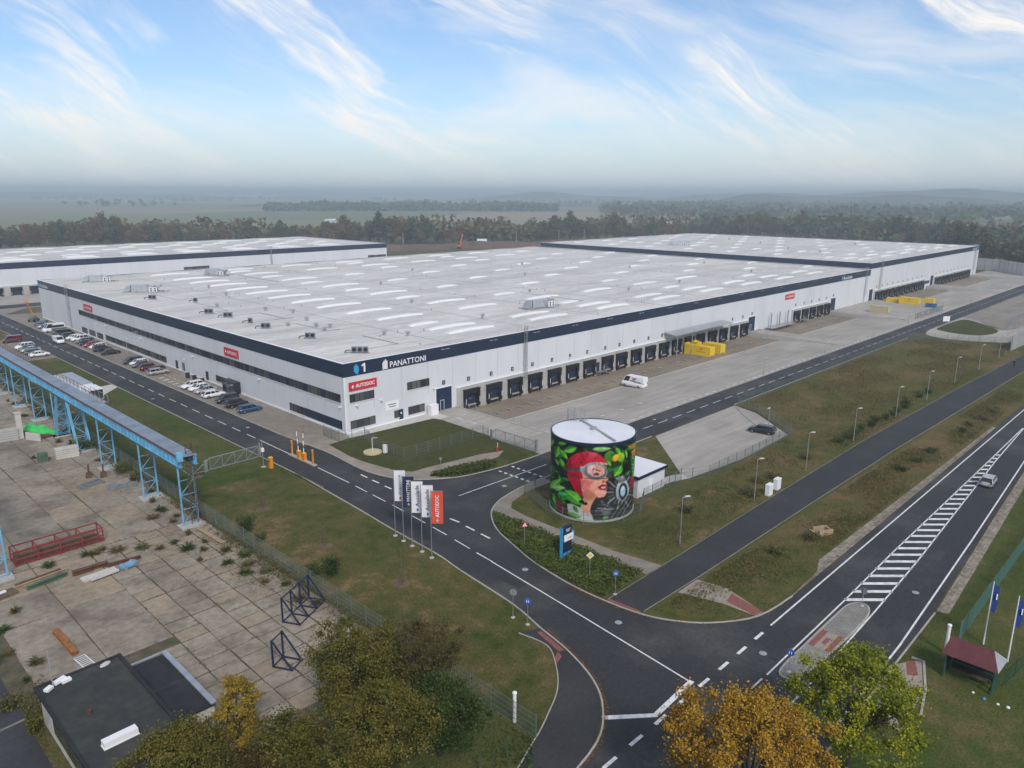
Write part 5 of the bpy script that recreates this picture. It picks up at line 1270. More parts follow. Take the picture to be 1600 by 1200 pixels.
def car_meshes(kind, paint):
    key = ('car', kind, paint)
    if key in SH: return SH[key]
    L, Wd, H_, bz, hood, rake, tail, rr = KINDS_[kind]; w = Wd/2; hl = L/2
    P = 'paint_'+paint
    st = [(-hl, .80, .42, .72), (-hl+.06, .90, .30, bz-.08), (-hl+.3, .97, .24, bz), (-hl*.45, 1.0, .22, bz), (0, 1.0, .22, bz), (hl-hood, 1.0, .22, bz-.01), (hl-hood*.55, .98, .24, bz-.07), (hl-.35, .95, .24, bz-.16), (hl-.08, .86, .30, bz-.28), (hl, .74, .40, .58)]
    b = MB().use(P); rings = []
    for x, s, z0, z1 in st:
        ww = w*s; zm = z0+(z1-z0)*.55
        rings.append([(x, -ww*.86, z0), (x, -ww, z0+.14), (x, -ww*1.0, zm), (x, -ww*.94, z1-.04), (x, -ww*.8, z1+.02), (x, 0, z1+.045), (x, ww*.8, z1+.02), (x, ww*.94, z1-.04), (x, ww, zm), (x, ww, z0+.14), (x, ww*.86, z0)])
    n = 11; vs = [p for r in rings for p in r]
    fs = [(i*n+j, i*n+(j+1) % n, (i+1)*n+(j+1) % n, (i+1)*n+j) for i in range(len(rings)-1) for j in range(n)]
    fs += [tuple(range(n-1, -1, -1)), tuple((len(rings)-1)*n+j for j in range(n))]
    b.add(vs, fs); body = b.mesh('body', True)
    xr0, xf0 = -hl+tail, hl-hood+.1; xr1, xf1 = xr0+rr, xf0-rake; zb, zt = bz-.02, H_-.06
    wb, wt = w*.92, w*.76
    if kind in ('van', 'bigvan'): wt = w*.9
    base = [(xr0, -wb, zb), (xf0, -wb*.92, zb), (xf0, wb*.92, zb), (xr0, wb, zb)]; top = [(xr1, -wt, zt), (xf1, -wt, zt), (xf1, wt, zt), (xr1, wt, zt)]
    gl = MB().use('car_glass'); gl.add(base+top, [(0,1,5,4),(1,2,6,5),(2,3,7,6),(3,0,4,7)])
    glass = gl.mesh('windows')
    r_ = MB().use(P); e = .02
    t2 = [(x, y*1.03, zt-.01) for x, y, z in top]; t3 = [(x*0.97+(xr1+xf1)/2*.03, y*.86, H_) for x, y, z in top]
    r_.add(t2+t3, [(0,1,5,4),(1,2,6,5),(2,3,7,6),(3,0,4,7),(4,5,6,7)])
    def pil(i, ww): r_.bar(Vector(base[i])*1.0+Vector((0, 0.012*(1 if base[i][1] > 0 else -1), 0)), Vector(top[i])+Vector((0, 0.012*(1 if top[i][1] > 0 else -1), 0)), ww)
    for i in range(4): pil(i, .1)
    for fx in ((.42, .72) if kind not in ('bigvan',) else (.72,)):
        for s in (-1, 1):
            r_.bar((xr0+(xf0-xr0)*fx, s*(wb*.98), zb), (xr1+(xf1-xr1)*fx, s*(wt*1.01), zt), .09)
    if kind in ('van', 'bigvan'):                       # panelled sides behind the cab
        cut = .70 if kind == 'bigvan' else .66
        for s in (-1, 1):
            q = [(xr0-.01, s*(wb+.015), zb-.02), (xr0+(xf0-xr0)*cut, s*(wb+.0), zb-.02), (xr1+(xf1-xr1)*cut, s*(wt+.015), zt), (xr1-.01, s*(wt+.015), zt)]
            r_.add(q, [(0, 1, 2, 3) if s < 0 else (3, 2, 1, 0)])
        r_.add([(xr0-.015, -wb, zb-.02), (xr1-.015, -wt, zt), (xr1-.015, wt, zt), (xr0-.015, wb, zb-.02)], [(3, 2, 1, 0)])
    roof = r_.mesh('roof')
    rw = .33 if kind in ('suv', 'bigvan', 'van') else .31
    ty = MB().use('tyre').tube((0, -.11, 0), (0, .11, 0), rw, 18); tyre = ty.mesh('wheel')
    ri = MB().use('rim').tube((0, -.118, 0), (0, .118, 0), rw*.62, 10); rim = ri.mesh('rim')
    hlm = MB().use('lamp_glass').box((-.06, -.2, -.07), (.06, .2, .07)).mesh('headlight'); tlm = MB().use('tail_red').box((-.05, -.14, -.12), (.05, .14, .12)).mesh('taillight')
    pl = MB().use('white').box((-.012, -.26, -.055), (.012, .26, .055)).mesh('number_plate')
    SH[key] = (body, glass, roof, tyre, rim, hlm, tlm, pl, L, w, bz, rw); return SH[key]
def car(kind, paint, x, y, rz, label, z=0.06, group=None, name='car', cat='car'):
    body, glass, roof, tyre, rim, hlm, tlm, pl, L, w, bz, rw = car_meshes(kind, paint)
    t = thing(name, label, cat, (x, y, z), rz, group)
    obj('body', body, t); obj('windows', glass, t); obj('roof', roof, t)
    for sx in (-L*.30, L*.31):
        for s in (-1, 1): wo_ = obj('wheel', tyre, t, (sx, s*(w-.10), rw)); obj('rim', rim, wo_)
    for s in (-1, 1):
        obj('headlight', hlm, t, (L/2-.14, s*w*.62, bz-.33)); obj('taillight', tlm, t, (-L/2+.06, s*w*.74, bz-.14))
    obj('number_plate', pl, t, (-L/2-.01, 0, .62)); obj('number_plate', pl, t, (L/2+.01, 0, .48))
    return t
G_OUT, G_IN = R(180), 0.0
ordn = ['first', 'second', 'third', 'fourth', 'fifth', 'sixth', 'seventh', 'eighth', 'ninth', 'tenth', 'eleventh', 'twelfth', 'thirteenth', 'fourteenth', 'fifteenth', 'sixteenth', 'seventeenth', 'eighteenth', 'nineteenth', 'twentieth', 'twenty-first', 'twenty-second', 'twenty-third', 'twenty-fourth', 'twenty-fifth', 'twenty-sixth', 'twenty-seventh', 'twenty-eighth']
row = [(25.3, 'estate', 'blue', 0), (30.4, 'suv', 'black', 0), (34.9, 'suv', 'black', 1), (40.7, 'estate', 'white', 0), (45.2, 'sedan', 'silver', 1), (48.0, 'hatch', 'white', 1), (51.2, 'estate', 'white', 1),
       (69.3, 'estate', 'silver', 0), (72.0, 'hatch', 'maroon', 1), (75.2, 'suv', 'maroon', 0), (79.9, 'sedan', 'slate', 1), (82.4, 'hatch', 'white', 1), (85.4, 'suv', 'black', 1),
       (100.8, 'sedan', 'black', 0), (106.6, 'suv', 'navy', 0), (111.2, 'hatch', 'white', 1), (115.0, 'hatch', 'red', 1), (118.2, 'estate', 'navy', 0), (121.9, 'estate', 'slate', 1), (126.4, 'suv', 'white', 1), (129.8, 'hatch', 'white', 1), (134.0, 'estate', 'navy', 0), (138.4, 'van', 'black', 0), (142.0, 'van', 'grey', 0), (153.6, 'estate', 'slate', 0), (157.0, 'sedan', 'silver', 1), (160.2, 'hatch', 'grey', 0), (163.4, 'hatch', 'slate', 1)]
nm = {'estate': 'estate car', 'suv': 'tall SUV', 'sedan': 'saloon car', 'hatch': 'hatchback', 'van': 'small panel van'}
cn = {'slate': 'dark slate', 'navy': 'dark navy', 'maroon': 'dark maroon', 'grey': 'dark grey'}
for i, (y, k, c, o) in enumerate(row):
    lb = 'blue estate car parked alone at the office end of the row' if i == 0 else '%s %s, %s in the office parking row counting from the blue estate' % (cn.get(c, c), nm[k], ordn[i])
    car(k, c, -4.95+random.uniform(-.25, .25), y, (G_OUT if o else G_IN)+random.uniform(-.03, .03), lb, group='cars parked along the office front')
for y, k, c, o, lb in [(137.0, 'van', 'maroon', 1, 'maroon people carrier parked across the road from the office row'), (124.4, 'suv', 'white', 1, 'white SUV next after the maroon people carrier across the road'), (121.3, 'estate', 'slate', 1, 'dark slate estate between two pale cars across the road from the office'), (118.6, 'sedan', 'beige', 1, 'beige saloon in the short row across the road from the office'), (114.6, 'estate', 'grey', 0, 'dark grey estate beside the white saloon across the road from the office'), (110.6, 'sedan', 'white', 0, 'white saloon at the end of the short row by the lawn')]:
    car(k, c, -18.9, y, R(180) if o else 0, lb, group='cars parked across the road')
car('van', 'white', -9.9, 127.2, R(-90), 'white delivery van driving along the office road past the parked cars', 0.014, name='delivery_van', cat='van')
mbus = car('bigvan', 'white', -5.6, 147.6, R(180), 'white minibus with dark side windows in the office parking row', 0.06, name='minibus', cat='minibus')
gw = MB().use('car_glass')
for s in (-1, 1): gw.box((-2.7, s*.99-.012, 1.45), (1.2, s*.99+.012, 2.1))
gw.build('side_window', None, mbus)
car('hatch', 'silver', 53.0, -86.3, 0.04, 'silver hatchback driving away on the main road beside the hatched area', 0.014)
car('estate', 'black', 52.6, -51.2, R(100), 'black car parked alone on the triangular concrete hard standing', 0.045)
jv = car('bigvan', 'white', 67.0, -13.4, R(92), 'white panel van with red and dark side lettering standing in the dock yard', -0.95, name='panel_van', cat='van')
lt = MB().use('signal_red'); text_on(lt, 'J&P', Matrix.Translation((-0.6, -0.985, 1.75)) @ ROT_S, 0.75, align='CENTER', shear=0.2, offset=0.03)
text_on(lt, 'J&P', Matrix.Translation((-0.6, 0.985, 1.75)) @ Matrix.Rotation(R(180), 4, 'Z') @ ROT_S, 0.75, align='CENTER', shear=0.2, offset=0.03)
lt.use('letter_grey')
for s in (-1, 1):
    for k, (a, b, z) in enumerate(((-2.2, .9, 1.5), (-2.6, .3, 1.34), (-2.8, -.4, 1.2))): lt.box((a, s*.982-.004, z), (b, s*.982+.004, z+.09))
lt.build('lettering', None, jv)
# trailers on the stand
def trailer(x, y, L, h, label, front):
    t = thing('trailer', label, 'trailer', (x, y, 0.05))
    b = MB().use('trim_white').box((-1.28, -L/2, 1.1), (1.28, L/2, h)); 
    if front: b.use('frame_dark').box((-1.2, -L/2-.02, 1.2), (1.2, -L/2-.001, h-.1))
    b.build('body', None, t)
    MB().box((-1.3, -L/2-.02, h+.001), (1.3, L/2+.02, h+.05)).build('roof', 'galv' if not front else 'trim_white', t)
    c = MB().box((-.5, -L/2+.3, .8), (.5, L/2-.3, 1.098)); c.build('chassis', 'frame_dark', t)
    for yy in (L/2-1.2, L/2-2.4, L/2-3.6):
        for s in (-1, 1): MB().tube((s*.85, yy, .5), (s*1.25, yy, .5), .5, 16).build('wheel', 'tyre', t)
    MB().box((-.9, -L/2+.6, 0), (-.7, -L/2+.8, .8)).box((.7, -L/2+.6, 0), (.9, -L/2+.8, .8)).build('landing_leg', 'steel_grey', t)
trailer(-24.1, 63.4, 13.6, 3.2, 'long grey-roofed trailer on the stand beyond the blue crane runway', False)
trailer(-24.0, 53.4, 4.6, 3.05, 'short white box trailer with open dark end on the lawn stand', True)
# boom lift, excavator
t = thing('boom_lift', 'orange boom lift standing by the end of the parking row', 'boom lift', (-4.5, 172.8, 0.06), R(40))
MB().box((-1.2, -.8, .5), (1.2, .8, 1.2)).build('chassis', 'old_green', t)
for sx in (-.9, .9):
    for s in (-1, 1): MB().tube((sx, s*.75, .45), (sx, s*1.1, .45), .45, 12).build('wheel', 'tyre', t)
MB().box((-.9, -.7, 1.2), (.6, .7, 1.9)).build('turntable', 'letter_grey', t)
MB().bar((.2, 0, 1.7), (-.9, .2, 4.6), .35).bar((-.9, .2, 4.6), (-2.0, .2, 6.6), .28).build('boom', 'orange', t)
bk = MB()
for s in (-.6, .6):
    for q in (-.4, .4): bk.bar((-2.2+q, .2+s, 6.5), (-2.2+q, .2+s, 7.6), .06)
for zz_ in (6.5, 7.1, 7.6):
    for s in (-.6, .6): bk.bar((-2.6, .2+s, zz_), (-1.8, .2+s, zz_), .05)
    for q in (-.4, .4): bk.bar((-2.2+q, -.4, zz_), (-2.2+q, .8, zz_), .05)
bk.build('basket', 'orange', t)
t = thing('excavator', 'red excavator with raised arm at the earth bank behind the roofs', 'excavator', (318, 326, 1.2), R(35))
for s in (-1.1, 1.1): MB().prism([(-2, s-.3), (2, s-.3), (2, s+.3), (-2, s+.3)], 0, .9).build('track', 'black_rubber', t)
MB().box((-1.9, -1.4, 1.0), (1.6, 1.4, 2.4)).build('body', 'excavator', t); MB().box((.2, .2, 2.4), (1.6, 1.4, 3.5)).build('cab', 'car_glass', t)
MB().bar((1.4, -.3, 1.8), (5.0, -.3, 7.0), .7).bar((5.0, -.3, 7.0), (9.2, -.3, 9.6), .55).bar((9.2, -.3, 9.6), (9.9, -.3, 8.0), .8).build('arm', 'excavator', t)

# ------------------------------------------------------------------ containers and bins in the dock yard
def container(x, y, z, rz, L, mat, label, txt=None, group=None, W_=2.4, H_=2.5):
    t = thing('container', label, 'container', (x, y, z), rz, group)
    b = MB().use(mat); n = int(L/0.3)
    b.box((-L/2, -W_/2, .15), (L/2, W_/2, H_))
    for k in range(n):
        xx = -L/2+.12+k*(L-.24)/n
        for s in (-1, 1): b.box((xx, s*W_/2-.03, .3), (xx+.15, s*W_/2+.035, H_-.15))
    b.build('body', None, t)
    f = MB().use(mat)
    for sx in (-1, 1):
        for s in (-1, 1): f.box((sx*L/2-.1, s*W_/2-.1, 0), (sx*L/2+.05, s*W_/2+.05, H_+.03))
    for s in (-1, 1): f.box((-L/2, s*W_/2-.06, H_-.12), (L/2, s*W_/2+.052, H_+.03)); f.box((-L/2, s*W_/2-.06, .02), (L/2, s*W_/2+.052, .2))
    f.build('frame', None, t)
    d = MB().use(mat)
    for s in (-1, 1): d.box((L/2+.002, s*.58-.54, .2), (L/2+.03, s*.58+.54, H_-.14)); d.use('steel_grey').tube((L/2+.05, s*.4, .2), (L/2+.05, s*.4, H_-.15), .025, 5); d.use(mat)
    d.build('door', None, t)
    if txt:
        l = MB().use('signal_red')
        for s in (-1, 1): text_on(l, txt, (Matrix.Identity(4) if s < 0 else Matrix.Rotation(R(180), 4, 'Z')) @ T(0, -W_/2-.045, 1.65) @ ROT_S, .55, align='CENTER', offset=.02)
        l.use('letter_dark')
        for s in (-1, 1):
            for k in range(6): l.box((-1.5+k*.5, s*(W_/2+.042)-.004, 1.0), (-1.5+k*.5+.36, s*(W_/2+.042)+.004, 1.12))
        l.build('lettering', None, t)
    return t
Q90 = R(-90)
container(109.4, -5.9, -1.085, Q90, 5.4, 'container_yellow', 'yellow lettered waste container by the canopy, the one nearer the white van', '1202', 'yellow waste containers at the docks')
container(115.0, -5.9, -1.085, Q90, 5.4, 'container_yellow', 'yellow lettered waste container by the canopy, second from the white van', '1202', 'yellow waste containers at the docks')
for x, lb in ((108.6, 'yellow compactor hopper at the dock behind the first yellow container'), (112.6, 'yellow compactor hopper at the dock behind the second yellow container')):
    t = thing('waste_compactor', lb, 'compactor', (x, -1.9, -1.085)); mb = MB().use('container_yellow').box((-1, -.9, 0), (1, .8, 1.5)).add([(-1, -.9, 1.5), (1, -.9, 1.5), (1, .8, 1.5), (-1, .8, 1.5), (-1.1, -.9, 2.6), (1.1, -.9, 2.6), (1.1, .8, 3.0), (-1.1, .8, 3.0)], [(0,1,5,4),(1,2,6,5),(2,3,7,6),(3,0,4,7)]); mb.build('hopper', None, t); MB().box((-.6, -.95, .2), (.6, -.902, 1.2)).build('hatch', 'letter_grey', t)
container(250.6, -8.6, -1.0, Q90, 6.4, 'container_yellow', 'yellow container jutting out at the first docks of the taller warehouse', '202', 'yellow waste containers at the docks')
container(248.4, -14.4, 0.02, Q90, 7.0, 'container_yellow', 'long yellow container lying out in the yard of the taller warehouse', '202', 'yellow waste containers at the docks')
container(255.4, -19.4, -0.5, Q90, 3.6, 'container_yellow', 'small yellow container behind the blue bins in the yard', None)
container(216.5, -14.4, 0.02, Q90, 6.2, 'container_beige', 'plain beige container standing alone near the end of the long warehouse')
for k, y in enumerate((-22.2, -24.2)):
    t = thing('waste_bin', 'blue lidded waste bin, one of two together in front of the small yellow container', 'bin', (244.5, y, 0.02), 0, 'blue waste bins'); MB().box((-.9, -.8, .2), (.9, .8, 1.3)).build('body', 'bin_blue', t); MB().box((-.95, -.85, 1.302), (.95, .85, 1.45)).build('lid', 'bin_blue', t)
    for s in (-.6, .6): MB().tube((s, -.6, .1), (s, .6, .1), .1, 8).build('wheel', 'tyre', t)
t = thing('electrical_cabinet', 'white cabinet beside the navy roller door at the warehouse corner', 'cabinet', (18.7, -1.25, 0.06)); MB().box((-.9, -.55, 0), (.9, .55, 1.9)).build('body', 'trim_white', t); MB().box((-.8, -.565, .1), (-.02, -.552, 1.8)).box((.02, -.565, .1), (.8, -.552, 1.8)).build('door', 'white', t); MB().box((-.95, -.6, 1.902), (.95, .6, 1.97)).build('cap', 'white', t)
for x, y, lb in ((26.3, -65.4, 'white metering cabinet by the footpath, the one nearer the tank'), (29.2, -65.2, 'white metering cabinet by the footpath, the one farther from the tank')):
    t = thing('metering_cabinet', lb, 'cabinet', (x, y, 0.03)); MB().box((-.6, -.3, .1), (.6, .3, 1.6)).build('body', 'white', t); MB().box((-.64, -.34, 1.602), (.64, .34, 1.68)).build('cap', 'trim_white', t); MB().box((-.55, -.33, 0), (.55, .33, .1)).build('plinth', 'concrete', t); MB().box((-.52, -.312, .2), (-.01, -.302, 1.5)).box((.01, -.312, .2), (.52, -.302, 1.5)).build('door', 'trim_white', t)

# ------------------------------------------------------------------ fences
def fence_meshes(h, mat, key, vs=0.1):
    post = MB().use(mat).box((-.035, -.035, -.1), (.035, .035, h+.08)).mesh('post')
    p = MB().use(mat)
    for z in np.linspace(.08, h-.03, max(4, int(h/0.4))): p.bar((0.03, 0, z), (2.47, 0, z), .022)
    for x in np.arange(.06, 2.48, vs): p.add([(x-.005, -.004, .05), (x+.005, -.004, .05), (x, .006, .05), (x-.005, -.004, h), (x+.005, -.004, h), (x, .006, h)], [(0,1,4,3),(1,2,5,4),(2,0,3,5)])
    SH[key] = (post, p.mesh('mesh_panel'))
def fence(pts, h, mat, label, name='mesh_fence', step=2.5, z=0.0, vs=0.1, posts_only=False):
    key = ('fence', h, mat, vs)
    if key not in SH: fence_meshes(h, mat, key, vs)
    post, panel = SH[key]
    t = thing(name, label, 'fence', (pts[0][0], pts[0][1], z))
    o0 = Vector((pts[0][0], pts[0][1], 0)); last = None
    for a, b in zip(pts, pts[1:]):
        a, b = Vector((*a, 0)), Vector((*b, 0)); d = b-a; n = max(1, round(d.length/step)); ang = math.atan2(d.y, d.x)
        for k in range(n):
            p = a+d*k/n
            obj('post', post, t, p-o0, ang)
            if not posts_only: obj('mesh_panel', panel, t, p-o0, ang, (d.length/n/2.5, 1, 1))
    obj('post', post, t, Vector((*pts[-1], 0))-o0)
    return t
fence([(-32.8, -75.3), (-32.8, 40), (-32.8, 122)], 2.1, 'fence_wire', 'long grey-green mesh fence between the lawn and the old concrete yard')
fence([(-33.4, -75.4), (-35.9, -75.2), (-38.4, -74.9), (-44, -74.5)], 1.6, 'fence_green', 'short run of green posts turning off the end of the long mesh fence', posts_only=True)
fence([(-3.2, 2.0), (-3.1, -2.6), (1.1, -4.0), (-0.8, -9.3), (-0.9, -17.6), (16.3, -17.6), (16.4, -18.8)], 2.0, 'fence_wire', 'mesh fence enclosing the small lawn at the warehouse corner')
fence([(5.6, -39.9), (2.5, -40.7), (1.4, -43), (-0.5, -47.4), (-0.8, -50.5), (0.2, -53.2), (4.7, -56.2), (8.0, -56.4), (12.0, -54.2), (18.6, -54.0), (22.4, -53.6), (23.9, -54.6), (26.7, -55.8), (37.2, -56.0)], 1.9, 'fence_wire', 'mesh fence curving round the painted tank and pump house')
fence([(37.2, -56.0), (54.9, -55.5), (64.0, -44.8), (66.3, -39.3)], 1.9, 'fence_wire', 'mesh fence bounding the triangular hard standing')
fence([(66.3, -39.3), (160.5, -39.2), (171.5, -41.9), (176.2, -47.4), (179, -55), (182, -62)], 1.7, 'fence_wire', 'low mesh fence along the yard road above the rough grass', step=3.2)
fence([(5.2, -94.9), (40, -94.9), (110, -94.7)], 2.0, 'fence_pale', 'pale green mesh fence running beside the main road from the shelter', vs=0.045)
fence([(0.2, -99.6), (10, -101), (20, -103)], 1.7, 'fence_green', 'dark green railing behind the bus shelter', vs=0.14)
fence([(25.9, -1.5), (25.7, -12), (25.5, -20)], 1.0, 'steel_grey', 'low guard rail on top of the first ramp wall', step=2.2, z=0.2, vs=1.2)
fence([(209, -28.5), (225, -28.5), (240, -28.5)], 2.0, 'fence_wire', 'mesh fence across the yard near the red barriers')
fence([(206.5, -56), (226, -53.5), (260, -53)], 1.8, 'steel_grey', 'grey railing beside the far car park', vs=0.3)

def slide_gate(loc, rz, L, h, label, tail):
    t = thing('sliding_gate', label, 'gate', loc, rz)
    f = MB()
    for z in (.12, h): f.bar((0, 0, z), (L, 0, z), .11)
    for x in np.linspace(0, L, 5): f.bar((x, 0, .12), (x, 0, h), .09)
    if tail: f.bar((0, 0, h), (-tail, 0, .12), .1); f.bar((0, 0, .12), (-tail, 0, .12), .11)
    for x0, x1 in zip(np.linspace(0, L, 5), np.linspace(0, L, 5)[1:]): f.bar((x0, 0, .12), (x1, 0, h), .05)
    f.build('frame', 'galv', t)
    b = MB()
    for x in np.arange(.2, L, .16): b.bar((x, 0, .15), (x, 0, h-.03), .025)
    b.build('bars', 'galv', t)
    MB().box((L+.15, -.2, 0), (L+.35, .2, h+.35)).box((L+.15, -.2, h+.352), (L+.35, .2, h+.4)).build('gate_post', 'galv', t)
    MB().box((-1.0, -.35, 0), (-.5, -.1, h*.95)).build('guide_post', 'galv', t)
    return t
slide_gate((-24.6, -0.5, 0.03), 0.03, 8.0, 1.95, 'grey cantilever gate slid open onto the lawn beside the access road', 2.6)
slide_gate((16.45, -20.6, 0.03), R(-90), 9.2, 1.9, 'grey sliding gate closing the yard beside the small lawn', 1.6)

# ------------------------------------------------------------------ barriers at the gate
t = thing('barrier_island', 'narrow kerbed island carrying the barriers at the site entrance', 'traffic island', (-12.3, -6.2, 0.012)); MB().box((-.35, -3.9, 0), (.35, 3.8, .14)).build('kerb_block', 'kerb', t)
for y, lb, sgn in ((-5.3, 'orange barrier box with raised white arm, the one nearer the parked cars', 1), (-6.9, 'orange barrier box with raised white arm, the one nearer the junction', -1)):
    t = thing('boom_barrier', lb, 'barrier', (-12.3, y, 0.15)); MB().box((-.25, -.3, 0), (.25, .3, 1.15)).build('housing', 'orange', t); MB().box((-.26, -.31, 1.152), (.26, .31, 1.22)).build('cap', 'sign_yellow', t)
    a = MB().use('white').bar((0, .1, 1.0), (-.12*sgn, .16, 4.7), .1); a.use('signal_red')
    for z in (2.0, 3.2, 4.4): a.bar((-.12*sgn*(z-1)/3.7, .1+.06*(z-1)/3.7, z), (-.12*sgn*(z-.6)/3.7, .1+.06*(z-.6)/3.7, z+.4), .106)
    a.build('arm', None, t)
for x, y, h, lb in ((-12.2, -3.0, 2.3, 'slim orange reader post on the island, on the car park side'), (-12.3, -9.4, 2.3, 'slim orange reader post on the island, on the junction side'), (-17.7, -6.3, 1.7, 'stout orange reader post on the lawn side of the road')):
    t = thing('reader_post', lb, 'post', (x, y, 0.1)); r = .11 if h > 2 else .26
    MB().box((-r, -r, 0), (r, r, h)).build('post', 'orange', t); MB().box((-r-.02, -r-.02, h+.002), (r+.02, r+.02, h+.08)).build('cap', 'sign_yellow', t); MB().box((-r-.012, -r*.6, h*.6), (-r-.002, r*.6, h*.8)).build('reader', 'letter_dark', t)
t = thing('camera_mast', 'grey mast with white camera box beside the cantilever gate', 'mast', (-18.2, -4.9, 0.03)); MB().tube((0, 0, 0), (0, 0, 4.2), .07, 8).build('pole', 'galv', t); MB().box((-.2, -.2, 2.5), (.2, .2, 3.1)).build('camera_box', 'white', t); MB().box((-.3, -.3, 0), (.3, .3, .1)).build('foot', 'concrete', t)
t = thing('well_cover', 'round beige concrete well cover with pipe on the small lawn', 'well', (-2.4, -11.2, 0.03)); MB().lathe([(1.5, 0), (1.5, .22), (1.42, .26), (.05, .3)], n=28).build('cover', 'container_beige', t); MB().tube((.2, .3, .25), (.2, .3, 2.4), .05, 6).bar((.2, .3, 2.4), (1.0, -.1, 2.35), .05).build('pipe', 'white', t)
t = thing('hydrant_box', 'white upright cabinet on the small lawn beside the well cover', 'cabinet', (-0.9, -12.6, 0.03)); MB().box((-.3, -.25, 0), (.3, .25, 1.25)).build('body', 'white', t); MB().box((-.34, -.29, 1.252), (.34, .29, 1.32)).build('cap', 'trim_white', t)
t = thing('fire_hydrant', 'red hydrant with white marker post near the sliding gate', 'hydrant', (12.1, -25.4, 0.04)); MB().lathe([(.18, 0), (.14, .1), (.13, .7), (.2, .75), (.12, .95), (.02, 1.0)], n=12).build('body', 'signal_red', t); MB().tube((.3, .2, 0), (.3, .2, 1.5), .05, 6).build('marker', 'white', t)

# ------------------------------------------------------------------ flags, pylon and signs
RV = Vector((0.699, -0.715, 0))
def banner(x, y, h, mat, fw, fh, txt, tmat, label, mark=None):
    t = thing('flag_pole', label, 'flag', (x, y, 0.03))
    MB().tube((0, 0, 0), (0, 0, h), .055, 8, .035).build('pole', 'galv', t)
    MB().lathe([(.28, -.03), (.28, .06), (.1, .12)], n=12).build('base', 'concrete', t)
    MB().tube((0, 0, h-.12), (RV.x*fw*1.05, RV.y*fw*1.05, h-.12), .022, 6).build('boom', 'galv', t)
    nx_, nz_ = 8, 10; mb = MB().use(mat); nrm = Vector((RV.y, -RV.x, 0))
    def fp(u, v, off=0.0):
        wv = .05*math.sin(u*5+v*3.0)*(.4+v)+.04*math.sin(v*7+u*2)
        return RV*(.07+u*fw)+nrm*(wv+off)+Vector((0, 0, h-.15-v*fh-.03*math.sin(u*4)*v))
    vs = [fp(i/nx_, j/nz_) for j in range(nz_+1) for i in range(nx_+1)]
    mb.add(vs, [(j*(nx_+1)+i, j*(nx_+1)+i+1, (j+1)*(nx_+1)+i+1, (j+1)*(nx_+1)+i) for j in range(nz_) for i in range(nx_)])
    fl = mb.build('cloth', None, t, smooth=True)
    v, f = text_geo(txt, 1.0, 0.0, 'LEFT', 0.0, 0.01); xs_ = [p[0] for p in v]; ys_ = [p[1] for p in v]; wx, hy = max(xs_)-min(xs_), max(ys_)-min(ys_)
    l = MB().use(tmat)
    # reads upwards: text x runs up the cloth, text y runs to the left
    def tp(px_, py_): 
        a = (px_-min(xs_))/wx; b = (py_-min(ys_))/hy
        return fp(.66-.32*b, .80-.68*a, .03), fp(.66-.32*b, .80-.68*a, -.03)
    l.add([tp(p[0], p[1])[0] for p in v], f)
    if mark:
        l.use(mark)
        for a in range(2): l.add([fp(.4, .9, .03), fp(.5, .96, .03), fp(.62, .9, .03), fp(.5, .84, .03)], [(0, 1, 2, 3)])
    l.build('lettering', None, fl)
nf = 3.95
banner(-18.6, -38.7, 8.7, 'flag_white', 1.35, nf, 'shipmonk', 'letter_grey', 'tall white banner flag reading shipmonk at the roadside', 'signal_red')
banner(-18.8, -40.6, 8.5, 'flag_navy', 1.35, nf, 'PANATTONI', 'letter_white', 'tall navy banner flag reading PANATTONI at the roadside', 'letter_white')
banner(-18.9, -42.4, 8.4, 'flag_white', 1.35, nf, 'Accolade', 'letter_dark', 'white banner flag reading Accolade, next to the navy flag', 'sky_blue')
banner(-19.0, -44.4, 8.5, 'flag_white', 1.35, nf, 'Accolade', 'letter_dark', 'white banner flag reading Accolade, next to the red flag', 'sky_blue')
banner(-19.2, -46.4, 8.4, 'flag_red', 1.35, nf, 'AUTODOC', 'letter_white', 'red banner flag reading AUTODOC at the end of the roadside row', 'letter_white')
for x, y, h, lb in ((6.2, -96.7, 6.5, 'limp blue flag on a white pole by the pale green fence'), (4.6, -99.0, 6.6, 'limp blue flag on a white pole next to the bus shelter')):
    t = thing('flag_pole', lb, 'flag', (x, y, 0.03)); MB().tube((0, 0, 0), (0, 0, h), .07, 8, .04).build('pole', 'white', t)
    f = MB().use('flag_blue'); n = 9
    for k in range(n):
        a, b = k/n, (k+1)/n
        for u in range(4):
            def q(uu, vv): return (0.05+.5*uu*(1-.25*vv), -.16*math.sin(uu*7+vv*2)*uu-.3*uu, h-.15-2.7*vv-.5*uu)
            f.add([q(u/4, a), q((u+1)/4, a), q((u+1)/4, b), q(u/4, b)], [(0, 1, 2, 3)])
    fo = f.build('cloth', None, t, smooth=True); MB().add([(.2, -.34, h-1.2), (.4, -.4, h-1.3), (.4, -.4, h-1.9), (.2, -.34, h-1.8)], [(0, 1, 2, 3)]).build('emblem', 'letter_white', fo)
t = thing('pylon_sign', 'navy pylon sign with white panel in the planted bed by the road', 'sign', (-9.0, -57.6, 0.0))
MB().box((0, 0, .25), (1.5, .45, 4.0)).build('body', 'navy', t); MB().box((-.06, .02, 0), (-.003, .43, 4.02)).build('side_trim', 'sky_blue', t); MB().box((0, .03, 0), (1.5, .42, .248)).build('foot', 'sky_blue', t)
MB().box((.1, -.012, .3), (1.45, -.003, .85)).build('blue_panel', 'sky_blue', t)
MB().box((.15, -.06, 2.25), (1.75, -.004, 3.05)).build('white_panel', 'white', t); MB().box((1.56, -.02, 2.2), (1.95, .3, 3.15)).build('arrow', 'sky_blue', t)
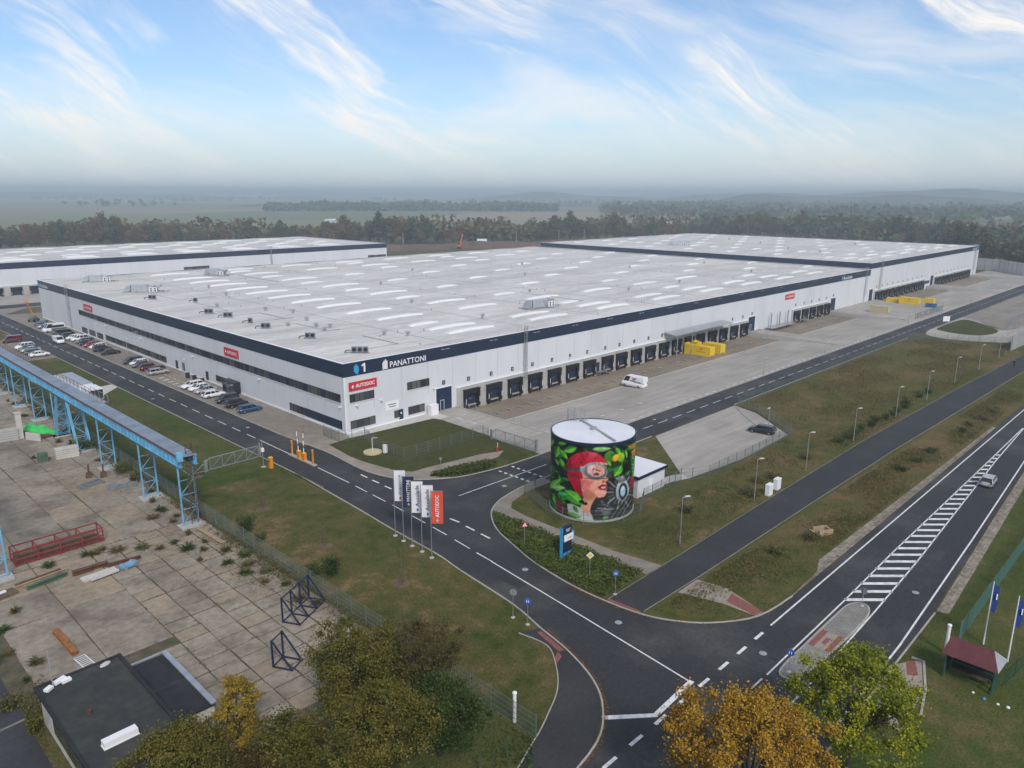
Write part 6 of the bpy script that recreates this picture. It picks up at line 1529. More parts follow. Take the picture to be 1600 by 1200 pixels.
l = MB().use('signal_red'); text_on(l, 'AUTODOC', T(.72, -.066, 2.5) @ ROT_S, .25, width=.85, offset=.01); l.use('letter_white')
for k, (a, b) in enumerate(((.45, 1.25), (.5, 1.2), (.6, 1.1))): l.box((a, -.01, 3.68-k*.14), (b, -.004, 3.73-k*.14))
l.build('lettering', None, t)
def road_sign(x, y, h, kind, label, rz=R(-45), z=0.03):
    """kind: disc, diamond, triangle or back (seen from behind); rz turns the face"""
    t = thing('road_sign', label, 'road sign', (x, y, z), rz)
    MB().tube((0, 0, 0), (0, 0, h), .035, 8).build('post', 'galv', t); MB().lathe([(.22, -.03), (.22, .05), (.06, .1)], n=10).build('foot', 'concrete', t)
    p = MB(); zc_ = h-.35; n = 20
    def disc(r, yy, mat, pts):
        p.use(mat); k = len(pts); p.add([(a*r, yy, zc_+b*r) for a, b in pts]+[(a*r, yy+.012, zc_+b*r) for a, b in pts], [tuple(range(k)), tuple(range(2*k-1, k-1, -1))]+[(i, k+i, k+(i+1) % k, (i+1) % k) for i in range(k)])
    ci_ = [(math.cos(2*math.pi*i/n), math.sin(2*math.pi*i/n)) for i in range(n)]; tr_ = [(math.cos(R(90+120*i)), math.sin(R(90+120*i))) for i in range(3)]; di_ = [(1, 0), (0, 1), (-1, 0), (0, -1)]
    if kind == 'disc': disc(.35, -.06, 'sign_back', ci_); disc(.34, -.075, 'sign_blue', ci_); p.use('letter_white').box((-.13, -.082, zc_-.14), (-.06, -.076, zc_+.14)).box((.06, -.082, zc_-.14), (.13, -.076, zc_+.14))
    elif kind == 'diamond': disc(.42, -.06, 'white', di_); disc(.28, -.075, 'sign_yellow', di_)
    elif kind == 'triangle': disc(.48, -.06, 'signal_red', tr_); disc(.3, -.075, 'white', tr_); p.use('letter_dark').box((-.03, -.082, zc_-.08), (.03, -.076, zc_+.12))
    else: disc(.36, -.06, 'sign_back', ci_ if kind == 'back' else [(-a, -b) for a, b in tr_])
    p.build('face', None, t)
road_sign(-9.6, -52.1, 3.2, 'triangle', 'red and white warning triangle on a post in the planted bed', R(-30))
road_sign(-10.2, -62.5, 3.2, 'diamond', 'yellow priority diamond on a post in the planted bed')
road_sign(-10.9, -66.5, 2.8, 'disc', 'round blue path sign at the corner of the planted bed')
road_sign(-21.6, -63.9, 2.9, 'disc', 'round blue path sign on the grass by the cycle path end', R(-60))
road_sign(-21.7, -62.0, 3.1, 'back', 'grey back of a round road sign beside the blue path sign', R(120))
road_sign(-0.8, -26.4, 2.7, 'tback', 'grey back of a triangular sign by the low shrubs', R(120))
road_sign(5.0, -86.0, 2.0, 'back', 'grey back of a round sign at the tip of the traffic island', R(80), 0.13)
road_sign(-11.0, -85.6, 2.3, 'disc', 'round blue sign on the traffic island behind the lime green tree', R(-80), 0.13)
road_sign(209.1, -30.6, 2.6, 'triangle', 'red temporary warning sign by the mesh fence across the yard')
road_sign(214.1, -30.9, 2.6, 'triangle', 'red temporary warning sign at the end of the mesh fence across the yard')
t = thing('notice_sign', 'white square notice on two posts by the far grass island', 'sign', (205.8, -38.9, 0.03), R(-45)); MB().tube((-.7, 0, 0), (-.7, 0, 2.4), .05, 6).tube((.7, 0, 0), (.7, 0, 2.4), .05, 6).build('post', 'galv', t); MB().box((-1.1, -.08, .9), (1.1, -.05, 2.6)).build('panel', 'white', t)
# lamp posts
lp = None
def lamp_post(x, y, h, label, arm=1.0, rz=0.0, z=0.03, group='lamp posts along the footpath'):
    t = thing('lamp_post', label, 'lamp post', (x, y, z), rz, group)
    MB().tube((0, 0, 0), (0, 0, h), .07, 8, .045).build('pole', 'galv', t); MB().tube((0, 0, 0), (0, 0, 1.0), .09, 8).build('base', 'galv', t)
    MB().tube((0, 0, h-.03), (arm*.5, 0, h+.03), .04, 6).build('arm', 'galv', t); MB().box((arm*.3, -.14, h+.03), (arm*.3+.65, .14, h+.12)).build('lamp_head', 'lamp_glass', t)
for k, x in enumerate((4.2, 23.0, 39.6, 58.4, 79.2, 97.6, 117.2, 137.3, 156.4, 176)):
    lamp_post(x, -64.9, 6.05, 'grey street lamp, %s along the footpath counting from the painted tank' % ordn[k], rz=R(-30))
for k, x in enumerate((95, 129.8, 165, 196, 232, 270)):
    lamp_post(x, -30.35, 4.0, 'slim yard lamp, %s along the yard road counting from the white van' % ordn[k], .5, group='lamp posts in the dock yard')
lamp_post(53.2, -52.0, 4.6, 'bent lamp post beside the black car on the hard standing', -2.0, group=None)
for y, k in ((168, 'by the boom lift'), (97, 'in the office parking row'), (62, 'between the parked groups at the office')): lamp_post(-2.2, y, 4.2, 'slim grey lamp post '+k, -.5, group=None)
for y, lb in ((60.6, 'black litter bin at the office wall, nearest the marked bays'), (57.0, 'black litter bin at the office wall, between two others'), (53.0, 'black litter bin at the office wall, nearest the entrance porch')):
    t = thing('litter_bin', lb, 'bin', (-2.0, y, 0.06)); MB().box((-.35, -.35, .05), (.35, .35, 1.15)).build('body', 'letter_dark', t); MB().box((-.38, -.38, 1.152), (.38, .38, 1.25)).build('lid', 'black_rubber', t)
for x, y, h, lb in ((-32.6, -72.8, 2.6, 'white round vent pillar at the end of the long mesh fence'), (2.0, -94.6, 2.9, 'white round vent pillar beside the bus shelter')):
    t = thing('vent_pillar', lb, 'pillar', (x, y, 0.02)); MB().tube((0, 0, 0), (0, 0, h), .15, 14).build('pipe', 'white', t); MB().lathe([(.19, h+.002), (.19, h+.1), (.08, h+.16)], n=14).build('cap', 'white', t)
# cyclist-free walker on the footpath
t = thing('person', 'person in dark clothes walking along the footpath', 'person', (147, -70.2, 0.055), R(190))
me = bpy.data.meshes.new('body')
J = [((0, 0, .95), .15), ((0, 0, 1.2), .15), ((0, 0, 1.42), .17), ((0, 0, 1.52), .06), ((0.02, 0, 1.60), .085), ((.02, 0, 1.70), .1), ((.02, 0, 1.77), .07),
     ((.05, .11, .9), .1), ((.2, .11, .5), .075), ((.12, .11, .1), .05), ((.26, .11, .05), .045), ((-.03, -.11, .9), .1), ((-.08, -.11, .5), .075), ((-.3, -.11, .14), .05), ((-.2, -.11, .05), .045),
     ((0, .21, 1.4), .065), ((-.06, .26, 1.12), .05), ((.08, .26, .9), .04), ((.1, .26, .82), .045), ((0, -.21, 1.4), .065), ((.05, -.26, 1.12), .05), ((.2, -.25, .92), .04), ((.23, -.25, .85), .045)]
me.from_pydata([j[0] for j in J], [(0,1),(1,2),(2,3),(3,4),(4,5),(5,6),(0,7),(7,8),(8,9),(9,10),(0,11),(11,12),(12,13),(13,14),(2,15),(15,16),(16,17),(17,18),(2,19),(19,20),(20,21),(21,22)], [])
bo_ = obj('body', me, t); sk_ = bo_.modifiers.new('skin', 'SKIN'); bo_.modifiers.new('sub', 'SUBSURF').levels = 1
for i, j in enumerate(J): me.skin_vertices[0].data[i].radius = (j[1], j[1])
me.skin_vertices[0].data[0].use_root = True
me.materials.append(MATS['cloth_dark'])
MB().lathe([(.06, -.1), (.098, -.03), (.1, .05), (.06, .1)], n=10).build('head', 'skin', t, (.03, 0, 1.67)); MB().lathe([(.107, 0), (.1, .06), (.05, .1)], n=10).build('hair', 'bark', t, (.015, 0, 1.69))

# ------------------------------------------------------------------ bus shelter, walls
t = thing('bus_shelter', 'dark green shelter with maroon roof beside the main road', 'shelter', (0, 0, 0.02))
s = MB()
for x, y in ((-1.9, -95.5), (-.4, -95.6), (-1.9, -99.2), (-.4, -99.2), (-1.15, -99.2)): s.bar((x, y, 0), (x, y, 2.5), .12)
for x0, y0, x1, y1 in ((-1.9, -95.5, -.4, -95.6), (-.4, -95.6, -.4, -99.2), (-.4, -99.2, -1.9, -99.2)):
    for z in (.3, 1.0, 2.4): s.bar((x0, y0, z), (x1, y1, z), .07)
s.build('frame', 'fence_green', t)
MB().box((-.42, -99.1, .35), (-.38, -95.7, 2.3)).build('back_panel', 'felt_dark', t); MB().box((-1.8, -95.56, .35), (-.45, -95.53, 2.3)).build('side_panel', 'felt_dark', t); MB().box((-.95, -98.8, .45), (-.5, -96, .52)).build('bench', 'wood_dark', t)
rf = MB().use('roof_maroon'); rf.add([(-2.5, -95.2, 2.5), (-2.5, -99.5, 2.5), (-.1, -98.6, 3.15), (-.1, -95.3, 3.15)], [(0, 1, 2, 3)]); rf.use('steel_grey').add([(-2.5, -99.5, 2.5), (.35, -99.6, 2.5), (-.1, -98.6, 3.15)], [(0, 1, 2)]); rf.use('felt_dark').add([(.35, -99.6, 2.5), (.35, -95.2, 2.5), (-.1, -95.3, 3.15), (-.1, -98.6, 3.15)], [(0, 1, 2, 3)]); rf.add([(-2.5, -95.2, 2.48), (-2.5, -99.5, 2.48), (.35, -99.6, 2.48), (.35, -95.2, 2.48)], [(0, 1, 2, 3)]); rf.build('roof', None, t)
rk = None
for k, (x, y, s_) in enumerate([(-2.6, -98.0, .12), (-2.9, -98.9, .15), (-2.9, -99.9, .13), (-2.8, -100.6, .16)]):
    bm_ = MB().lathe([(s_*.7, -.03), (s_, s_*.4), (s_*.7, s_*.9), (s_*.1, s_*1.05)], n=8).build('boundary_stone', 'trim_white' if k != 1 else 'sky_blue', None, (x, y, .02)); tag(bm_, 'small painted edging stone in the grass by the bus shelter', 'stone', 'edging stones by the shelter')
def panel_wall(pts, h, mat, label, step=4.0):
    t = thing('panel_wall', label, 'wall', (pts[0][0], pts[0][1], 0)); o0 = Vector((*pts[0], 0))
    for a, b in zip(pts, pts[1:]):
        a, b = Vector((*a, 0)), Vector((*b, 0)); d = b-a; n = max(1, round(d.length/step)); L_ = d.length/n; ang = math.atan2(d.y, d.x)
        key = ('pw', round(L_, 1), h, mat)
        if key not in SH: SH[key] = (MB().box((.1, -.08, 0), (L_-.02, .08, h)).mesh('panel', mat=mat), MB().box((-.12, -.16, 0), (.1, .16, h+.1)).mesh('post', mat='steel_grey'))
        for k in range(n): p = a+d*k/n-o0; obj('panel', SH[key][0], t, p, ang); obj('post', SH[key][1], t, p, ang)
panel_wall([(430, 20), (429, 6), (425, -6), (406, -22), (396, -40)], 6.5, 'wall_far', 'tall pale panel wall curving beyond the far end of the yard')
panel_wall([(169.9, -64.8), (184, -65.4), (198, -65.8)], 4.2, 'barrier_grey', 'grey noise barrier of tall panels beside the far footpath', 2.3)
t = thing('concrete_culvert', 'pale broken concrete culvert head lying in the rough grass bank', 'culvert', (19.4, -75.9, 0.03), R(-30))
c_ = MB(); c_.box((-1.0, -.7, 0), (1.0, -.5, .7)).box((-1.0, .5, 0), (1.0, .7, .7)).box((.75, -.5, 0), (1.0, .5, .6)).box((-1.3, -.9, 0), (-1.02, .9, .3)); c_.build('headwall', 'wood', t); MB().box((-.9, -.49, .02), (.74, .49, .1)).build('floor', 'kerb_dark', t)

# ------------------------------------------------------------------ clutter in the old yard
t = thing('steel_rack', 'long red steel rack lying open on the old concrete yard', 'rack', (-53.6, -15.0, 0.06), 0.01)
f = MB()
for y in (0, 2.0):
    for z in (.15, .8, 1.75): f.bar((0, y, z), (9.2, y, z), .13)
    for x in np.linspace(0, 9.2, 5): f.bar((x, y, 0), (x, y, 1.8), .14)
for x in np.linspace(0, 9.2, 5):
    for z in (.15, 1.75): f.bar((x, 0, z), (x, 2.0, z), .1)
f.build('frame', 'red_steel', t); MB().box((.1, .2, .2), (9.1, 1.8, .3)).build('floor_plate', 'rust', t); MB().box((.2, 1.2, .3), (8.8, 1.8, .75)).build('load', 'wood_dark', t)
def beam(p, q, w, h, mat, label, name='steel_beam', cat='beam'):
    o = MB().bar(p, q, w*.25, h).build(name, mat); p, q = Vector(p), Vector(q); d = (q-p).normalized(); u = Vector((0, 0, 1))
    mb = MB()
    for s in (-1, 1): mb.bar(p+u*s*h*.46, q+u*s*h*.46, w, h*.12)
    mb.build('flange', mat, o); return tag(o, label, cat)
z = .3
beam((-49.8, -21.8, z), (-46.2, -21.9, z), .6, .55, 'rust', 'dark rusty beam lying behind the pale concrete panels')
beam((-46.4, -22.2, .25), (-43.0, -22.9, .35), .35, .3, 'rust', 'thin rusty beam end beside the blue steel part')
beam((-55.2, -20.9, .3), (-49.9, -20.2, .3), .3, .3, 'wood', 'long timber beam on the scrap row, the lighter one', 'timber_beam')
beam((-54.9, -20.3, .25), (-50.4, -19.7, .25), .4, .3, 'rust', 'dark beam next to the light timber on the scrap row')
beam((-54.2, -21.9, .3), (-50.2, -21.2, .3), .45, .45, 'old_green', 'mossy green steel beam on the scrap row')
beam((-54.5, -32.7, .25), (-54.35, -38.2, .25), .55, .35, 'rust_orange', 'orange rusty beam lying alone near the flat-roofed building')
beam((-35.0, -19.8, .2), (-34.7, -26.2, .2), .55, .3, 'wood', 'pale timber beam by the last blue trestle', 'timber_beam')
for k, (x, y, zz_) in enumerate(((-48.0, -23.8, .1), (-47.5, -24.3, .28))):
    o = MB().box((-1.5, -.55, 0), (1.5, .55, .14)).box((-1.5, -.55, .141), (1.5, -.4, .24)).box((-1.5, .4, .141), (1.5, .55, .24)).build('trough_slab', 'concrete_pale', None, (x, y, zz_), .08+.05*k); tag(o, ('lower' if k == 0 else 'upper')+' pale concrete trough panel of the pair beside the rusty beam', 'panel')
t = thing('machine_part', 'light-blue steel machine part at the end of the scrap row', 'machine part', (-44.7, -24.0, .06), .25); MB().box((-.9, -.4, .15), (.9, .4, .5)).build('body', 'blue_steel', t)
for x in (-.6, .6): MB().tube((x, -.5, .3), (x, .5, .3), .28, 10).build('roller', 'deck_grey', t)
t = thing('pallet', 'dark pallet with a white box at the end of the scrap row', 'pallet', (-56.0, -21.4, .06), .2); MB().box((-.9, -.7, 0), (.9, .7, .3)).build('boards', 'wood_dark', t); MB().box((-.6, .1, .3), (.1, .4, .45)).build('carton', 'white', t)
o = MB(); 
for s in (-.45, .45): o.bar((s, 0, .1), (s, 2.2, .1), .06)
for y in np.arange(.1, 2.2, .3): o.bar((-.45, y, .1), (.45, y, .1), .04)
tag(o.build('ladder', 'trim_white', None, (-54.0, -41.0, .06), .1), 'short white ladder lying by the orange rusty beam', 'ladder')
def a_frames(x, y, rz, n, label):
    t = thing('support_frame', label, 'frame', (x, y, .06), rz); 
    for k in range(n):
        f = MB(); yy = k*1.6; f.bar((0, yy, 0), (0, yy, 2.7), .13); f.bar((0, yy, 2.7), (1.9, yy, .1), .12); f.bar((0, yy, .08), (2.0, yy, .08), .12); f.build('side_frame', 'indigo_steel', t)
    g = MB()
    for z_ in (.1, 2.6): g.bar((0, 0, z_), (0, (n-1)*1.6, z_), .09)
    g.bar((1.9, 0, .1), (1.9, (n-1)*1.6, .1), .09); g.build('tie_bar', 'indigo_steel', t)
a_frames(-38.3, -46.6, R(-62), 4, 'dark indigo triangular support frames standing on the slabs'); a_frames(-42.6, -52.6, R(-62), 2, 'dark indigo support frame half hidden by the big olive tree')
def stack(x, y, rz, n, L, w, h, mat, label, name, cat):
    t = thing(name, label, cat, (x, y, .06), rz)
    for k in range(n): MB().box((-L/2, -w/2, k*(h+.05)), (L/2, w/2, k*(h+.05)+h)).build('panel', mat, t, (random.uniform(-.08, .08), random.uniform(-.05, .05), 0))
stack(-38.0, 21.3, -.12, 5, 3.2, 1.1, .3, 'concrete_pale', 'stack of pale concrete panels by the leaning trestle', 'panel_stack', 'stack')
stack(-41.3, 21.8, -.1, 3, 1.3, 1.2, .4, 'old_green', 'squat mossy block stack beside the pale panels', 'block_stack', 'stack')
stack(-42.6, 37.6, -.15, 5, 3.4, 1.2, .36, 'concrete', 'grey panel stack beside the upright concrete post', 'panel_stack', 'stack')
t = thing('concrete_post', 'tall pale concrete post standing among the panel stacks', 'post', (-40.6, 37.4, .06)); MB().box((-.4, -.35, 0), (.4, .35, 4.4)).build('shaft', 'concrete_pale', t); MB().box((-.5, -.45, 4.4), (.5, .45, 4.6)).build('head', 'concrete_pale', t)
t = thing('concrete_slab_upright', 'pale concrete slab propped on edge before the green tarpaulin', 'slab', (-39.4, 34.6, .06), R(-65)); MB().box((-1.6, -.12, 0), (1.6, .12, 1.3)).build('slab_body', 'concrete_pale', t); MB().bar((0, .1, 1.0), (0, 1.0, .05), .12).build('prop', 'wood_dark', t)
t = thing('tarpaulin_heap', 'heap covered by a bright green tarpaulin under the runway', 'heap', (-37.6, 39.5, .05), R(-70))
n_ = 22; hv = []; hf = []
for j in range(9):
    for i in range(n_):
        u, v = i/(n_-1), j/8; hv.append(((u-.5)*9, (v-.5)*3.2, max(0.02, 1.1*math.sin(math.pi*v)**.7*math.sin(math.pi*u)**.5*(1+.25*math.sin(u*17+v*5)+.18*math.sin(u*31-v*9)))))
for j in range(8):
    for i in range(n_-1): hf.append((j*n_+i, j*n_+i+1, (j+1)*n_+i+1, (j+1)*n_+i))
MB().add(hv, hf).build('tarpaulin', 'green_tarp', t); MB().box((-4.6, -1.9, 0), (4.6, -1.5, .5)).box((2.8, -2.0, 0), (4.9, -.6, .4)).build('rubble', 'rust', t)
for k, (x, y, rz, L, lb) in enumerate([(-39.4, 5.9, .25, 3.4, 'bundle of pale steel bars by the third trestle'), (-36.3, 2.0, -.35, 3.8, 'loose grid of grey steel bars in the weeds below the runway')]):
    t = thing('scrap_bars', lb, 'scrap', (x, y, .08), rz)
    for q in range(6): MB().bar((-L/2, q*.3-.8, .05+.04*q), (L/2, q*.3-.8+random.uniform(-.3, .3), .1+.03*q), .1).build('bar', 'steel', t)
    for q in range(4): MB().bar((-L/2+q*L/3.2, -1.0, .22), (-L/2+q*L/3.2+.1, .9, .3), .09).build('bar', 'steel', t)
for x, y, lb in ((-38.6, 9.2, 'rusty bollard stump by the third trestle, farther from the steel grid'), (-37.0, 8.0, 'rusty bollard stump by the third trestle, nearer the weeds')):
    t = thing('rusty_stump', lb, 'machine part', (x, y, .06)); MB().box((-.4, -.4, 0), (.4, .4, .12)).build('plate', 'rust', t); MB().tube((0, 0, .1), (.1, 0, 2.0), .13, 8).build('post', 'rust', t); MB().box((-.3, -.25, .12), (.35, .25, .8)).build('block', 'wood_dark', t)

# ------------------------------------------------------------------ flat-roofed building
b = thing('flat_roof_building', 'low rendered building with black felt roof and lower annex', 'building')
BX0, BX1, BY0, BY1 = -59.0, -53.0, -75.0, -46.3
MB().box((BX0, BY0, 0), (BX1, BY1, 3.0)).build('wall', 'render_white', b)
MB().box((BX0-.3, BY0, 3.002), (BX1+.1, BY1+.2, 3.2)).build('roof', 'felt', b)
ed = MB(); ed.box((BX0-.32, BY0, 3.1), (BX0-.12, BY1+.22, 3.32)); ed.box((BX1-.15, BY0, 3.1), (BX1+.14, BY1+.22, 3.34)); ed.box((BX0-.1, BY1, 3.1), (BX1-.17, BY1+.22, 3.32)); ed.build('roof_edge', 'felt_dark', b)
for y0, y1 in ((-56.5, -49.6), (-66, -58)):
    w = MB().use('frame_dark').box((BX0-.06, y0, .9), (BX0-.003, y1, 2.3)).build('window', None, b)
    for k in range(4): MB().box((BX0-.08, y0+.08+k*(y1-y0)/4, .98), (BX0-.062, y0-.08+(k+1)*(y1-y0)/4, 2.22)).build('pane', 'pane', w)
MB().box((BX1+.002, -57.2, 0), (-49.9, -47.9, 2.6)).build('annex_wall', 'render_white', b); MB().box((BX1+.15, -57.3, 2.602), (-49.85, -47.85, 2.72)).build('annex_roof', 'felt_dark', b)
an = MB(); an.box((-50.15, -57.3, 2.6), (-49.7, -47.6, 2.85)); an.box((BX1+.15, -47.85, 2.6), (-50.17, -47.6, 2.84)); an.build('annex_flashing', 'galv', b)
jl = MB(); jl.box((BX1+.2, -52.6, 2.722), (-50.2, -52.45, 2.75)); jl.build('roof_seam', 'felt', b)
MB().tube((-57.2, -52.4, 3.2), (-57.2, -52.4, 3.5), .16, 10).build('vent', 'rust', b)
t = thing('dish_mast', 'thin mast with white dishes and boxes on the black felt roof', 'antenna', (-58.2, -47.2, 3.2)); MB().tube((0, 0, 0), (0, .1, 3.4), .04, 6).build('mast', 'steel_grey', t)
for p, q in (((.1, .2, .25), (1.0, .5, .3)), ((-.6, -.3, .22), (-.1, 0, .25)), ((.6, .1, .2), (1.3, .2, .2))): MB().bar(p, q, .42, .22).build('box', 'white', t)
o = MB().box((-1.15, -.32, 0), (1.15, .32, .5)).build('roof_light', 'white', None, (-56.6, -57.0, 3.2), .02); MB().box((-1.2, -.37, -.02), (1.2, .37, .06)).build('kerb_frame', 'trim_white', o); tag(o, 'white box-shaped roof light on the black felt roof', 'roof light')
t = thing('roof_sack', 'pale bag lying at the edge of the black felt roof', 'bag', (-54.3, -46.9, 3.2), .3); MB().lathe([(.12, 0), (.3, .1), (.26, .22), (.08, .28)], n=10).build('sack', 'concrete_pale', t, (0, 0, 0)); t.children[0].scale = (1.6, .8, 1); MB().box((-.12, -.06, .26), (.12, .06, .32)).build('neck', 'concrete_pale', t)

# ------------------------------------------------------------------ planting
def crown_points(n_clump, r, h0, h1, seed, bias=0.55):
    rg = np.random.default_rng(seed); P = []
    while len(P) < n_clump:
        d = rg.normal(size=3); d /= np.linalg.norm(d); q = rg.uniform(bias, 1.0)
        z = d[2]*q
        lump = 1+.22*math.sin(3*math.atan2(d[1], d[0])+seed)+.15*math.sin(5*d[2]+seed*2)
        P.append((d[0]*q*r*lump*(1-.25*max(0, z)), d[1]*q*r*lump*(1-.25*max(0, z)), (h0+h1)/2+z*(h1-h0)/2))
    return np.array(P)
def tree(name, label, x, y, h, r, trunk, leaf, n_clump, per, size, seed, bark='bark', sig=.16, group=None, low=.28):
    rg = np.random.default_rng(seed)
    t = thing(name, label, 'tree', (x, y, 0), 0, group)
    P = crown_points(n_clump, r, h*low, h, seed)
    tb = MB().use(bark); fork = Vector((rg.uniform(-.2, .2), rg.uniform(-.2, .2), h*max(low, .25)))
    tb.tube((0, 0, -.2), fork*.5, trunk*1.15, 9, trunk*.9); tb.tube(fork*.5, fork, trunk*.9, 9, trunk*.75)
    limbs = []
    for k in range(8):
        a = k/8*2*math.pi+rg.uniform(-.3, .3); e = rg.uniform(.45, 1.2); L = rg.uniform(.45, .65)
        end = Vector((math.cos(a)*math.cos(e)*r*L*1.1, math.sin(a)*math.cos(e)*r*L*1.1, fork.z+(h-fork.z)*(.25+.5*math.sin(e)*L*1.5)))
        mid = fork.lerp(end, .5)+Vector((0, 0, .25)); tb.tube(fork, mid, trunk*.55, 6, trunk*.38); tb.tube(mid, end, trunk*.38, 6, trunk*.22); limbs += [mid, end]
    top = Vector((rg.uniform(-.3, .3), rg.uniform(-.3, .3), h*.82)); tb.tube(fork, top, trunk*.6, 6, trunk*.18); limbs += [fork.lerp(top, .5), top]
    for p in P:
        p = Vector(p); b = min(limbs, key=lambda q: (q-p).length+(.6 if q.z > p.z else 0)); m = b.lerp(p, .5)+Vector((0, 0, -.08))
        tb.tube(b, m, trunk*.14, 4, trunk*.09, False); tb.tube(m, p, trunk*.09, 4, .012, False)
    tb.build('trunk', None, t, smooth=True)
    C = np.repeat(P, per, 0); N_ = rg.normal(size=C.shape); N_ /= np.linalg.norm(N_, axis=1, keepdims=True)
    C = C+N_*(np.abs(rg.normal(size=(len(C), 1)))*sig*r*np.repeat(rg.uniform(.7, 1.3, (len(P), 1)), per, 0)+.02)*np.array([1, 1, .7])
    C = C[C[:, 2] > .3]
    obj('crown', quads('crown', leaf, C, rg.uniform(.7, 1.3, len(C))*size, np.array([0, 0, .7]), .8), t)
    return t
tree('maple_tree', 'orange and yellow maple tree at the verge of the main road', -31.6, -91.9, 11.7, 5.1, .22, 'leaf_orange', 170, 330, .13, 3, sig=.09)
tree('ash_tree', 'lime green feathery tree beside the main road next to the orange maple', -19.4, -94.0, 9.7, 5.3, .17, 'leaf_lime', 165, 230, .145, 8, sig=.085)
tree('willow_tree', 'large olive yellow tree overhanging the end of the concrete slabs', -42.3, -65.0, 9.6, 3.9, .2, 'leaf_olive', 170, 210, .135, 21, sig=.13)
tree('hornbeam_tree', 'brownish half bare tree against the long mesh fence', -36.6, -65.6, 7.4, 3.7, .15, 'leaf_brown', 150, 120, .12, 22)
tree('willow_tree', 'lower olive tree in front of the large olive one', -44.0, -70.5, 8.0, 3.8, .18, 'leaf_olive', 150, 210, .135, 23, sig=.13)
tree('hazel_tree', 'dark green bushy tree in the shaded corner behind the mesh fence', -39.2, -71.4, 6.2, 3.6, .15, 'leaf_green', 120, 190, .13, 24)
tree('rowan_tree', 'slender tree turning golden beside the flat-roofed building annex', -50.2, -61.6, 7.6, 1.9, .12, 'leaf_gold', 60, 180, .13, 25)
tree('willow_tree', 'dense olive bush-like tree hiding the corner of the flat-roofed building', -54.6, -62.8, 6.4, 2.9, .15, 'leaf_olive', 120, 220, .125, 26)
tree('hazel_tree', 'reddish brown shrubby tree between the golden tree and the olive one', -48.6, -66.4, 5.6, 2.8, .13, 'leaf_olive', 90, 190, .13, 27)
tree('hazel_tree', 'low russet shrub tree under the golden tree', -51.5, -66.5, 4.2, 2.4, .1, 'leaf_brown', 70, 150, .13, 28)
def shrub(x, y, h, r, leaf, label, seed, n=900, size=.16, group=None, name='shrub', aspect=1.0):
    rg = np.random.default_rng(seed); t = thing(name, label, 'shrub', (x, y, 0), 0, group)
    st = MB(); P = []
    for k in range(9):
        a = rg.uniform(0, 6.28); e = Vector((math.cos(a)*r*rg.uniform(.2, .8), math.sin(a)*r*rg.uniform(.2, .8), h*rg.uniform(.7, 1))); st.tube((0, 0, 0), e, .025, 4, .008, False); P.append(e)
    st.build('stem', 'bark', t); P = np.array(P)
    i = rg.integers(0, 9, n); f = rg.uniform(.15, 1.0, (n, 1)); C = P[i]*f+rg.normal(size=(n, 3))*np.array([r*.2, r*.2, h*.07]); C[:, 2] = np.abs(C[:, 2])
    obj('foliage', quads('foliage', leaf, C, rg.uniform(.7, 1.3, n)*size, np.array([0, 0, .4]), 1, aspect), t); return t
shrub(-29.6, -41.9, 2.4, 1.3, 'leaf_green', 'upright dark green shrub on the lawn beside a lower one', 1, 1500); shrub(-30.9, -40.4, 1.3, 1.0, 'leaf_green', 'lower dark shrub against the mesh fence on the lawn', 2, 800)
shrub(-31.2, -24.8, 2.3, 1.3, 'leaf_green', 'dark green shrub on the lawn by the mesh fence near the last trestle', 3, 1500); shrub(-31.0, -28.2, 1.1, .8, 'leaf_weed', 'small yellowish shrub on the lawn by the mesh fence', 4, 500)
shrub(-34.6, 23.0, 2.2, 2.2, 'leaf_green', 'dark shrub at the foot of the leaning trestle', 5, 1600); shrub(-34.6, 7.5, 2.0, 1.8, 'leaf_weed', 'pale weedy shrub at the foot of the third trestle', 6, 1200)
shrub(-34.3, 3.0, 1.5, 1.4, 'leaf_weed', 'weedy shrub beside the steel grid under the runway', 7, 800); shrub(-34.8, 49, 1.7, 2.0, 'leaf_green', 'shrub at the foot of the trestle beyond the green tarpaulin', 8, 900)
shrub(-61.2, -35.6, 2.4, 1.4, 'leaf_orange', 'orange leaved shrub at the edge of the service road', 9, 1300); shrub(-60.6, -42.5, 1.2, .9, 'leaf_weed', 'weedy shrub between service road and flat-roofed building', 10, 700); shrub(-60.0, -47, 1.3, .6, 'leaf_olive', 'narrow weedy shrub along the wall of the flat-roofed building', 11, 700)
shrub(-35.3, -70.2, 1.9, 1.4, 'leaf_green', 'dark shrub inside the mesh fence by the brownish tree', 12, 1200)
k = 0
for x in (57, 60, 63.5, 66, 70, 73, 77, 81, 84, 88, 92, 99, 104):
    shrub(x, -63.4+random.uniform(-.8, .8), random.uniform(1.0, 1.7), random.uniform(1.0, 1.7), 'leaf_green', 'dark broom shrub in the row along the upper edge of the footpath', 40+k, 700, .14, 'broom shrubs along the footpath'); k += 1
for x, y in ((50, -75.4), (56, -75.8), (62, -76), (78, -76.6), (84, -76.2), (90, -77), (97, -77), (30, -62), (33, -63), (45, -62.5), (24.5, -63.4), (13, -60.5), (17, -75.6), (10, -74.5)):
    shrub(x, y, random.uniform(.7, 1.3), random.uniform(1.1, 2.0), random.choice(('leaf_green', 'leaf_dry', 'leaf_weed')), 'low tangled shrub on the rough bank between footpath and main road', 70+k, 600, .16, 'shrubs on the rough bank'); k += 1
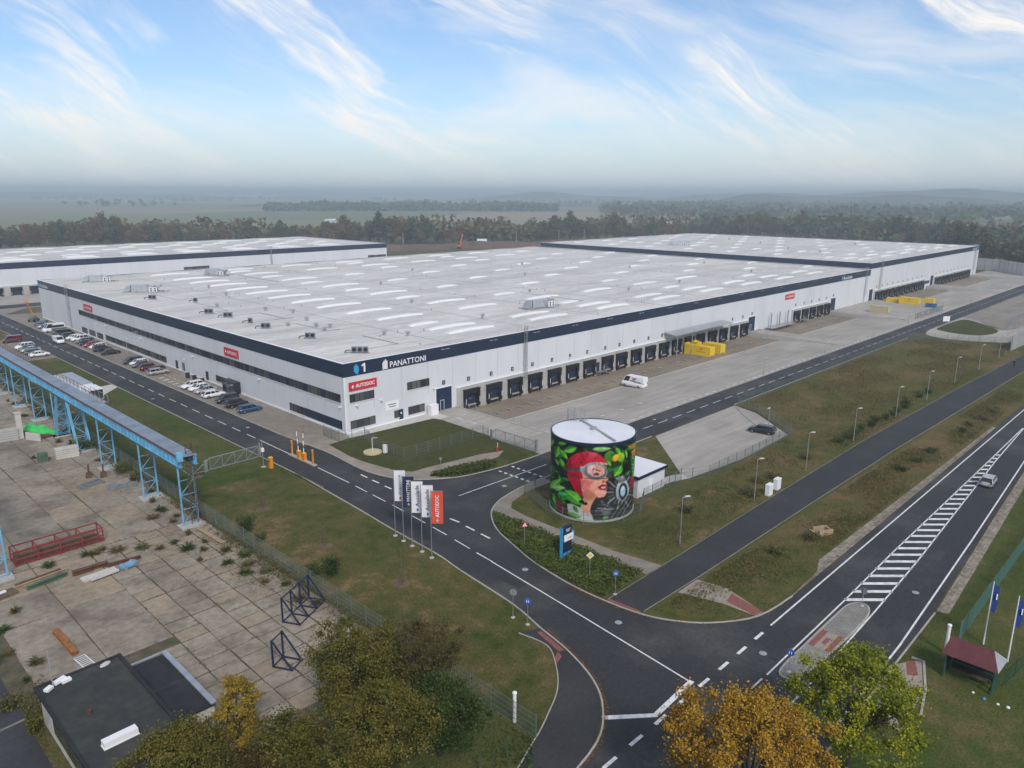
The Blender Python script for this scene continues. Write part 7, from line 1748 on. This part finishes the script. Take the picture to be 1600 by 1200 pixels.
def sapling(x, y, label, seed, h=3.4):
    t = thing('sapling', label, 'tree', (x, y, .03)); MB().tube((0, 0, 0), (.05, 0, h), .045, 6, .015).build('trunk', 'bark_pale', t)
    for a in (0, 2.1, 4.2): MB().tube((.35*math.cos(a), .35*math.sin(a), 0), (.3*math.cos(a), .3*math.sin(a), 1.7), .045, 6).build('stake', 'wood_dark', t)
    tw = MB(); rg = random.Random(seed)
    for z in (.45, .6, .75, .9): 
        a = rg.uniform(0, 6.28); tw.tube((0, 0, h*z), (.5*math.cos(a), .5*math.sin(a), h*z+.5), .014, 4, .005, False)
    tw.build('twigs', 'bark', t); MB().lathe([(.9, -.02), (.6, .1), (.05, .14)], n=12).build('mulch', 'wood_dark', t)
    obj('leaves', quads('leaves', 'leaf_brown', np.random.default_rng(seed).normal(size=(60, 3))*.4+np.array([0, 0, h*.8]), .13), t)
sapling(-26.0, -19.6, 'staked bare sapling on the lawn near the cantilever gate', 1, 3.0); sapling(-26.2, -35.0, 'staked bare sapling on the lawn behind the flag row', 2, 3.0); sapling(-25.4, -48.8, 'staked bare sapling on the lawn nearest the cycle path', 3, 4.4); sapling(-27.2, -1.8, 'staked sapling at the tail of the cantilever gate', 4, 2.6)
# weeds growing out of the slab joints: each clump its own thing
wp = []
for v in range(3):
    rg = np.random.default_rng(v+5); mb = MB().use(('leaf_weed', 'leaf_green', 'leaf_dry')[v]); mb.v.append((0, 0, .01))
    for k in range(85):
        a = rg.uniform(0, 6.28); L = rg.uniform(.2, .75); e = rg.uniform(.15, 1.2); w = rg.uniform(.03, .07); d = np.array([math.cos(a)*math.cos(e), math.sin(a)*math.cos(e), math.sin(e)]); q = np.array([-math.sin(a), math.cos(a), 0])*w
        o = len(mb.v); m = d*L*.55+np.array([0, 0, .05]); tip = d*L*np.array([1.15, 1.15, .75])
        mb.v += [tuple(m-q), tuple(tip), tuple(m+q)]; mb.f.append((0, o, o+1, o+2)); mb.m.append(0)
    wp.append(mb.mesh('weed_clump'))
ws = [(-36.5, -20.5), (-38.2, -24.5), (-37.0, -26.0), (-35.3, -28.0), (-38.6, -21.5), (-40.5, -22.0), (-36.0, -24.0), (-34.2, -30.5), (-35.0, -33), (-34.4, -36), (-36.2, -34.8), (-35.6, -38), (-34.4, -40.2), (-36.6, -31.2), (-38.5, -28.3), (-41.8, -20.2), (-47.3, -17.6), (-46.4, -17.9), (-45.4, -17.4), (-51.0, -17.4), (-44.2, -19), (-35.2, -14), (-36.0, -10.8), (-37.6, -12.2), (-35.6, -7), (-34.4, -3), (-36.3, -15.5), (-56.3, -26), (-58.0, -29), (-58.6, -33.6), (-57.2, -37), (-58.5, -39.2), (-56, -42.2), (-57.6, -44.4), (-54.2, -43.9), (-52.1, -44.8), (-34.2, -46), (-34.0, -51), (-35.0, -44), (-52, 14.8), (-56, -12), (-56.5, -16), (-35.0, 16), (-35.6, 28), (-36.8, 30.2), (-34.5, 36), (-36.5, 52), (-35.5, 63), (-36, 66), (-42, 24.2)]
for i, (x, y) in enumerate(ws):
    o = obj('weed_clump', wp[i % 3], None, (x, y, .02), i*1.3, (random.uniform(.8, 1.8),)*2+(random.uniform(.8, 2.0),))
    tag(o, ('yellow-green weed clump sprouting between the old concrete slabs', 'dark green weed clump sprouting between the old concrete slabs', 'dry tan weed clump sprouting between the old concrete slabs')[i % 3], 'weed', ('yellow-green weeds in the slab joints', 'dark green weeds in the slab joints', 'dry weeds in the slab joints')[i % 3])
jw = []
rgj = np.random.default_rng(31)
def joint(x0, y0, x1, y1, dens):
    n = int(math.hypot(x1-x0, y1-y0)*dens); t = rgj.uniform(0, 1, n); X = x0+(x1-x0)*t; Y = y0+(y1-y0)*t
    k = np.sin(X*1.3+Y*.7)+np.sin(Y*.9-X*.4+1)+rgj.normal(size=n)*.6 > .1; n = k.sum()
    jw.append(np.stack([X[k]+rgj.normal(size=n)*.085, Y[k]+rgj.normal(size=n)*.085, rgj.uniform(.03, .14, n)], 1))
for j in range(22): joint(-46.8, -59.5+j*2.06, -33.2, -59.5+j*2.06, 9)
for i in range(6): joint(-46.8+i*2.72, -59.5, -46.8+i*2.72, -16.2, 9)
for j in range(14): joint(-46.8, -16.2+j*5.4, -33.2, -16.2+j*5.4, 8)
for i in range(4): joint(-46.8+i*4.53, -16.2, -46.8+i*4.53, 60, 8)
for i in range(5): joint(-69.6+i*5.7, -40, -69.6+i*5.7, 60, 5)
for j in range(16): joint(-63, -41.4+j*6.2, -46.8, -41.4+j*6.2, 5)
JW = np.concatenate(jw); stuff(obj('joint_weeds', quads('joint_weeds', 'leaf_dry', JW, rgj.uniform(.06, .18, len(JW)), np.array([.4, .4, .5]), 1, .7)), 'low straggling weeds and moss in the joints of the old concrete slabs', 'weeds')
def in_poly(X, Y, P):
    ins = np.zeros(len(X), bool); j = len(P)-1
    for i in range(len(P)):
        (xi, yi), (xj, yj) = P[i], P[j]
        if yi != yj: ins ^= ((yi > Y) != (yj > Y)) & (X < (xj-xi)*(Y-yi)/(yj-yi)+xi)
        j = i
    return ins
def scatter(P, n, seed=1):
    rg = np.random.default_rng(seed); P = np.array(P); a, b = P.min(0), P.max(0); X, Y = rg.uniform(a[0], b[0], n*3), rg.uniform(a[1], b[1], n*3); k = in_poly(X, Y, [tuple(p) for p in P]); return X[k][:n], Y[k][:n], rg
hp = [(-5.6, -42.6), (-7.2, -44.4), (-8.9, -47.4), (-10.2, -51), (-11.8, -56), (-12.4, -62), (-12.4, -66.2), (-5.3, -66.2), (-5.2, -46)]
X, Y, rg = scatter(hp, 15000, 3); Zh = np.clip(.5+.16*np.sin(X*2.1)+.16*np.sin(Y*1.7+X), .15, 1)*rg.uniform(.35, 1.1, len(X))
sheet('planting_bed', hp, .05, 'soil')
stuff(obj('shrub_bed', quads('shrub_bed', 'leaf_hedge', np.stack([X, Y, Zh], 1), rg.uniform(.12, .26, len(X)), np.array([0, 0, .6]), 1)), 'dense low evergreen shrubs filling the bed beside the access road', 'shrubs')
hp2 = [(-2.7, -26.1), (1.0, -26.2), (7.4, -27.5), (8.2, -29.6), (5.0, -30.2), (.6, -29.0), (-1.8, -27.8)]
X, Y, rg = scatter(hp2, 5000, 4); sheet('planting_bed', hp2, .05, 'soil')
stuff(obj('shrub_bed', quads('shrub_bed', 'leaf_hedge', np.stack([X, Y, rg.uniform(.05, .75, len(X))], 1), rg.uniform(.12, .26, len(X)), np.array([0, 0, .6]), 1)), 'low shrubs in the small bed beside the yard entrance', 'shrubs')
def turf(name, P, n, leaf, label, s0, s1, zmax, seed):
    X, Y, rg = scatter(P, n, seed); pat = np.sin(X*.35)+np.sin(Y*.5+X*.13)+np.sin(X*.11-Y*.27+2); k = pat+rg.normal(size=len(X)) > .2; X, Y = X[k], Y[k]
    stuff(obj(name, quads(name, leaf, np.stack([X, Y, rg.uniform(.02, zmax, len(X))], 1), rg.uniform(s0, s1, len(X)), np.array([.6, .6, .25]), 1, .45)), label, 'grass')
bank = [(-9, -71.6), (30, -71.9), (60, -72.6), (120, -74), (120, -79.0), (11, -78.4), (-3.0, -79), (-8, -76)]
turf('tall_grass', bank, 26000, 'leaf_weed', 'tangled long grass on the bank between footpath and main road', .12, .34, .34, 7); turf('dry_grass', bank, 12000, 'leaf_dry', 'dry brown grass on the bank between footpath and main road', .12, .34, .4, 8)
ber = [(28, -57.2), (55, -56.6), (66.8, -40), (160, -40), (172, -43), (178, -62), (150, -67), (60, -65), (14, -65)]
turf('tall_grass', ber, 36000, 'leaf_weed', 'long green grass on the bank below the yard road', .15, .4, .35, 9); turf('dry_grass', ber, 22000, 'leaf_dry', 'dry brown grass on the bank below the yard road', .15, .42, .4, 10)
turf('tall_grass', [(0, -58), (14, -57.2), (28, -57.2), (14, -64.6), (-1.6, -65.6)], 6000, 'leaf_weed', 'rough grass between the tank fence and the footpath', .1, .24, .2, 11)
turf('fence_weeds', [(-34.6, 100), (-32.2, 100), (-32.2, -58), (-34.2, -58)], 16000, 'leaf_weed', 'straggling weeds along the foot of the long mesh fence', .12, .36, .5, 12)
turf('corner_grass', [(-33.2, -75.4), (-33.4, -66), (-46, -62), (-48, -80), (-36, -78)], 16000, 'leaf_green', 'uncut green grass inside the fence corner', .12, .3, .3, 13)
turf('wall_weeds', [(-60.0, -36), (-57, -40), (-54, -46.2), (-59.2, -46.4), (-59.3, -62), (-60.0, -62)], 7000, 'leaf_weed', 'weeds between the service road and the flat-roofed building', .1, .3, .4, 14)
turf('slab_weeds', [(-41.5, -16), (-33.2, -16), (-33.2, -50), (-36.5, -46), (-39, -30)], 5200, 'leaf_dry', 'patchy dry weeds creeping over the slabs beside the mesh fence', .06, .2, .16, 17); turf('slab_weeds', [(-40, -17), (-33.2, -17), (-33.2, -42), (-36.5, -40)], 3200, 'leaf_weed', 'patchy green weeds creeping over the slabs beside the mesh fence', .06, .2, .2, 18)
turf('lawn_tufts', [(-32.2, -8), (-18.8, -50), (-22, -66), (-26, -74), (-32.4, -74)], 16000, 'leaf_dry', 'dry tufts scattered over the worn lawn', .07, .16, .1, 15)
# fallen leaves along kerbs
def litter(pts, n, w, seed, label):
    rg = np.random.default_rng(seed); P = np.array(pts); d = np.linalg.norm(np.diff(P, axis=0), axis=1); c = np.concatenate([[0], np.cumsum(d)]); s = rg.uniform(0, c[-1], n)
    X, Y = np.interp(s, c, P[:, 0]), np.interp(s, c, P[:, 1]); o = rg.normal(size=(n, 2))*w
    stuff(obj('fallen_leaves', quads('fallen_leaves', 'leaf_litter', np.stack([X+o[:, 0], Y+o[:, 1], rg.uniform(.03, .1, n)], 1), rg.uniform(.05, .11, n), np.array([0, 0, 2.]), .5)), label, 'fallen leaves')
litter([(-20.9, -65.8), (-22.0, -69.9), (-23.8, -74.3), (-26.2, -77.2), (-29.8, -79.3), (-36, -80.4)], 1500, .1, 1, 'fallen brown leaves along the kerb of the curved cycle path')
litter([(-11.3, -73.6), (-8.6, -76.8), (-4.2, -79.4), (4, -79.9), (30, -79.7), (80, -79.9)], 2800, .22, 2, 'fallen brown leaves along the upper kerb of the main road')
litter([(-1.5, -92.2), (8, -91.9), (40, -90.3), (70, -88.9)], 1800, .3, 3, 'fallen leaves along the lower kerb of the main road'); litter([(-13, -62), (-12.8, -67), (-12.2, -71)], 700, .25, 4, 'fallen leaves at the corner of the shrub bed')

# ------------------------------------------------------------------ woodland beyond the site
def far_tree_mesh(seed, leaf, h, r, n, size, conical=False):
    rg = np.random.default_rng(seed); P = crown_points(34, r, h*.16, h*.97, seed, .5)
    if conical: P[:, :2] *= np.clip(1.15-P[:, 2:3]/h, .12, 1)
    C = np.repeat(P, n//34, 0); C = C+rg.normal(size=C.shape)*np.array([r*.15, r*.15, h*.05])
    C[:, 2] = np.clip(C[:, 2], .4, None)
    cr_ = quads('crown', leaf, C, rg.uniform(.7, 1.4, len(C))*size, np.array([0, 0, .6]), 1)
    tb = MB().use('bark'); tb.tube((0, 0, -.3), (0, 0, h*.6), .3, 6, .12)
    for k in range(5): a = k*1.26; tb.tube((0, 0, h*.3), (math.cos(a)*r*.5, math.sin(a)*r*.5, h*.65), .12, 4, .04, False)
    return cr_, tb.mesh('trunk')
protos = [(far_tree_mesh(1, 'leaf_far_a', 18, 6.8, 2040, 1.0), 'olive'), (far_tree_mesh(2, 'leaf_far_b', 16, 6.0, 2040, .95), 'russet'), (far_tree_mesh(3, 'leaf_far_c', 19, 6.2, 2040, 1.0), 'dark green'), (far_tree_mesh(4, 'leaf_far_a', 14, 7.4, 2040, 1.0), 'olive'), (far_tree_mesh(5, 'leaf_far_d', 12, 5.0, 1360, .9), 'golden'), (far_tree_mesh(6, 'leaf_far_c', 14, 2.6, 850, .8, True), 'conifer')]
edge = [(-330, 600), (-160, 585), (0, 560), (102, 535), (180, 490), (250, 440), (333, 382), (420, 345), (500, 318), (560, 290), (640, 245), (700, 205)]
edge2 = [(700, 205), (650, 140), (600, 80), (560, 55), (500, 40), (470, 25), (455, 0), (446, -25), (450, -60), (470, -110)]
rg = np.random.default_rng(77)
def along_poly(P, s):
    P = np.array(P, float); d = np.linalg.norm(np.diff(P, axis=0), axis=1); c = np.concatenate([[0], np.cumsum(d)]); return np.interp(s, c, P[:, 0]), np.interp(s, c, P[:, 1]), c[-1]
def far_tree(x, y, k, s, where):
    (cm, tm_), nm_ = protos[k]
    lb = {'olive': 'olive autumn tree', 'russet': 'russet autumn tree', 'dark green': 'dark green tree', 'golden': 'small golden tree', 'conifer': 'narrow dark conifer'}[nm_]+' in the wood edge '+where
    t = thing('woodland_tree', lb, 'tree', (x, y, 0), rg.uniform(0, 6.28), nm_+' trees in the wood edge '+where); t.scale = (s*rg.uniform(.85, 1.15),)*2+(s*1.12,)
    obj('trunk', tm_, t); obj('crown', cm, t)
tot = along_poly(edge, 0)[2]
for i in range(165):
    x, y, _ = along_poly(edge, (i+rg.uniform(-.4, .4))*tot/165); d = abs(rg.normal())*16
    k = rg.choice(6, p=(.34, .26, .2, .12, .05, .03)); u = Vector((x+70, y+109)).normalized()
    far_tree(x+u.x*d, y+u.y*d, k, rg.uniform(.6, 1.0)+.45*max(0, math.sin(i*.21)+.3*math.sin(i*.83))*rg.uniform(.5, 1), 'behind the warehouses')
tot = along_poly(edge2, 0)[2]
for i in range(105):
    x, y, _ = along_poly(edge2, (i+rg.uniform(-.4, .4))*tot/105); d = abs(rg.normal())*18
    k = rg.choice(6, p=(.3, .12, .3, .16, .1, .02)); u = Vector((x+70, y+109)).normalized()
    far_tree(x+u.x*d+6, y+u.y*d, k, rg.uniform(.7, 1.15), 'beyond the pale wall')
CX, CY = -70.14, -109.03
def wood(name, label, az0, az1, d0, d1, n, h, leaf, seed, q=16, size=4.2, keep=None):
    """a mass of distant crowns between two bearings (degrees from +X) and two distances"""
    rg = np.random.default_rng(seed); a = np.radians(rg.uniform(az0, az1, n)); d = np.sqrt(rg.uniform(d0*d0, d1*d1, n))
    X, Y = CX+d*np.cos(a), CY+d*np.sin(a)
    if keep is not None: k = keep(X, Y, a, d); X, Y = X[k], Y[k]
    n = len(X); hh = h*rg.uniform(.6, 1.1, n)*(.95+.3*np.sin(X*.021+Y*.008)*np.sin(Y*.017-X*.006)+.12*np.sin(X*.06))
    C = np.stack([np.repeat(X, q), np.repeat(Y, q), np.repeat(hh, q)*(1-np.abs(rg.normal(size=n*q))*.38)], 1); C[:, :2] += rg.normal(size=(n*q, 2))*2.6; C[:, 2] = np.clip(C[:, 2], .5, None)
    stuff(obj(name, quads(name, leaf, C, rg.uniform(.6, 1.3, n*q)*size, np.array([0, 0, .5]), 1)), label, 'woodland')
wood('far_woodland', 'hazy autumn woodland stretching behind the first row of trees', 28, 92, 640, 900, 1500, 17, 'leaf_far_a', 1, 18, 3.6, lambda X, Y, a, d: (d > np.interp(np.degrees(a), (28, 33, 44, 52, 60, 70, 92), (820, 850, 640, 620, 660, 700, 760))) & (d < np.interp(np.degrees(a), (28, 33, 44, 52, 60, 70, 92), (1000, 960, 760, 700, 760, 800, 880))))
wood('far_woodland', 'hazy woodland covering the low ground to the right beyond the yards', 3, 31, 620, 1050, 1500, 16, 'leaf_far_c', 2, 18, 3.6, lambda X, Y, a, d: (d > np.interp(np.degrees(a), (3, 14, 22, 31), (640, 640, 760, 900))) & (d < np.interp(np.degrees(a), (3, 14, 22, 31), (900, 820, 900, 1040))))
wood('far_woodland', 'blue hazy rolling woodland below the hills to the right', 0, 38, 1350, 2800, 3400, 19, 'leaf_far_c', 12, 10, 7.5, lambda X, Y, a, d: np.sin(X*.006+1)+np.sin(Y*.007)+np.sin(X*.003-Y*.005) > -.5)
wood('far_woodland', 'russet patches of hazy woodland to the right beyond the yards', 5, 36, 700, 1050, 420, 14, 'leaf_far_b', 3, 16, 4.0, lambda X, Y, a, d: d > np.interp(np.degrees(a), (5, 14, 22, 31, 36), (660, 660, 780, 920, 960)))
wood('far_woodland', 'thin dark belt of trees across the distant fields', 41, 62, 1850, 2100, 1100, 17, 'leaf_far_c', 4, 10, 7.0)
wood('far_woodland', 'faint belts of trees in the far misty fields', 5, 95, 2400, 5200, 2600, 17, 'leaf_far_c', 5, 7, 10.0, lambda X, Y, a, d: np.sin(X*.0021+1)*np.sin(Y*.0027)+.5*np.sin(X*.006-Y*.004) > .35)
# low hills at the horizon
for nm_, r0, hh, a0, a1, sd_ in (('hills', 2900, 50, -25, 34, 5), ('hills', 4300, 78, -20, 50, 2), ('hills', 2500, 17, 36, 64, 7), ('hills', 5200, 46, 56, 100, 3), ('hills', 7800, 76, 20, 100, 8)):
    n = 90; m = 7; vs = []
    for j in range(m):
        f = j/(m-1); rr_ = r0*(1+.16*f)
        for i in range(n):
            a = R(a0+(a1-a0)*i/(n-1)); prof = .62+.22*math.sin(i*.13+sd_)+.12*math.sin(i*.37+sd_*2)+.05*math.sin(i*.9)
            z_ = hh*prof*math.sin(math.pi*min(1, f*1.0))*min(1, i/9, (n-1-i)/9); vs.append((CX+rr_*math.cos(a), CY+rr_*math.sin(a), z_-.5))
    structure(MB().add(vs, [(j*n+i, j*n+i+1, (j+1)*n+i+1, (j+1)*n+i) for j in range(m-1) for i in range(n-1)]).build(nm_, 'hill_wood', None, smooth=True))
# earth bank left by the building works
n, m = 60, 9; vs = []
for j in range(m):
    for i in range(n):
        u, v = i/(n-1), j/(m-1); x = 170+u*300; y = 405-u*110+(v-.5)*46
        z_ = (3.4+.8*math.sin(u*23)+.6*math.sin(u*51+v*6))*math.sin(math.pi*v)*min(1, u*12, (1-u)*12)-.05; vs.append((x, y, z_))
structure(MB().add(vs, [(j*n+i, j*n+i+1, (j+1)*n+i+1, (j+1)*n+i) for j in range(m-1) for i in range(n-1)]).build('earth_bank', 'earth_red', None, smooth=True))
container(364, 350, 2.6, R(-45), 8, 'trim_white', 'white site cabin standing on the earth bank before the wood')
def shed(x, y, w, l, h, rz, roof, label):
    t = thing('distant_shed', label, 'building', (x, y, 0), rz); MB().box((-l/2, -w/2, 0), (l/2, w/2, h)).build('wall', 'wall_white', t)
    MB().add([(-l/2-.3, -w/2-.3, h), (l/2+.3, -w/2-.3, h), (l/2+.3, 0, h+w*.16), (-l/2-.3, 0, h+w*.16), (-l/2-.3, w/2+.3, h), (l/2+.3, w/2+.3, h)], [(0, 1, 2, 3), (3, 2, 5, 4), (0, 3, 4), (1, 5, 2)]).build('roof', roof, t); MB().box((-2, -w/2-.05, 0), (2, -w/2-.003, h*.7)).build('door', 'steel_grey', t)
shed(520, 820, 9, 18, 5, R(20), 'trim_white', 'distant white shed rising out of the trees'); shed(760, 430, 12, 26, 9, R(-30), 'roof_maroon', 'distant red-roofed building beyond the wood edge')
for (x, y) in ((300, 372), (392, 338), (437, 330), (462, 322)):
    t = thing('utility_pole', 'thin pale utility pole standing before the wood edge', 'pole', (x, y, 0), 0, 'utility poles before the wood'); MB().tube((0, 0, 0), (0, 0, 11), .2, 6, .12).build('pole', 'concrete_pale', t); MB().bar((-.9, 0, 10.4), (.9, 0, 10.4), .14).build('cross_arm', 'steel_grey', t)

# ------------------------------------------------------------------ haze: one closed box of even, pale air
hz = MB().box((-12000, -12000, -2.6), (12000, 12000, 84)).build('haze'); hm = bpy.data.materials.new('haze'); hm.use_nodes = True
hn = hm.node_tree.nodes; hn.clear(); ho = hn.new('ShaderNodeOutputMaterial'); hv_ = hn.new('ShaderNodeVolumePrincipled')
hv_.inputs['Color'].default_value = (0.87, 0.945, 1.0, 1); hv_.inputs['Density'].default_value = HAZE; hv_.inputs['Anisotropy'].default_value = 0.6
hm.node_tree.links.new(hv_.outputs[0], ho.inputs['Volume']); hz.data.materials.clear(); hz.data.materials.append(hm)
hz['kind'] = 'stuff'; hz['label'] = 'thin pale autumn haze lying over the whole plain'; hz['category'] = 'haze'
SC.render.film_transparent = False
